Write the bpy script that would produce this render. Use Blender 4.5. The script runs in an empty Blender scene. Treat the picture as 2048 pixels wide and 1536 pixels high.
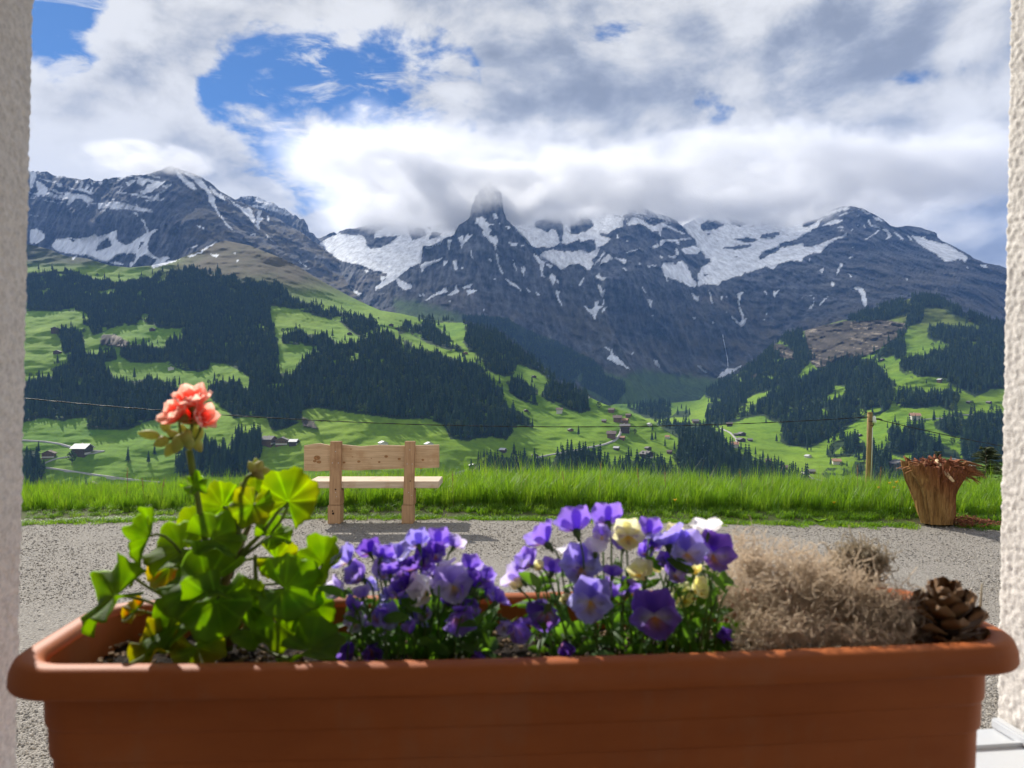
import bpy, bmesh, math, random
import numpy as np
from mathutils import Vector, Matrix, noise as mnoise

R = math.radians
random.seed(7)
rng = np.random.default_rng(11)
sc = bpy.context.scene
COL = sc.collection

# ------------------------------------------------------------------ camera
F = 1538.0            # focal length in pixels of the 2048 px wide photograph
CAMZ = 1.44           # eye height above the gravel
cam_d = bpy.data.cameras.new('camera')
cam_d.sensor_width = 36.0
cam_d.lens = F / 2048.0 * 36.0
cam_d.clip_start = 0.02
cam_d.clip_end = 60000
cam_d.dof.use_dof = True
cam_d.dof.focus_distance = 9.0
cam_d.dof.aperture_fstop = 10.0
cam = bpy.data.objects.new('camera', cam_d)
COL.objects.link(cam)
cam.location = (0, 0, CAMZ)
cam.rotation_euler = (R(90), 0, 0)
sc.camera = cam

# ------------------------------------------------------------------ light
SUN_AZ = R(-34)       # to the left of the view direction (+Y)
SUN_EL = R(35)
to_sun = Vector((math.sin(SUN_AZ) * math.cos(SUN_EL), math.cos(SUN_AZ) * math.cos(SUN_EL), math.sin(SUN_EL)))
sd = bpy.data.lights.new('sun', 'SUN')
sd.energy = 4.8
sd.angle = R(0.55)
sd.color = (1.0, 0.95, 0.86)
so = bpy.data.objects.new('sun', sd)
COL.objects.link(so)
so.rotation_euler = (-to_sun).to_track_quat('-Z', 'Y').to_euler()

sc.view_settings.view_transform = 'Standard'
sc.view_settings.look = 'None'
sc.view_settings.exposure = 0.55
sc.view_settings.gamma = 1.0
sc.view_settings.use_curve_mapping = False
sc.cycles.max_bounces = 7
sc.cycles.diffuse_bounces = 3
sc.cycles.glossy_bounces = 2
sc.cycles.transmission_bounces = 4
sc.cycles.transparent_max_bounces = 8
sc.cycles.volume_bounces = 5
sc.cycles.caustics_reflective = False
sc.cycles.caustics_refractive = False
sc.cycles.use_denoising = True
sc.cycles.sample_clamp_indirect = 6.0

# ------------------------------------------------------------------ node helpers
class NT:
    def __init__(self, tree):
        self.t = tree
    def n(self, typ, **kw):
        nd = self.t.nodes.new(typ)
        for k, v in kw.items():
            if k.startswith('i_'):
                nd.inputs[k[2:].replace('_', ' ')].default_value = v
            else:
                setattr(nd, k, v)
        return nd
    def l(self, a, b):
        self.t.links.new(a, b)
    def val(self, sock, v):
        if hasattr(v, 'links') or isinstance(v, bpy.types.NodeSocket):
            self.l(v, sock)
        else:
            sock.default_value = v
    def math(self, op, a, b=None, c=None, clamp=False):
        m = self.n('ShaderNodeMath', operation=op, use_clamp=clamp)
        self.val(m.inputs[0], a)
        if b is not None: self.val(m.inputs[1], b)
        if c is not None: self.val(m.inputs[2], c)
        return m.outputs[0]
    def vmath(self, op, a, b=None, out=0):
        m = self.n('ShaderNodeVectorMath', operation=op)
        self.val(m.inputs[0], a)
        if b is not None: self.val(m.inputs[1], b)
        return m.outputs[out]
    def mix(self, f, a, b):
        m = self.n('ShaderNodeMix', data_type='RGBA')
        self.val(m.inputs[0], f); self.val(m.inputs[6], a); self.val(m.inputs[7], b)
        return m.outputs[2]
    def noise(self, vec, scale, detail=4, rough=0.55, dist=0.0):
        m = self.n('ShaderNodeTexNoise')
        if vec is not None: self.l(vec, m.inputs['Vector'])
        m.inputs['Scale'].default_value = scale
        m.inputs['Detail'].default_value = detail
        m.inputs['Roughness'].default_value = rough
        m.inputs['Distortion'].default_value = dist
        return m.outputs[0]
    def ramp(self, f, stops):
        m = self.n('ShaderNodeValToRGB')
        self.val(m.inputs[0], f)
        cr = m.color_ramp
        while len(cr.elements) > 1: cr.elements.remove(cr.elements[-1])
        cr.elements[0].position = stops[0][0]; cr.elements[0].color = (*stops[0][1], 1)
        for p, c in stops[1:]:
            e = cr.elements.new(p); e.color = (*c, 1)
        return m.outputs[0]
    def smooth(self, v, lo, hi):
        m = self.n('ShaderNodeMapRange', interpolation_type='SMOOTHSTEP')
        self.val(m.inputs[0], v)
        m.inputs[1].default_value = lo; m.inputs[2].default_value = hi
        return m.outputs[0]
    def mapping(self, vec, scale):
        m = self.n('ShaderNodeMapping')
        self.l(vec, m.inputs[0]); m.inputs['Scale'].default_value = scale
        return m.outputs[0]

def new_mat(name):
    m = bpy.data.materials.new(name)
    m.use_nodes = True
    m.node_tree.nodes.clear()
    t = NT(m.node_tree)
    out = t.n('ShaderNodeOutputMaterial')
    return m, t, out

def mat_simple(name, col, rough=0.6, var=0.15, scale=8.0, bump=0.0, bscale=60.0, spec=0.3, trans=0.0, tcol=None, coord='Object', stretch=(1, 1, 1), col2=None):
    """plain surface with colour mottling, optional bump and leaf-like translucency"""
    m, t, out = new_mat(name)
    tc = t.n('ShaderNodeTexCoord')
    v = t.mapping(tc.outputs[coord], stretch)
    nz = t.noise(v, scale, 5, 0.6)
    c2 = col2 if col2 else tuple(x * (1 - var) for x in col)
    c1 = tuple(min(1, x * (1 + var)) for x in col)
    c = t.ramp(nz, [(0.3, c2), (0.7, c1)])
    b = t.n('ShaderNodeBsdfPrincipled')
    t.l(c, b.inputs['Base Color'])
    b.inputs['Roughness'].default_value = rough
    b.inputs['Specular IOR Level'].default_value = spec
    if bump:
        bn = t.n('ShaderNodeBump')
        bn.inputs['Strength'].default_value = bump
        bn.inputs['Distance'].default_value = 0.01
        t.l(t.noise(v, bscale, 5, 0.6), bn.inputs['Height'])
        t.l(bn.outputs[0], b.inputs['Normal'])
    s = b.outputs[0]
    if trans:
        tr = t.n('ShaderNodeBsdfTranslucent')
        if tcol:
            t.l(t.mix(0.75, c, (*tcol, 1)), tr.inputs[0])
        else:
            t.l(c, tr.inputs[0])
        mx = t.n('ShaderNodeMixShader')
        mx.inputs[0].default_value = trans
        t.l(s, mx.inputs[1]); t.l(tr.outputs[0], mx.inputs[2])
        s = mx.outputs[0]
    t.l(s, out.inputs[0])
    return m

# ------------------------------------------------------------------ sky with clouds
world = bpy.data.worlds.new('World')
sc.world = world
world.use_nodes = True
wt = NT(world.node_tree)
world.node_tree.nodes.clear()
wo = wt.n('ShaderNodeOutputWorld')
bg = wt.n('ShaderNodeBackground')
sky = wt.n('ShaderNodeTexSky', sky_type='NISHITA')
sky.sun_disc = False
sky.sun_elevation = SUN_EL
sky.sun_rotation = SUN_AZ
sky.altitude = 1500
sky.air_density = 1.0
sky.dust_density = 0.3
sky.ozone_density = 2.0
SKY_STR = 0.06
geo = wt.n('ShaderNodeTexCoord')
d = geo.outputs['Generated']
def dirpx(px, py):
    return Vector(((px - 1024) / F, 1.0, (768 - py) / F)).normalized()
# cloud coordinates: the direction, squeezed vertically so that clouds lie flat towards the horizon
sepd = wt.n('ShaderNodeSeparateXYZ'); wt.l(d, sepd.inputs[0])
cv = wt.n('ShaderNodeCombineXYZ')
wt.l(sepd.outputs[0], cv.inputs[0]); wt.l(sepd.outputs[1], cv.inputs[1])
wt.l(wt.math('MULTIPLY', sepd.outputs[2], 1.75), cv.inputs[2])
cvec = cv.outputs[0]
sun_off = wt.vmath('ADD', cvec, (to_sun.x * 0.04, to_sun.y * 0.04, to_sun.z * 0.04 * 1.75))
def cloud_density(vec):
    a = wt.noise(vec, 3.1, 3, 0.5, 0.0)
    b = wt.noise(vec, 6.3, 14, 0.585, 0.2)
    return wt.math('ADD', wt.math('MULTIPLY', a, 0.45), wt.math('MULTIPLY', b, 0.55))
dens0 = cloud_density(cvec)
dens1 = cloud_density(sun_off)
# coverage: where the real sky has its openings (direction, angular radius, depth)
gaps = [((790, 180), 0.100, 0.19), ((620, 190), 0.105, 0.18), ((500, 180), 0.075, 0.16), ((325, 112), 0.022, 0.10), ((870, 225), 0.085, 0.20), ((900, 130), 0.04, 0.08),
        ((590, 255), 0.055, 0.14), ((700, 268), 0.065, 0.15), ((400, 215), 0.03, 0.06), ((820, 130), 0.08, 0.10), ((110, 40), 0.075, 0.20), ((170, 75), 0.03, 0.12), ((230, 5), 0.05, 0.06), ((610, 400), 0.035, 0.12), ((680, 395), 0.025, 0.09), ((270, 190), 0.03, 0.05),
        ((1450, 210), 0.04, 0.065), ((1900, 120), 0.05, 0.06), ((1985, 50), 0.05, 0.12), ((1940, 460), 0.018, 0.10), ((1640, 60), 0.04, 0.05)]
cover = None
for (px, py), rad, depth in gaps:
    c = dirpx(px, py)
    dist = wt.vmath('DISTANCE', d, tuple(c), out=1)
    g = wt.math('MULTIPLY', wt.smooth(wt.math('DIVIDE', dist, rad), 1.5, 0.0), depth)
    cover = g if cover is None else wt.math('ADD', cover, g)
cover = wt.math('MINIMUM', cover, 0.178)
edist = wt.vmath('DISTANCE', d, tuple(dirpx(115, 45)), out=1)
cover = wt.math('ADD', cover, wt.math('MULTIPLY', wt.smooth(edist, 0.085, 0.02), 0.09))
# broken cloud overhead, a closed bank where it piles up over the mountains towards the horizon
bank = wt.math('MULTIPLY', wt.smooth(sepd.outputs[2], 0.80, 0.36), 0.19)
lump = wt.math('ADD', wt.math('SUBTRACT', dens0, cover), wt.math('SUBTRACT', bank, 0.08))
CL_LO, CL_HI = 0.405, 0.47
alpha = wt.smooth(lump, CL_LO, CL_HI)
# thin torn wisps drifting in the openings
wv = wt.n('ShaderNodeMapping'); wt.l(cvec, wv.inputs[0]); wv.inputs['Rotation'].default_value = (0, R(28), 0); wv.inputs['Scale'].default_value = (9.0, 9.0, 17.0)
wisp = wt.noise(wv.outputs[0], 1.0, 10, 0.66, 0.8)
alpha = wt.math('MAXIMUM', alpha, wt.math('MULTIPLY', wt.smooth(wisp, 0.50, 0.68), 0.85))
light = wt.math('SUBTRACT', dens0, dens1)          # thinner towards the sun: lit side
thick = wt.smooth(lump, 0.42, 0.62)
# broad change of brightness: thick grey cover to the right (opposite the sun), bright veils to the left
gx = wt.vmath('DOT_PRODUCT', d, tuple(dirpx(1700, 330)), out=1)
greyside = wt.smooth(gx, 0.80, 0.99)
lo_b = wt.math('SUBTRACT', 1.12, wt.math('MULTIPLY', greyside, 0.24))
br = wt.math('ADD', lo_b, wt.math('MULTIPLY', light, 4.6))
br = wt.math('SUBTRACT', br, wt.math('MULTIPLY', thick, 0.25))
br = wt.math('ADD', 0.36, wt.math('MULTIPLY', wt.smooth(br, 0.18, 1.25), 0.60))
ccol = wt.mix(wt.smooth(br, 0.36, 0.85), (0.87, 0.93, 1.05, 1), (1.0, 0.985, 0.95, 1))
cl = wt.n('ShaderNodeVectorMath', operation='SCALE')
wt.l(ccol, cl.inputs[0]); wt.l(wt.math('MULTIPLY', br, 0.66 / SKY_STR), cl.inputs[3])
# clear sky: the Nishita blue, deepened like the photograph's
skyc = wt.n('ShaderNodeVectorMath', operation='MULTIPLY')
wt.l(sky.outputs[0], skyc.inputs[0]); skyc.inputs[1].default_value = (0.36, 0.66, 1.0)
wt.l(wt.mix(alpha, skyc.outputs[0], cl.outputs[0]), bg.inputs[0])
bg.inputs[1].default_value = SKY_STR
wt.l(bg.outputs[0], wo.inputs[0])
world.cycles.sampling_method = 'MANUAL'
world.cycles.sample_map_resolution = 1024

# ------------------------------------------------------------------ object helpers
def tag(o, label=None, cat=None, group=None, kind=None):
    if label: o['label'] = label
    if cat: o['category'] = cat
    if group: o['group'] = group
    if kind: o['kind'] = kind
    return o
def empty(name, loc=(0, 0, 0), label=None, cat=None, group=None):
    o = bpy.data.objects.new(name, None)
    o.empty_display_size = 0.05
    COL.objects.link(o)
    o.location = loc
    return tag(o, label, cat, group)
def mesh_np(name, verts, faces, mats=(), parent=None, smooth=True, mi=None, kind=None, link=True):
    """verts (N,3), faces (M,4) or (M,3) arrays (or list of lists)"""
    me = bpy.data.meshes.new(name)
    verts = np.asarray(verts, dtype=np.float32)
    if isinstance(faces, np.ndarray):
        n = faces.shape[1]
        me.vertices.add(len(verts)); me.vertices.foreach_set('co', verts.ravel())
        me.loops.add(faces.size); me.loops.foreach_set('vertex_index', faces.astype(np.int32).ravel())
        me.polygons.add(len(faces))
        me.polygons.foreach_set('loop_start', np.arange(0, faces.size, n, dtype=np.int32))
        me.polygons.foreach_set('loop_total', np.full(len(faces), n, dtype=np.int32))
        me.update(calc_edges=True)
    else:
        me.from_pydata([tuple(v) for v in verts], [], [tuple(f) for f in faces])
        me.update()
    for m in (mats if isinstance(mats, (list, tuple)) else [mats]):
        me.materials.append(m)
    if smooth:
        me.polygons.foreach_set('use_smooth', np.ones(len(me.polygons), dtype=bool))
    if mi is not None:
        me.polygons.foreach_set('material_index', np.asarray(mi, dtype=np.int32))
    me.update()
    o = bpy.data.objects.new(name, me)
    if link: COL.objects.link(o)
    if parent: o.parent = parent
    if kind: o['kind'] = kind
    return o
def set_col(o, col, name='Col'):
    a = o.data.color_attributes.new(name, 'FLOAT_COLOR', 'POINT')
    c = np.ones((len(o.data.vertices), 4), dtype=np.float32)
    c[:, :3] = col
    a.data.foreach_set('color', c.ravel())
def set_float(o, val, name):
    a = o.data.attributes.new(name, 'FLOAT', 'POINT')
    a.data.foreach_set('value', np.asarray(val, dtype=np.float32))
class MB:
    """collects simple shapes into one mesh"""
    def __init__(self): self.v = []; self.f = []; self.m = []
    def add(self, vs, fs, m=0):
        b = len(self.v)
        self.v += [tuple(p) for p in vs]
        self.f += [tuple(i + b for i in f) for f in fs]
        self.m += [m] * len(fs)
    def box(self, c, s, m=0, mat=None):
        x, y, z = s[0] / 2, s[1] / 2, s[2] / 2
        vs = [Vector((a * x, b * y, e * z)) for a in (-1, 1) for b in (-1, 1) for e in (-1, 1)]
        if mat is not None: vs = [mat @ p for p in vs]
        vs = [p + Vector(c) for p in vs]
        self.add(vs, [(0, 1, 3, 2), (4, 6, 7, 5), (0, 4, 5, 1), (2, 3, 7, 6), (0, 2, 6, 4), (1, 5, 7, 3)], m)
    def tube(self, pts, rad, seg=8, m=0, cap=True):
        pts = [Vector(p) for p in pts]
        n = len(pts)
        rs = rad if isinstance(rad, (list, tuple)) else [rad] * n
        vs = []; up = Vector((0.13, 0.31, 0.94)).normalized()
        for i, p in enumerate(pts):
            t = (pts[min(i + 1, n - 1)] - pts[max(i - 1, 0)])
            if t.length < 1e-9: t = Vector((0, 0, 1))
            t.normalize()
            a = t.cross(up)
            if a.length < 1e-3: a = t.cross(Vector((1, 0, 0)))
            a.normalize(); b = t.cross(a)
            for k in range(seg):
                th = 2 * math.pi * k / seg
                vs.append(p + (a * math.cos(th) + b * math.sin(th)) * rs[i])
        fs = []
        for i in range(n - 1):
            for k in range(seg):
                k2 = (k + 1) % seg
                fs.append((i * seg + k, i * seg + k2, (i + 1) * seg + k2, (i + 1) * seg + k))
        if cap:
            fs.append(tuple(range(seg - 1, -1, -1)))
            fs.append(tuple((n - 1) * seg + k for k in range(seg)))
        self.add(vs, fs, m)
    def build(self, name, mats, parent=None, smooth=False, kind=None, link=True, bevel=0.0):
        o = mesh_np(name, self.v, self.f, mats, parent, smooth, self.m, kind, link)
        if bevel:
            bm = bmesh.new(); bm.from_mesh(o.data)
            bmesh.ops.bevel(bm, geom=bm.edges[:], offset=bevel, segments=2, affect='EDGES', clamp_overlap=True)
            bm.to_mesh(o.data); bm.free()
        return o
def P(px, py, dd):
    """the point that the photograph shows at pixel (px, py), dd metres away along the view axis"""
    return Vector(((px - 1024) / F * dd, dd, CAMZ - (py - 768) / F * dd))
def children(o): return [c for c in o.children]
def copy_tree(o, parent=None):
    c = o.copy(); COL.objects.link(c)
    if parent is not None: c.parent = parent
    for ch in list(o.children): copy_tree(ch, c)
    return c

# ------------------------------------------------------------------ vectorised noise
_perm = rng.permutation(256); _perm = np.concatenate([_perm, _perm, _perm])
_g = rng.normal(size=(256, 3)); _g /= np.linalg.norm(_g, axis=1)[:, None]
def perlin(p):
    p = np.asarray(p, dtype=np.float64)
    i = np.floor(p).astype(np.int64); f = p - i; i &= 255
    u = f * f * f * (f * (f * 6 - 15) + 10)
    out = 0
    for dx in (0, 1):
        wx = u[:, 0] if dx else 1 - u[:, 0]
        hx = _perm[i[:, 0] + dx]
        for dy in (0, 1):
            wy = u[:, 1] if dy else 1 - u[:, 1]
            hy = _perm[(hx + i[:, 1] + dy) & 255]
            for dz in (0, 1):
                wz = u[:, 2] if dz else 1 - u[:, 2]
                g = _g[_perm[(hy + i[:, 2] + dz) & 255]]
                out = out + wx * wy * wz * (g[:, 0] * (f[:, 0] - dx) + g[:, 1] * (f[:, 1] - dy) + g[:, 2] * (f[:, 2] - dz))
    return out * 1.5
def fbm(p, oct=5, gain=0.5, lac=2.03, ridged=False):
    p = np.asarray(p, dtype=np.float64).copy(); s = 0; a = 1.0; tot = 0
    for o in range(oct):
        n = perlin(p + o * 17.3)
        s = s + a * ((1 - 2 * np.abs(n)) if ridged else n)
        tot += a; a *= gain; p = p * lac
    return s / tot
def st(*a): return np.stack([np.broadcast_to(np.asarray(x, dtype=np.float64), np.broadcast(*a).shape).ravel() for x in a], 1)
def sstep(x, lo, hi):
    t = np.clip((x - lo) / (hi - lo), 0, 1); return t * t * (3 - 2 * t)
def tps(ctrl):
    """thin-plate spline through (px, py, distance) control points, on log distance"""
    c = np.array(ctrl, dtype=np.float64)
    X = c[:, :2] / 500.0; y = np.log(c[:, 2]); n = len(X)
    def K(a, b):
        r2 = ((a[:, None, :] - b[None, :, :]) ** 2).sum(-1)
        return 0.5 * r2 * np.log(r2 + 1e-12)
    A = np.zeros((n + 3, n + 3)); A[:n, :n] = K(X, X) + np.eye(n) * 2e-3
    A[:n, n] = 1; A[:n, n + 1:] = X; A[n, :n] = 1; A[n + 1:, :n] = X.T
    w = np.linalg.solve(A, np.concatenate([y, np.zeros(3)]))
    def f(px, py):
        q = np.stack([np.ravel(px), np.ravel(py)], 1) / 500.0
        out = np.empty(len(q))
        for s in range(0, len(q), 40000):
            e = q[s:s + 40000]
            out[s:s + 40000] = K(e, X) @ w[:n] + w[n] + e @ w[n + 1:]
        return np.exp(out).reshape(np.shape(px))
    return f
def pl(pts):
    a = np.array(pts, dtype=np.float64)
    return lambda x: np.interp(x, a[:, 0], a[:, 1])
# maps of what grows or lies where, drawn over the photograph's frame at 1 px
MW, MH = 2100, 1040
def fill(mask, pts, val=1.0):
    p = np.array(pts, dtype=np.float64)
    x0, x1 = int(max(0, p[:, 0].min())), int(min(MW - 1, p[:, 0].max() + 1))
    y0, y1 = int(max(0, p[:, 1].min())), int(min(MH - 1, p[:, 1].max() + 1))
    if x1 <= x0 or y1 <= y0: return
    ys, xs = np.mgrid[y0:y1 + 1, x0:x1 + 1]
    xs = xs + 0.5; ys = ys + 0.5
    ins = np.zeros(xs.shape, bool); n = len(p)
    for i in range(n):
        xa, ya = p[i]; xb, yb = p[(i + 1) % n]
        if ya == yb: continue
        c = ((ya > ys) != (yb > ys)) & (xs < (xb - xa) * (ys - ya) / (yb - ya) + xa)
        ins ^= c
    sub = mask[y0:y1 + 1, x0:x1 + 1]
    sub[ins] = val
def blur(m, n):
    for _ in range(n):
        m = (m + np.roll(m, 1, 0) + np.roll(m, -1, 0) + np.roll(m, 1, 1) + np.roll(m, -1, 1)) / 5.0
    return m
def samp(m, px, py):
    x = np.clip(px, 0, MW - 2.001); y = np.clip(py, 0, MH - 2.001)
    i = x.astype(int); j = y.astype(int); fx = x - i; fy = y - j
    return (m[j, i] * (1 - fx) * (1 - fy) + m[j, i + 1] * fx * (1 - fy) + m[j + 1, i] * (1 - fx) * fy + m[j + 1, i + 1] * fx * fy)
def zo(ox, oy, s, polys): return [[(ox + x * s, oy + y * s) for x, y in p] for p in polys]
# ================================================================== MOUNTAINS AND VALLEY
Z1 = (40, 320, .1953); Z2 = (440, 380, .1953); Z3 = (800, 360, .1953); Z4 = (1160, 400, .1953); Z5 = (1600, 400, .1953)
Z6 = (40, 600, .2441); Z7 = (500, 560, .2441); Z8 = (940, 600, .2441); Z9 = (1400, 560, .2768); Z10 = (1650, 560, .2767)

snow_polys = zo(*Z1, [
 [(105,120),(170,130),(150,220),(120,290),(105,300)],
 [(160,225),(210,225),(250,265),(290,290),(280,320),(245,350),(265,385),(240,370),(215,340),(190,385),(175,350),(190,320)],
 [(235,195),(300,205),(325,230),(270,220)], [(370,240),(440,250),(430,275),(385,265)],
 [(305,290),(360,310),(400,335),(450,340),(390,350),(350,325)],
 [(460,335),(520,340),(600,350),(680,370),(740,400),(755,420),(720,440),(690,500),(690,440),(640,400),(580,395),(540,430),(480,470),(490,430),(510,390),(440,405)],
 [(500,270),(540,300),(620,290),(700,320),(770,340),(720,350),(600,310),(500,300)],
 [(570,210),(600,205),(590,240),(560,235)], [(730,220),(770,225),(740,260)], [(800,225),(850,225),(820,270),(880,320),(840,290)],
 [(640,215),(660,240),(620,290),(600,280)], [(700,240),(720,260),(680,320),(660,310)], [(760,270),(740,330),(720,320)],
 [(805,445),(880,450),(870,470),(805,510)], [(900,455),(950,435),(940,470),(900,485)], [(945,395),(985,400),(960,415)],
 [(1060,260),(1010,340),(990,350),(1040,270)], [(845,525),(880,505),(875,525)],
 [(1080,240),(1130,210),(1190,205),(1110,270)], [(1200,200),(1290,190),(1330,200),(1260,265),(1200,245)],
 [(1320,250),(1420,230),(1500,210),(1440,270),(1390,290),(1340,330),(1280,350),(1230,370),(1185,410),(1220,360),(1290,290)],
 [(1280,405),(1370,400),(1430,330),(1500,310),(1440,350),(1380,420),(1300,420)], [(1460,270),(1540,250),(1560,240),(1500,300)],
 [(1590,80),(1640,150),(1700,190),(1780,240),(1815,310),(1740,285),(1680,240),(1640,190),(1610,160)],
 [(1640,110),(1760,150),(1860,200),(1900,260),(1950,330),(2010,400),(1990,430),(2040,540),(2048,590),(1990,490),(1930,420),(1940,370),(1900,310),(1840,270),(1780,200)],
 [(1930,250),(1990,310),(2048,360),(2048,390),(1960,320)],
 [(1185,440),(1220,500),(1200,510)], [(1170,545),(1195,540),(1210,595)], [(1235,600),(1270,620),(1310,715),(1320,745),(1295,740),(1280,660)],
 [(320,890),(370,820),(490,800),(560,810),(720,790),(765,760),(800,785),(900,760),(990,715),(995,760),(985,800),(1010,840),(1100,880),(1280,760),(1420,700),(1330,790),(1315,850),(1310,930),(1350,970),(1430,1015),(1380,1020),(1290,965),(1230,990),(1190,1040),(1130,1110),(1120,1050),(1180,1040),(1190,960),(1120,950),(1000,980),(900,1050),(860,1050),(700,990),(680,970),(620,980),(400,940)],
 [(100,730),(160,705),(230,740),(260,770),(240,820),(170,860),(100,850)],
 [(1340,1080),(1400,1030),(1480,990),(1540,1000),(1480,1040),(1600,1030),(1720,990),(1560,1050),(1480,1075),(1360,1110)],
 [(1720,985),(1850,945),(1900,890),(1990,850),(2040,830),(1930,900),(1870,950),(1740,1000)],
 [(1680,930),(1790,880),(1860,860),(1800,890)], [(910,1050),(980,1040),(1070,1075),(1000,1075)],
 [(1805,670),(1860,680),(1850,700)], [(1870,690),(1890,690),(1875,715)],
 [(530,1000),(590,985),(570,1010),(530,1025)], [(140,960),(180,950),(150,965)], [(330,1000),(355,985),(330,1010)],
 [(1940,960),(1980,970),(2040,965),(2030,1000),(1980,990)]])
snow_holes = zo(*Z1, [[(780,940),(800,870),(900,800),(930,830),(950,880),(880,910)], [(500,810),(580,820),(535,840)], [(1240,850),(1290,830),(1200,930),(1180,960)]])
snow_polys += zo(*Z2, [
 [(0,80),(60,120),(40,60),(0,30)], [(60,60),(160,140),(250,190),(300,180),(350,260),(360,350),(420,390),(400,400),(340,340),(280,260),(200,190),(120,120)],
 [(370,330),(390,210),(430,215),(410,270),(450,300),(410,320),(400,390)], [(480,270),(500,270),(510,320),(485,315)],
 [(450,440),(500,480),(565,540),(520,510)], [(0,250),(40,300),(100,380),(155,435),(100,395),(30,320)],
 [(275,455),(370,450),(375,465)], [(130,640),(165,650),(160,670)], [(150,730),(200,715),(195,740)],
 [(800,715),(860,760),(930,820),(880,790)], [(1320,965),(1380,1030),(1450,1055),(1430,1080),(1380,1050)], [(250,60),(300,90),(240,80)],
 [(300,70),(420,80),(540,130),(600,180),(480,140),(380,120)],
 [(1020,560),(1050,520),(1180,470),(1210,455),(1330,460),(1450,470),(1510,530),(1480,550),(1550,600),(1620,600),(1680,580),(1790,510),(1850,470),(1700,480),(1580,490),(1600,430),(1640,410),(1700,380),(1900,370),(1930,430),(2048,500),(2048,720),(1930,800),(1870,860),(1800,920),(1740,950),(1600,1030),(1590,990),(1650,960),(1700,930),(1710,860),(1600,830),(1420,760),(1250,730),(1160,670)],
 [(1480,815),(1540,840),(1500,850)], [(1810,900),(1870,930),(1900,970),(1970,980),(1960,1010),(1880,1020),(1830,980)], [(1650,880),(1700,890),(1660,960)]])
snow_polys += zo(*Z3, [
 [(0,380),(60,400),(640,400),(570,500),(560,570),(440,600),(430,640),(300,690),(240,680),(210,850),(60,920),(0,970)],
 [(210,880),(260,840),(340,830),(440,800),(400,840),(280,880),(220,940)], [(450,830),(490,835),(450,890)],
 [(540,830),(580,820),(595,900),(575,925),(545,870)], [(620,890),(650,890),(635,930)], [(490,615),(530,610),(505,720)],
 [(600,590),(640,570),(660,620),(700,540),(710,570),(760,560),(700,610),(640,660),(635,720),(620,630)], [(715,640),(740,770),(755,830),(735,790)],
 [(780,390),(830,380),(885,400),(870,430),(920,450),(985,455),(900,465),(940,520),(910,570),(990,580),(1005,640),(990,670),(980,720),(970,660),(930,640),(890,590),(840,530),(870,520),(800,460),(775,450)],
 [(950,350),(985,350),(1000,400),(970,400)], [(1085,470),(1140,480),(1110,510)], [(1010,440),(1040,460),(1020,465)],
 [(1110,640),(1210,650),(1190,675),(1140,685)], [(1240,670),(1280,680),(1250,685)],
 [(985,760),(1010,770),(1015,860),(1050,940),(1060,970),(1020,920),(1000,850)], [(895,785),(940,825),(935,840)],
 [(1070,990),(1130,1040),(1200,1090),(1280,1170),(1210,1115),(1130,1065)], [(1160,790),(1180,880),(1215,970),(1170,880)],
 [(1235,860),(1260,920),(1280,870),(1275,990),(1250,930)], [(1290,1100),(1340,1150),(1310,1140)], [(1380,1130),(1430,1190),(1410,1180)],
 [(960,1015),(985,1010),(975,1025)], [(635,1110),(700,1070),(750,1070),(710,1110),(660,1115)], [(690,1130),(800,1125),(740,1165),(700,1180)],
 [(250,1240),(340,1180),(470,1100),(490,1150),(400,1170),(280,1230)], [(480,1190),(560,1130),(590,1060),(590,1130),(610,1130),(570,1175)],
 [(30,1040),(80,1070),(120,1070),(110,1110),(50,1130)], [(0,1020),(40,1060),(0,1080)], [(190,1150),(220,1195),(205,1195)], [(220,1140),(255,1195),(240,1190)],
 [(850,1325),(872,1325),(862,1350)], [(500,1240),(525,1235),(510,1255)],
 [(1060,280),(1250,250),(1380,330),(1480,380),(1470,400),(1380,430),(1370,480),(1440,500),(1500,540),(1560,500),(1620,560),(1640,650),(1570,690),(1370,690),(1270,590),(1130,440)],
 [(1500,300),(1700,330),(1760,430),(1740,550),(1850,560),(1830,610),(1700,660),(1660,640),(1680,520),(1660,420),(1600,370)],
 [(1900,340),(2048,330),(2048,600),(1900,600),(1850,560),(2000,470)],
 [(1430,780),(1480,730),(1580,715),(1640,730),(1780,730),(1890,720),(1930,750),(1990,740),(2048,700),(2010,780),(1950,830),(1990,860),(1940,930),(1900,910),(1850,860),(1760,860),(1680,910),(1645,930),(1610,870),(1500,830)],
 [(1365,750),(1420,800),(1490,850),(1460,940),(1490,1010),(1450,970),(1430,860),(1390,810)],
 [(1500,860),(1560,880),(1550,910)], [(1490,955),(1530,985),(1560,960),(1600,1000),(1575,1085),(1555,1040),(1540,990)],
 [(1600,1020),(1630,1030),(1615,1070)], [(1880,1000),(1890,990),(1860,1060),(1835,1100),(1840,1060)],
 [(1595,1120),(1640,1150),(1625,1200),(1670,1300),(1620,1230)],
 [(1885,1285),(1950,1330),(2000,1300),(2000,1250),(2030,1245),(2010,1280),(2048,1300),(2010,1380),(2000,1430),(1960,1370)]])
snow_holes += zo(*Z3, [[(80,490),(160,480),(240,500),(280,570),(200,600),(130,620),(110,570)], [(270,490),(320,480),(310,520)], [(290,600),(330,530),(430,540),(410,570),(340,600),(300,615)],
 [(440,470),(560,440),(640,440),(580,500),(520,480),(470,510)], [(340,480),(420,460),(400,490)]])
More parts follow.
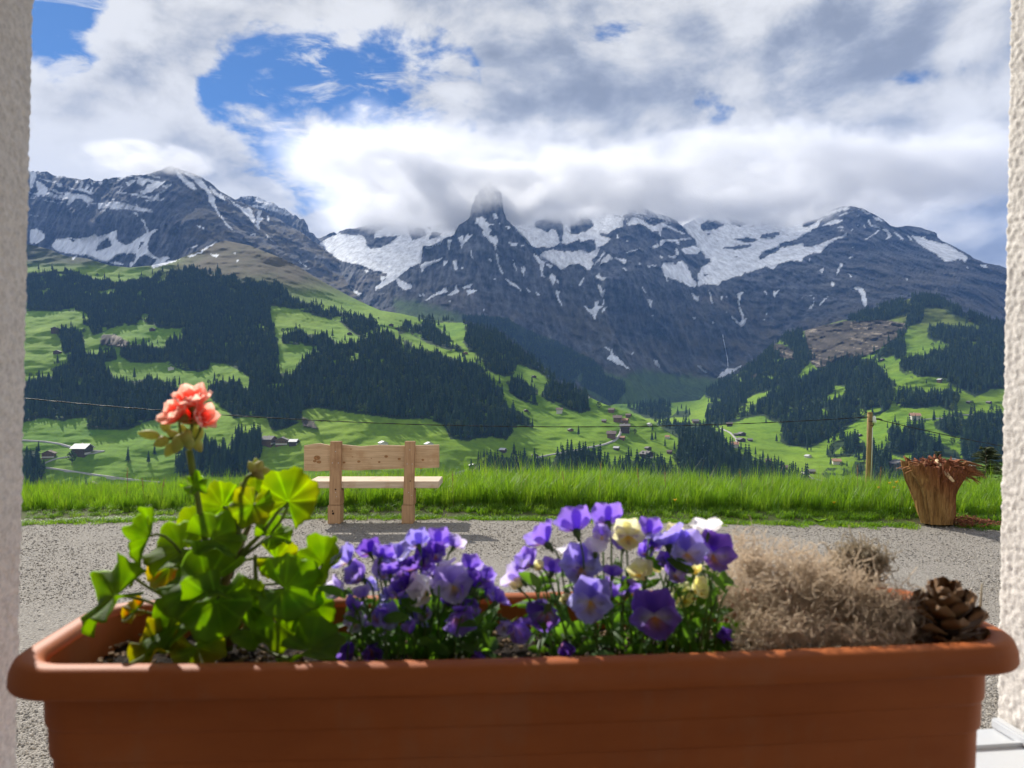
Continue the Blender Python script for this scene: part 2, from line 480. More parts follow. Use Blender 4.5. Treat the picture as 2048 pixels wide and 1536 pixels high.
snow_polys += zo(*Z4, [
 [(0,510),(50,530),(100,550),(150,520),(170,470),(190,500),(150,570),(100,620),(140,650),(95,715),(60,700),(0,660)],
 [(130,150),(300,150),(420,180),(450,130),(440,270),(380,290),(300,340),(250,380),(320,400),(230,470),(170,480),(150,400),(0,430),(0,330),(100,330),(160,290)],
 [(170,640),(250,530),(260,550),(200,620),(130,700)], [(190,690),(230,610),(290,560),(340,605),(270,640),(220,650)], [(355,590),(400,605),(480,615),(460,660),(420,630)],
 [(480,240),(540,180),(640,200),(700,250),(720,310),(680,280),(620,240),(500,265)],
 [(700,250),(760,270),(850,230),(900,260),(1000,310),(1060,340),(1100,370),(1000,320),(900,290),(850,280),(820,380),(810,320),(740,330)],
 [(810,440),(850,410),(960,410),(1120,390),(1150,400),(1040,420),(880,430),(850,450),(830,470)], [(735,465),(800,460),(820,480),(760,490)], [(970,440),(1020,425),(1010,460)],
 [(460,550),(540,515),(640,485),(600,505),(500,545)], [(975,490),(1000,510),(1015,560),(990,570)], [(800,540),(850,590),(840,600)], [(880,550),(930,590),(960,570),(1000,580),(960,600)],
 [(1040,500),(1100,490),(1180,470),(1240,520),(1200,560),(1100,555),(1050,530)],
 [(850,650),(960,640),(970,665),(1050,620),(1100,680),(1150,780),(1200,880),(1170,890),(1090,870),(1000,820),(900,790),(900,850),(870,770),(840,690)],
 [(950,130),(1020,230),(1100,330),(1180,400),(1200,470),(1280,560),(1280,590),(1350,600),(1340,640),(1250,690),(1200,780),(1220,890),(1280,860),(1410,870),(1460,830),(1660,770),(1690,740),(1720,750),(1800,720),(1900,680),(1980,710),(2048,640),(2048,540),(1950,560),(1850,610),(1820,580),(1900,530),(2048,480),(2048,380),(1840,400),(1850,370),(2048,330),(2048,180),(1500,150)],
 [(1305,900),(1340,960),(1375,1090),(1350,1060),(1330,960)], [(1145,950),(1165,960),(1200,1000),(1220,990),(1205,1040),(1170,1010)],
 [(1610,960),(1680,940),(1640,990),(1640,1100),(1670,1170),(1680,1230),(1720,1210),(1660,1310),(1640,1280),(1540,1190),(1560,1195),(1640,1260),(1665,1230),(1640,1140),(1630,1080)],
 [(1480,1120),(1540,1190),(1500,1150)], [(1440,990),(1470,990),(1460,1030)], [(1495,985),(1510,990),(1500,1010)], [(1885,935),(1910,935),(1925,990)],
 [(2000,840),(1985,930),(2000,950),(2048,920),(1990,1010),(1980,960)], [(1850,1255),(1900,1215),(1890,1230)], [(1935,1105),(1955,1080),(1960,1085)], [(1900,1200),(1920,1150),(1925,1165)],
 [(180,870),(210,880),(230,940),(260,910),(240,1000),(250,1050),(210,1110),(170,1130),(175,1170),(150,1230),(110,1160),(40,1085),(110,1120),(160,1090),(150,1050),(190,1045),(180,1090),(230,1080),(240,1010),(200,940)],
 [(235,1110),(285,1085),(230,1160)], [(160,790),(200,745),(210,790),(265,795),(230,830),(210,810)], [(625,890),(650,900),(690,970),(660,940)],
 [(690,1015),(740,1030),(740,1090),(730,1120),(715,1060)], [(740,1180),(765,1185),(750,1195)], [(600,645),(640,660),(610,660)], [(740,660),(800,680),(760,685)], [(430,690),(460,690),(500,745),(480,730)],
 [(1150,1210),(1200,1200),(1180,1225)], [(1300,1160),(1370,1200),(1330,1180)], [(1340,1240),(1400,1280),(1360,1260)], [(0,860),(40,790),(20,860)],
 [(380,330),(400,400),(385,400)], [(470,370),(495,430),(485,430)], [(690,670),(730,690),(710,695)]])
snow_holes += zo(*Z4, [[(1430,495),(1490,485),(1760,450),(1750,490),(1600,510),(1500,505)], [(1560,400),(1700,385),(1830,400),(1780,440),(1650,430)], [(1290,340),(1340,340),(1320,370)],
 [(1230,250),(1320,200),(1400,220),(1490,260),(1400,300),(1260,320)], [(1500,180),(1560,250),(1640,280),(1740,230),(1720,180)], [(1720,290),(1780,250),(1810,260)], [(1850,270),(1860,200),(2048,190),(2048,240)],
 [(1580,570),(1620,580),(1600,600)], [(1260,765),(1320,765),(1280,785)], [(200,330),(280,360),(250,380),(210,360)], [(1840,360),(1900,345),(2048,330),(2048,360),(1900,380)],
 [(1130,690),(1180,760),(1200,850),(1170,800)], [(1215,720),(1240,690),(1220,780)], [(1900,540),(1960,510),(2048,490),(2048,520),(1960,550)]])
snow_polys += zo(*Z5, [
 [(0,290),(120,260),(180,220),(230,190),(180,280),(100,330),(0,380)], [(250,160),(340,110),(420,110),(330,160),(250,175)], [(220,280),(280,240),(340,210),(450,210),(380,245),(280,260)],
 [(380,170),(480,130),(590,110),(480,150)], [(430,85),(520,80),(470,120)], [(590,95),(680,115),(720,150),(640,120)],
 [(0,480),(130,480),(240,440),(340,400),(400,380),(480,345),(490,360),(400,395),(320,440),(250,500),(200,555),(150,540),(60,580),(0,610)],
 [(510,320),(555,285),(540,305)], [(580,260),(620,240),(600,260)], [(570,175),(630,145),(600,170)], [(640,230),(680,295),(665,290)],
 [(700,190),(730,250),(780,260),(830,300),(880,300),(930,350),(950,375),(880,410),(910,370),(860,310),(800,290),(720,270),(695,230)],
 [(660,410),(740,360),(800,310),(825,320),(760,350),(690,400)], [(960,330),(1000,345),(1055,390),(1060,415),(1010,380)], [(1090,345),(1130,380),(1160,420),(1140,420)], [(740,170),(800,180),(860,220),(800,215)],
 [(1140,370),(1280,380),(1300,410),(1400,430),(1530,465),(1600,510),(1650,540),(1710,590),(1700,650),(1660,610),(1580,620),(1510,640),(1400,570),(1300,500),(1220,450),(1180,400)],
 [(540,895),(640,900),(660,940),(675,1010),(690,1060),(665,1100),(640,1040),(635,970),(600,935)], [(315,840),(360,865),(335,890)], [(420,650),(440,655),(400,740),(360,800),(390,720)],
 [(200,720),(250,690),(235,750)], [(480,740),(545,795),(520,785)], [(500,600),(555,565),(515,610)], [(530,500),(575,465),(545,495)],
 [(190,1080),(240,1030),(290,990),(250,1040),(200,1085)], [(95,1110),(140,1050),(150,1010),(80,975),(120,985),(155,1030),(120,1110)], [(0,1040),(45,965),(30,1000)],
 [(1090,790),(1110,820),(1130,800),(1100,830)], [(1840,660),(1900,670),(1925,695),(1870,690)], [(1710,690),(1725,690),(1720,740)], [(95,600),(110,600),(105,650)]])
snow_polys += [[(1552,445),(1606,440),(1606,474),(1552,490)], [(1552,498),(1606,488),(1606,522),(1580,522),(1552,529)]]
snow_holes += zo(*Z5, [[(1260,400),(1300,410),(1400,430),(1460,430),(1400,380),(1300,380)]])
snow_polys += zo(*Z8, [[(1160,400),(1180,450),(1250,510),(1320,580),(1260,540),(1200,520),(1120,480),(1150,455)], [(1500,490),(1540,500),(1560,560),(1530,540)], [(1860,535),(1900,555),(1955,610),(1890,570)], [(1095,375),(1150,405),(1140,415)], [(1320,440),(1345,428),(1330,448)]])
snow_polys += zo(*Z9, [[(120,720),(150,680),(200,640),(250,640),(310,615),(240,670),(160,700)]])
M_snow = np.zeros((MH, MW))
for p in snow_polys: fill(M_snow, p)
for p in snow_holes: fill(M_snow, p, 0)
M_snow = blur(M_snow, 1)

forest_polys = zo(*Z6, [
 [(0,0),(2048,0),(2048,620),(1880,620),(1780,560),(1700,520),(1560,500),(1550,560),(1480,580),(1350,570),(1200,510),(1180,400),(1200,330),(1280,300),(1380,250),(1300,230),(1130,220),(1100,190),(800,200),(700,250),(600,280),(560,200),(500,200),(580,130),(480,60),(300,40),(0,60)],
 [(270,230),(400,220),(520,270),(530,330),(520,420),(640,440),(700,380),(780,390),(800,480),(690,500),(690,560),(600,590),(480,640),(430,650),(280,600),(270,540),(430,510),(350,400),(330,300)],
 [(830,380),(950,350),(1130,370),(1180,410),(1200,500),(1050,510),(900,500),(830,460)],
 [(0,670),(280,610),(430,660),(520,700),(530,620),(620,570),(720,560),(780,640),(950,650),(1040,630),(1250,660),(1330,730),(1330,860),(1200,950),(1000,1000),(880,1060),(560,1050),(540,950),(480,960),(360,980),(200,960),(0,1000)],
 [(1560,690),(1650,650),(1790,660),(1810,710),(2048,720),(2048,960),(1900,950),(1750,960),(1700,900),(1600,840),(1550,760)],
 [(0,1220),(130,1220),(180,1300),(190,1440),(130,1536),(0,1536)],
 [(1280,1300),(1450,1170),(1550,1170),(1680,1190),(1750,1130),(1880,1070),(1990,1070),(1980,1190),(1970,1290),(1850,1440),(1300,1440)]])
forest_polys += zo(*Z1, [[(0,1150),(500,1120),(760,1200),(950,1240),(1300,1200),(1700,1090),(2048,1140),(2048,1536),(0,1536)]])
forest_polys += zo(*Z2, [[(0,860),(150,880),(350,930),(400,990),(480,960),(600,960),(700,1050),(500,1180),(480,1536),(0,1536)]])
forest_polys += zo(*Z7, [
 [(100,10),(250,60),(330,130),(500,190),(640,240),(740,250),(850,290),(1000,305),(1105,370),(1000,400),(900,460),(820,410),(730,330),(560,290),(380,230),(150,200),(60,120)],
 [(0,0),(100,10),(130,200),(180,330),(230,500),(230,600),(260,740),(380,690),(560,560),(700,520),(870,500),(1000,440),(1120,390),(1160,440),(1230,480),(1240,550),(1400,560),(1530,590),(1700,640),(1850,690),(1960,790),(2048,880),(2048,1280),(1990,1260),(1900,1240),(1800,1310),(1640,1290),(1590,1180),(1450,1130),(1200,1130),(830,1080),(560,1040),(420,1050),(440,1140),(300,1210),(180,1230),(150,1160),(170,1060),(0,1060)],
 [(250,460),(330,430),(400,400),(480,430),(660,460),(720,510),(640,550),(480,530),(270,510)],
 [(1210,390),(1300,330),(1340,360),(1440,340),(1560,400),(1680,500),(1740,540),(1740,580),(1640,570),(1480,520),(1330,440),(1310,410),(1220,440)],
 [(1740,330),(1860,360),(2048,420),(2048,760),(1980,740),(1900,640),(1800,580),(1750,500),(1780,420)],
 [(1350,290),(1550,260),(1740,280),(1740,340),(1500,340),(1400,310)], [(1260,480),(1330,500),(1330,560),(1260,550)]])
forest_holes = zo(*Z7, [[(770,640),(920,575),(925,625),(800,660)], [(240,690),(380,690),(370,760),(240,750)], [(230,540),(640,550),(560,580),(260,620)]])
forest_polys += zo(*Z8, [
 [(0,160),(200,200),(400,370),(560,510),(720,650),(690,680),(560,580),(390,520),(380,560),(350,610),(280,620),(180,590),(110,520),(110,450),(0,420)],
 [(320,690),(360,620),(440,640),(480,680),(560,720),(560,860),(430,820),(330,760)], [(580,770),(620,700),(660,670),(760,690),(900,750),(980,850),(990,900),(900,920),(760,870),(620,810)],
 [(1280,870),(1400,880),(1480,860),(1560,850),(1640,870),(1650,960),(1520,980),(1400,940)], [(1640,950),(1700,900),(1790,890),(1800,950)],
 [(100,1310),(180,1270),(450,1290),(680,1290),(770,1220),(1000,1230),(1180,1350),(1250,1290),(1440,1320),(1560,1330),(1720,1400),(1760,1680),(0,1680),(0,1400)],
 [(1500,1000),(1640,990),(1800,1000),(1900,1010),(2048,1090),(2048,1680),(1760,1680),(1720,1380),(1660,1270),(1720,1200),(1740,1140),(1620,1070)],
 [(0,500),(60,500),(150,620),(250,700),(290,850),(450,930),(520,980),(520,1040),(400,1010),(300,1140),(180,1110),(0,1140)]])
forest_polys += zo(*Z9, [
 [(0,1040),(60,1040),(130,1080),(210,1180),(300,1240),(440,1290),(600,1370),(740,1400),(820,1600),(0,1600)],
 [(40,960),(60,880),(150,880),(250,860),(380,900),(480,900),(600,940),(620,1000),(540,1020),(440,970),(330,990),(200,1040),(90,1040),(40,1000)],
 [(30,800),(130,730),(300,620),(430,510),(560,380),(720,340),(770,460),(830,560),(740,640),(700,700),(600,740),(520,790),(380,830),(280,880),(120,860),(40,840)],
 [(600,740),(750,700),(850,640),(1000,590),(1084,560),(1084,760),(980,800),(870,870),(740,920),(640,960),(520,960),(380,960),(380,900),(520,800)],
 [(520,960),(740,930),(870,880),(1084,860),(1084,1000),(960,1120),(830,1190),(780,1210),(640,1190),(580,1160),(600,1070),(560,1010)],
 [(920,1230),(960,1170),(1000,1150),(1084,1130),(1084,1270),(920,1270)], [(880,1390),(920,1350),(1000,1350),(1084,1370),(1084,1400),(950,1400),(930,1440)]])
forest_holes += zo(*Z9, [[(520,460),(600,470),(680,520),(680,570),(600,560),(540,500)], [(360,710),(420,670),(420,720)], [(530,780),(590,765),(590,800),(540,800)], [(270,920),(370,880),(370,940),(280,950)], [(870,860),(1040,770),(1040,810),(880,890)]])
forest_polys += zo(*Z10, [
 [(0,270),(170,260),(380,150),(500,120),(640,60),(760,60),(900,130),(1020,270),(940,250),(840,200),(720,200),(700,300),(600,330),(580,300),(600,230),(440,290),(240,310),(150,280)],
 [(560,340),(600,340),(560,420),(590,500),(580,540),(500,580),(430,580),(340,550),(430,480),(500,420)],
 [(740,340),(840,310),(1000,320),(1180,370),(1360,390),(1360,780),(1200,780),(1090,840),(950,770),(840,700),(750,690),(640,700),(540,650),(540,580),(620,540),(720,540),(790,490),(850,520),(900,540),(830,470),(740,400)],
 [(1020,270),(1090,310),(1180,370),(1360,390),(1360,260),(1150,220),(1060,230)],
 [(0,600),(200,550),(330,560),(420,620),(450,690),(520,740),(500,830),(470,920),(400,960),(300,970),(120,1090),(0,1150)],
 [(510,850),(560,780),(720,800),(820,800),(900,770),(980,820),(950,920),(920,950),(830,900),(700,920),(520,910)],
 [(790,1020),(870,980),(1000,1000),(1130,950),(1360,950),(1360,1300),(1100,1320),(1000,1290),(980,1180),(900,1110),(800,1070)],
 [(450,1080),(490,1030),(570,1100),(600,1040),(720,1020),(720,1100),(830,1170),(960,1220),(980,1290),(830,1260),(750,1300),(650,1330),(600,1290),(500,1260),(420,1220),(450,1170),(540,1150),(470,1140)],
 [(20,1270),(40,1180),(130,1140),(200,1110),(290,1160),(300,1230),(150,1270)], [(180,1380),(220,1300),(290,1310),(300,1400),(250,1420)],
 [(330,1200),(370,1220),(420,1250),(470,1300),(480,1400),(560,1370),(640,1340),(700,1360),(760,1600),(330,1600)]])
forest_holes += zo(*Z10, [[(0,840),(130,760),(130,820),(0,880)], [(340,570),(500,540),(530,600),(540,660),(430,640)]])
far_polys = zo(*Z8, [[(0,130),(300,150),(500,260),(700,330),(880,430),(1000,480),(1110,600),(1060,610),(900,600),(850,690),(900,720),(720,650),(560,510),(400,370),(200,200)],
 [(930,620),(1000,600),(1180,640),(1270,670),(1270,760),(1180,860),(1080,790),(900,700)]]) + zo(*Z7, [[(1740,290),(2048,300),(2048,420),(1860,360),(1740,330)]])
M_for = np.zeros((MH, MW)); M_far = np.zeros((MH, MW))
for p in forest_polys: fill(M_for, p)
for p in forest_holes: fill(M_for, p, 0)
for p in far_polys: fill(M_far, p)
# valley head pastures on the big massif, scree, dry alpine turf
M_green = np.zeros((MH, MW))
for p in zo(*Z8, [[(800,560),(1110,590),(1270,640),(1400,570),(1700,610),(2000,650),(2100,660),(2100,900),(1280,900),(1000,800)]]) + zo(*Z3, [[(-60,1225),(100,1235),(250,1270),(420,1310),(560,1360),(660,1400),(660,1500),(-60,1500)]]):
    fill(M_green, p)
M_green = blur(M_green, 40)
M_scree = np.zeros((MH, MW))
for p in zo(*Z10, [[(-20,330),(150,300),(430,290),(600,320),(560,400),(430,480),(330,540),(130,590),(-20,620)]]) + zo(*Z9, [[(520,460),(600,470),(680,520),(690,580),(600,570),(540,510)], [(760,340),(1084,300),(1084,580),(850,640),(760,560)], [(360,710),(420,670),(420,720)]]) + zo(*Z7, [[(420,1120),(520,1160),(560,1230),(440,1200)]]) + zo(*Z6, [[(670,290),(760,280),(900,350),(870,390),(760,380),(660,370)]]):
    fill(M_scree, p)
M_scree = blur(M_scree, 4)
M_road = np.zeros((MH, MW))

# ---- materials of the land: colour of what lies there comes per vertex, grain and relief from noise
def land_mat(name, bump, scale, rough=0.95, sq=(1, 1, 1), con=1.1):
    m, t, out = new_mat(name)
    a = t.n('ShaderNodeVertexColor', layer_name='Col')
    tc = t.n('ShaderNodeTexCoord')
    nz = t.noise(t.mapping(tc.outputs['Object'], sq), scale, 7, 0.68)
    g = t.math('ADD', 1.0 - con / 2, t.math('MULTIPLY', nz, con))
    sc_ = t.n('ShaderNodeVectorMath', operation='SCALE')
    t.l(a.outputs[0], sc_.inputs[0]); t.l(g, sc_.inputs[3])
    b = t.n('ShaderNodeBsdfPrincipled')
    t.l(sc_.outputs[0], b.inputs['Base Color'])
    b.inputs['Roughness'].default_value = rough
    b.inputs['Specular IOR Level'].default_value = 0.1
    bn = t.n('ShaderNodeBump'); bn.inputs['Strength'].default_value = 0.7; bn.inputs['Distance'].default_value = bump
    t.l(nz, bn.inputs['Height']); t.l(bn.outputs[0], b.inputs['Normal'])
    t.l(b.outputs[0], out.inputs[0])
    return m
M_rockm = land_mat('mountain_rock', 22.0, 0.03, sq=(1.6, 0.4, 0.45), con=1.9)
M_meadowm = land_mat('meadow_turf', 1.2, 0.12)

class Layer:
    def __init__(self, name, px0, px1, top, bot, ctrl, rock, step=2.1, jag=0.0, back=(0.18, 0.5), mode='rock'):
        self.name = name; self.px0, self.px1 = px0, px1
        self.top = pl(top); self.bot = bot if callable(bot) else (lambda x: np.full(np.shape(x), float(bot)))
        self.D = tps(ctrl); self.rock = rock; self.step = step; self.jag = jag; self.back = back; self.mode = mode
    def edge(self, px):
        t = self.top(px)
        if self.jag:
            q = st(px / 26.0, 3.1, 0.5 + len(self.name)); q2 = st(px / 7.0, 9.1, 0.5)
            t = t + (fbm(q, 3) * self.jag + fbm(q2, 2) * self.jag * 0.35).reshape(np.shape(px))
        return t
    def depth(self, px, py):
        """distance with the relief of gullies, ledges and terracettes"""
        d0 = self.D(px, py)
        x = (px - 1024) / F * d0; z = CAMZ - (py - 768) / F * d0
        sh = np.shape(px)
        if self.mode == 'rock':
            snow = samp(M_snow, px, py)
            w = sstep(1.0 - samp(blurred_snow, px, py), 0.15, 0.8)
            wg = 1 - 0.75 * samp(M_green, px, py)
            q = st(x / 210.0, d0 / 330.0, z / 420.0)
            warp = fbm(q * 1.3 + 5, 3)
            g = fbm(st(x / 190.0 + warp.reshape(sh) * 0.5 + z / 900.0, d0 / 600.0, z / 560.0), 5, 0.55, ridged=True).reshape(sh)
            s = fbm(st(x / 420.0, d0 / 500.0, (z + 0.18 * x) / 42.0), 4, 0.6).reshape(sh)
            f = fbm(st(x / 34.0 + z / 300.0, d0 / 330.0, z / 240.0), 5, 0.62, ridged=True).reshape(sh)
            k = d0 / 3600.0
            rel = (-(g - 0.35) * 170 + s * 14 + f * 60) * (0.22 + 0.78 * w) * wg * k
            return d0 + rel * self.rock
        q = st(x / 260.0, d0 / 300.0, z / 300.0)
        a = fbm(q, 4).reshape(sh) * 70
        b = fbm(st(x / 70.0, d0 / 17.0, 0.3), 3, 0.6).reshape(sh) * 9
        c = fbm(st(x / 60.0, d0 / 60.0, 7.0), 3).reshape(sh) * 17
        r = sstep(samp(M_scree, px, py), 0.1, 0.6)
        gl = fbm(st((x + 0.6 * z) / 22.0, d0 / 200.0, z / 120.0), 3, ridged=True).reshape(sh) * -26 * r
        return d0 + (a + b + c) * (d0 / 1400.0) ** 0.7 * self.rock + gl
    def pos(self, px, py):
        px = np.asarray(px, float); py = np.asarray(py, float)
        dd = self.depth(px, py)
        return np.stack([(px - 1024) / F * dd, dd, CAMZ - (py - 768) / F * dd], -1)
    def build(self, mat, label, cat=None):
        us = np.arange(self.px0, self.px1 + self.step, self.step)
        tp = self.edge(us); bt = np.maximum(self.bot(us), tp + 3)
        nv = int(np.max(bt - tp.min()) / self.step) + 2
        rows_py = bt.max() - np.arange(nv) * self.step
        PX = np.repeat(us[None, :], nv, 0); PY = np.clip(rows_py[:, None], tp[None, :], bt[None, :])
        pos = self.pos(PX, PY)
        col = self.colour(PX, PY, pos)
        # the far side of the ridge, sloping down and away
        rows, cols_ = [], []
        last = pos[-1]; dirh = last.copy(); dirh[:, 2] = 0; dirh /= np.linalg.norm(dirh, axis=1)[:, None]
        for k in (0.02, 0.08, 0.3, 1.0):
            r = last + dirh * (self.back[0] * last[:, 1:2] * k)
            r[:, 2] = last[:, 2] - self.back[1] * self.back[0] * last[:, 1] * k
            rows.append(r); cols_.append(col[-1])
        # and the foot carried on below what can be seen
        foot = pos[0].copy(); foot[:, 2] -= 0.10 * foot[:, 1]; foot[:, 1] *= 0.96; foot[:, 0] *= 0.96
        V = np.concatenate([foot[None], pos, np.array(rows)], 0)
        C = np.concatenate([col[:1], col, np.array(cols_)], 0)
        nr, nc = V.shape[:2]
        idx = np.arange(nr * nc).reshape(nr, nc)
        fs = np.stack([idx[:-1, :-1], idx[:-1, 1:], idx[1:, 1:], idx[1:, :-1]], -1).reshape(-1, 4)
        o = mesh_np(self.name, V.reshape(-1, 3), fs, mat, kind='structure')
        set_col(o, C.reshape(-1, 3))
        if label: o['label'] = label
        self.obj = o
        return o
    def colour(self, PX, PY, pos):
        sh = PX.shape; x, y, z = pos[..., 0], pos[..., 1], pos[..., 2]
        wx = fbm(st(PX / 9.0, PY / 9.0, 1.7), 3).reshape(sh) * 3.2
        wy = fbm(st(PX / 9.0, PY / 9.0, 8.7), 3).reshape(sh) * 3.2
        n1 = fbm(st(x / 90.0, y / 200.0, z / 110.0), 5, 0.6).reshape(sh)
        n2 = fbm(st(x / 400.0, y / 500.0, z / 350.0), 4).reshape(sh)
        n3 = fbm(st(x / 18.0 + z / 200.0, y / 130.0, z / 90.0), 5, 0.68).reshape(sh)
        if self.mode == 'rock':
            strat = fbm(st(x / 500.0, y / 600.0, (z + 0.2 * x) / 24.0), 3, 0.65).reshape(sh)
            lum = np.clip(0.088 + 0.08 * n1 + 0.20 * n3 + 0.06 * strat + 0.09 * sstep(n2, .05, .35) * sstep(PY, 560, 680), 0.02, 0.45)
            rock = np.stack([lum * 0.93, lum * 0.98, lum * 1.08], -1)
            warm = sstep(n2, 0.15, 0.5)[..., None] * 0.45
            rock = rock * (1 - warm) + warm * lum[..., None] * np.array([1.25, 0.98, 0.72])
            # dry turf on the ledges and lower slopes
            turf = np.stack([0.088 + 0.03 * n1, 0.070 + 0.02 * n1, 0.034 + 0 * n1], -1)
            tw = (self.turfw(PX, PY, z) * sstep(n1 + 0.5 * n2, -0.35, 0.3))[..., None]
            col = rock * (1 - tw) + turf * tw
            gm = samp(M_green, PX + wx * 4, PY + wy * 3)
            gm = np.clip(gm * (1 + 0.6 * n1), 0, 1)[..., None]
            grass = np.stack([0.075 + 0.03 * n1, 0.125 + 0.03 * n1, 0.03 + 0 * n1], -1)
            col = col * (1 - gm) + grass * gm
            fm = samp(M_far, PX, PY)[..., None]
            col = col * (1 - fm) + fm * np.array([0.03, 0.05, 0.02])
            s = samp(M_snow, PX + wx, PY + wy)
            s = sstep(s + 0.30 * n3 * (s > 0.02), 0.22, 0.48)
            # thin fresh snow lying on ledges near the summits
            hi = sstep(455 + 45 * n2 - PY, -25, 45) * (self.fresh(PX))
            s = np.maximum(s, sstep(strat * 1.0 + n1 * 0.6 + hi * 1.0, 0.72, 0.86) * (hi > 0))
            s = s[..., None]
            streak = fbm(st((x + 0.4 * z) / 14.0, y / 200.0, z / 160.0), 3).reshape(sh)
            sn = np.stack([0.80 + 0.06 * streak, 0.82 + 0.06 * streak, 0.84 + 0.06 * streak], -1)
            col = col * (1 - s) + sn * s
        else:
            n4 = fbm(st(x / 34.0, y / 30.0, 2.0), 4).reshape(sh)
            grass = np.stack([0.148 + 0.08 * n4 + 0.07 * n2, 0.258 + 0.095 * n4 + 0.05 * n2, 0.012 + 0.006 * n4], -1)
            dry = np.stack([0.092 + 0.04 * n1, 0.074 + 0.03 * n1, 0.034 + 0.01 * n1], -1)
            heath = (sstep(PX, 360, 250) * sstep(PY, 556, 536))[..., None]  # upper left band: dark scrub and rock, with cloud shade put into the colour
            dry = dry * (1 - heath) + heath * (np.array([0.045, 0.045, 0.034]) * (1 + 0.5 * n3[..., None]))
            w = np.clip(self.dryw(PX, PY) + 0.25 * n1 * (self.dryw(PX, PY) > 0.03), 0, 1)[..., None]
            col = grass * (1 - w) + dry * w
            hole = fbm(st(PX / 34.0, PY / 17.0, 12.0), 3).reshape(sh)
            f = (samp(M_for, PX + wx, PY - 3 + wy) * (1 - sstep(hole, 0.20, 0.28)))[..., None]
            col = col * (1 - f) + f * np.array([0.028, 0.050, 0.014])
            r = sstep(samp(M_scree, PX + wx * 1.5, PY + wy), 0.15, 0.6)[..., None]
            ss = fbm(st((x + 0.7 * z) / 11.0, y / 150.0, z / 150.0), 4, 0.6).reshape(sh)
            lum = np.clip(0.060 + 0.28 * sstep(ss, 0.10, 0.5) + 0.10 * n3 + 0.05 * n1, 0.03, 0.45)
            scree = np.stack([lum, lum * 0.84, lum * 0.64], -1)
            col = col * (1 - r) + scree * r
            s = sstep(samp(M_snow, PX + wx, PY + wy), 0.35, 0.6)[..., None]
            s = s * (PY < 545)[..., None]
            col = col * (1 - s) + np.array([0.8, 0.82, 0.84]) * s
        return np.clip(col, 0.01, 0.9)
    def turfw(self, px, py, z): return 0.5 * sstep(py, 520, 640)
    def fresh(self, px): return 1.0
    def dryw(self, px, py): return np.zeros(np.shape(px))

blurred_snow = blur(M_snow, 25)

# --- far ridge on the left, behind the pointed peak
Lr = Layer('far_ridge', 380, 690, [(380,400),(440,399),(473,398),(481,393),(493,392),(514,394),(549,407),(559,416),(569,416),(577,423),(586,432),(591,429),(600,438),(607,437),(616,452),(618,464),(627,466),(633,474),(643,485),(690,520)],
           560, [(380,400,4600),(500,392,4700),(640,480,4300),(500,560,4000),(640,560,3900),(560,480,4300)], 0.8, jag=3.0)
Lr.fresh = lambda px: 0.75
Lr.build(M_rockm, 'dark rocky ridge behind the pointed peak, its crest brushed by cloud')
# --- pointed peak on the left
Lp = Layer('pointed_mountain', -40, 775, [(-40,350),(40,345),(61,343),(85,345),(94,342),(108,350),(126,351),(138,355),(165,360),(179,357),(188,362),(204,362),(209,355),(216,357),(231,354),(247,355),(265,351),(294,349),(319,341),(333,334),(344,331),(352,335),(372,342),(401,355),(417,362),(440,381),(469,399),(498,412),(528,422),(561,441),(596,461),(616,474),(635,487),(674,517),(704,536),(729,556),(745,585),(775,625)],
           640, [(-40,600,2600),(60,560,2700),(60,480,3000),(60,440,3080),(60,345,3350),(204,560,2700),(204,490,2920),(204,440,3000),(204,355,3300),(344,600,2600),(344,540,2680),(344,480,2850),(344,400,3150),(344,331,3480),(420,480,2780),(420,365,3560),(500,540,2720),(500,480,3150),(500,413,3700),(560,600,2650),(560,500,3250),(560,441,3800),(640,600,2800),(640,540,3350),(640,487,3900),(720,610,2950),(704,536,3850),(729,560,3600),(60,640,2500),(400,640,2500)], 1.0, jag=3.4)
Lp.turfw = lambda px, py, z: np.clip(sstep(px, 330, 420) * (0.95 - 0.0 * py) * sstep(py - (331 + (px - 344) * 0.35), -5, 30), 0, 1)
Lp.fresh = lambda px: sstep(350 - px, 0, 40) * 0.55
Lp.build(M_rockm, 'pointed mountain with snow gullies and brown turf flank')
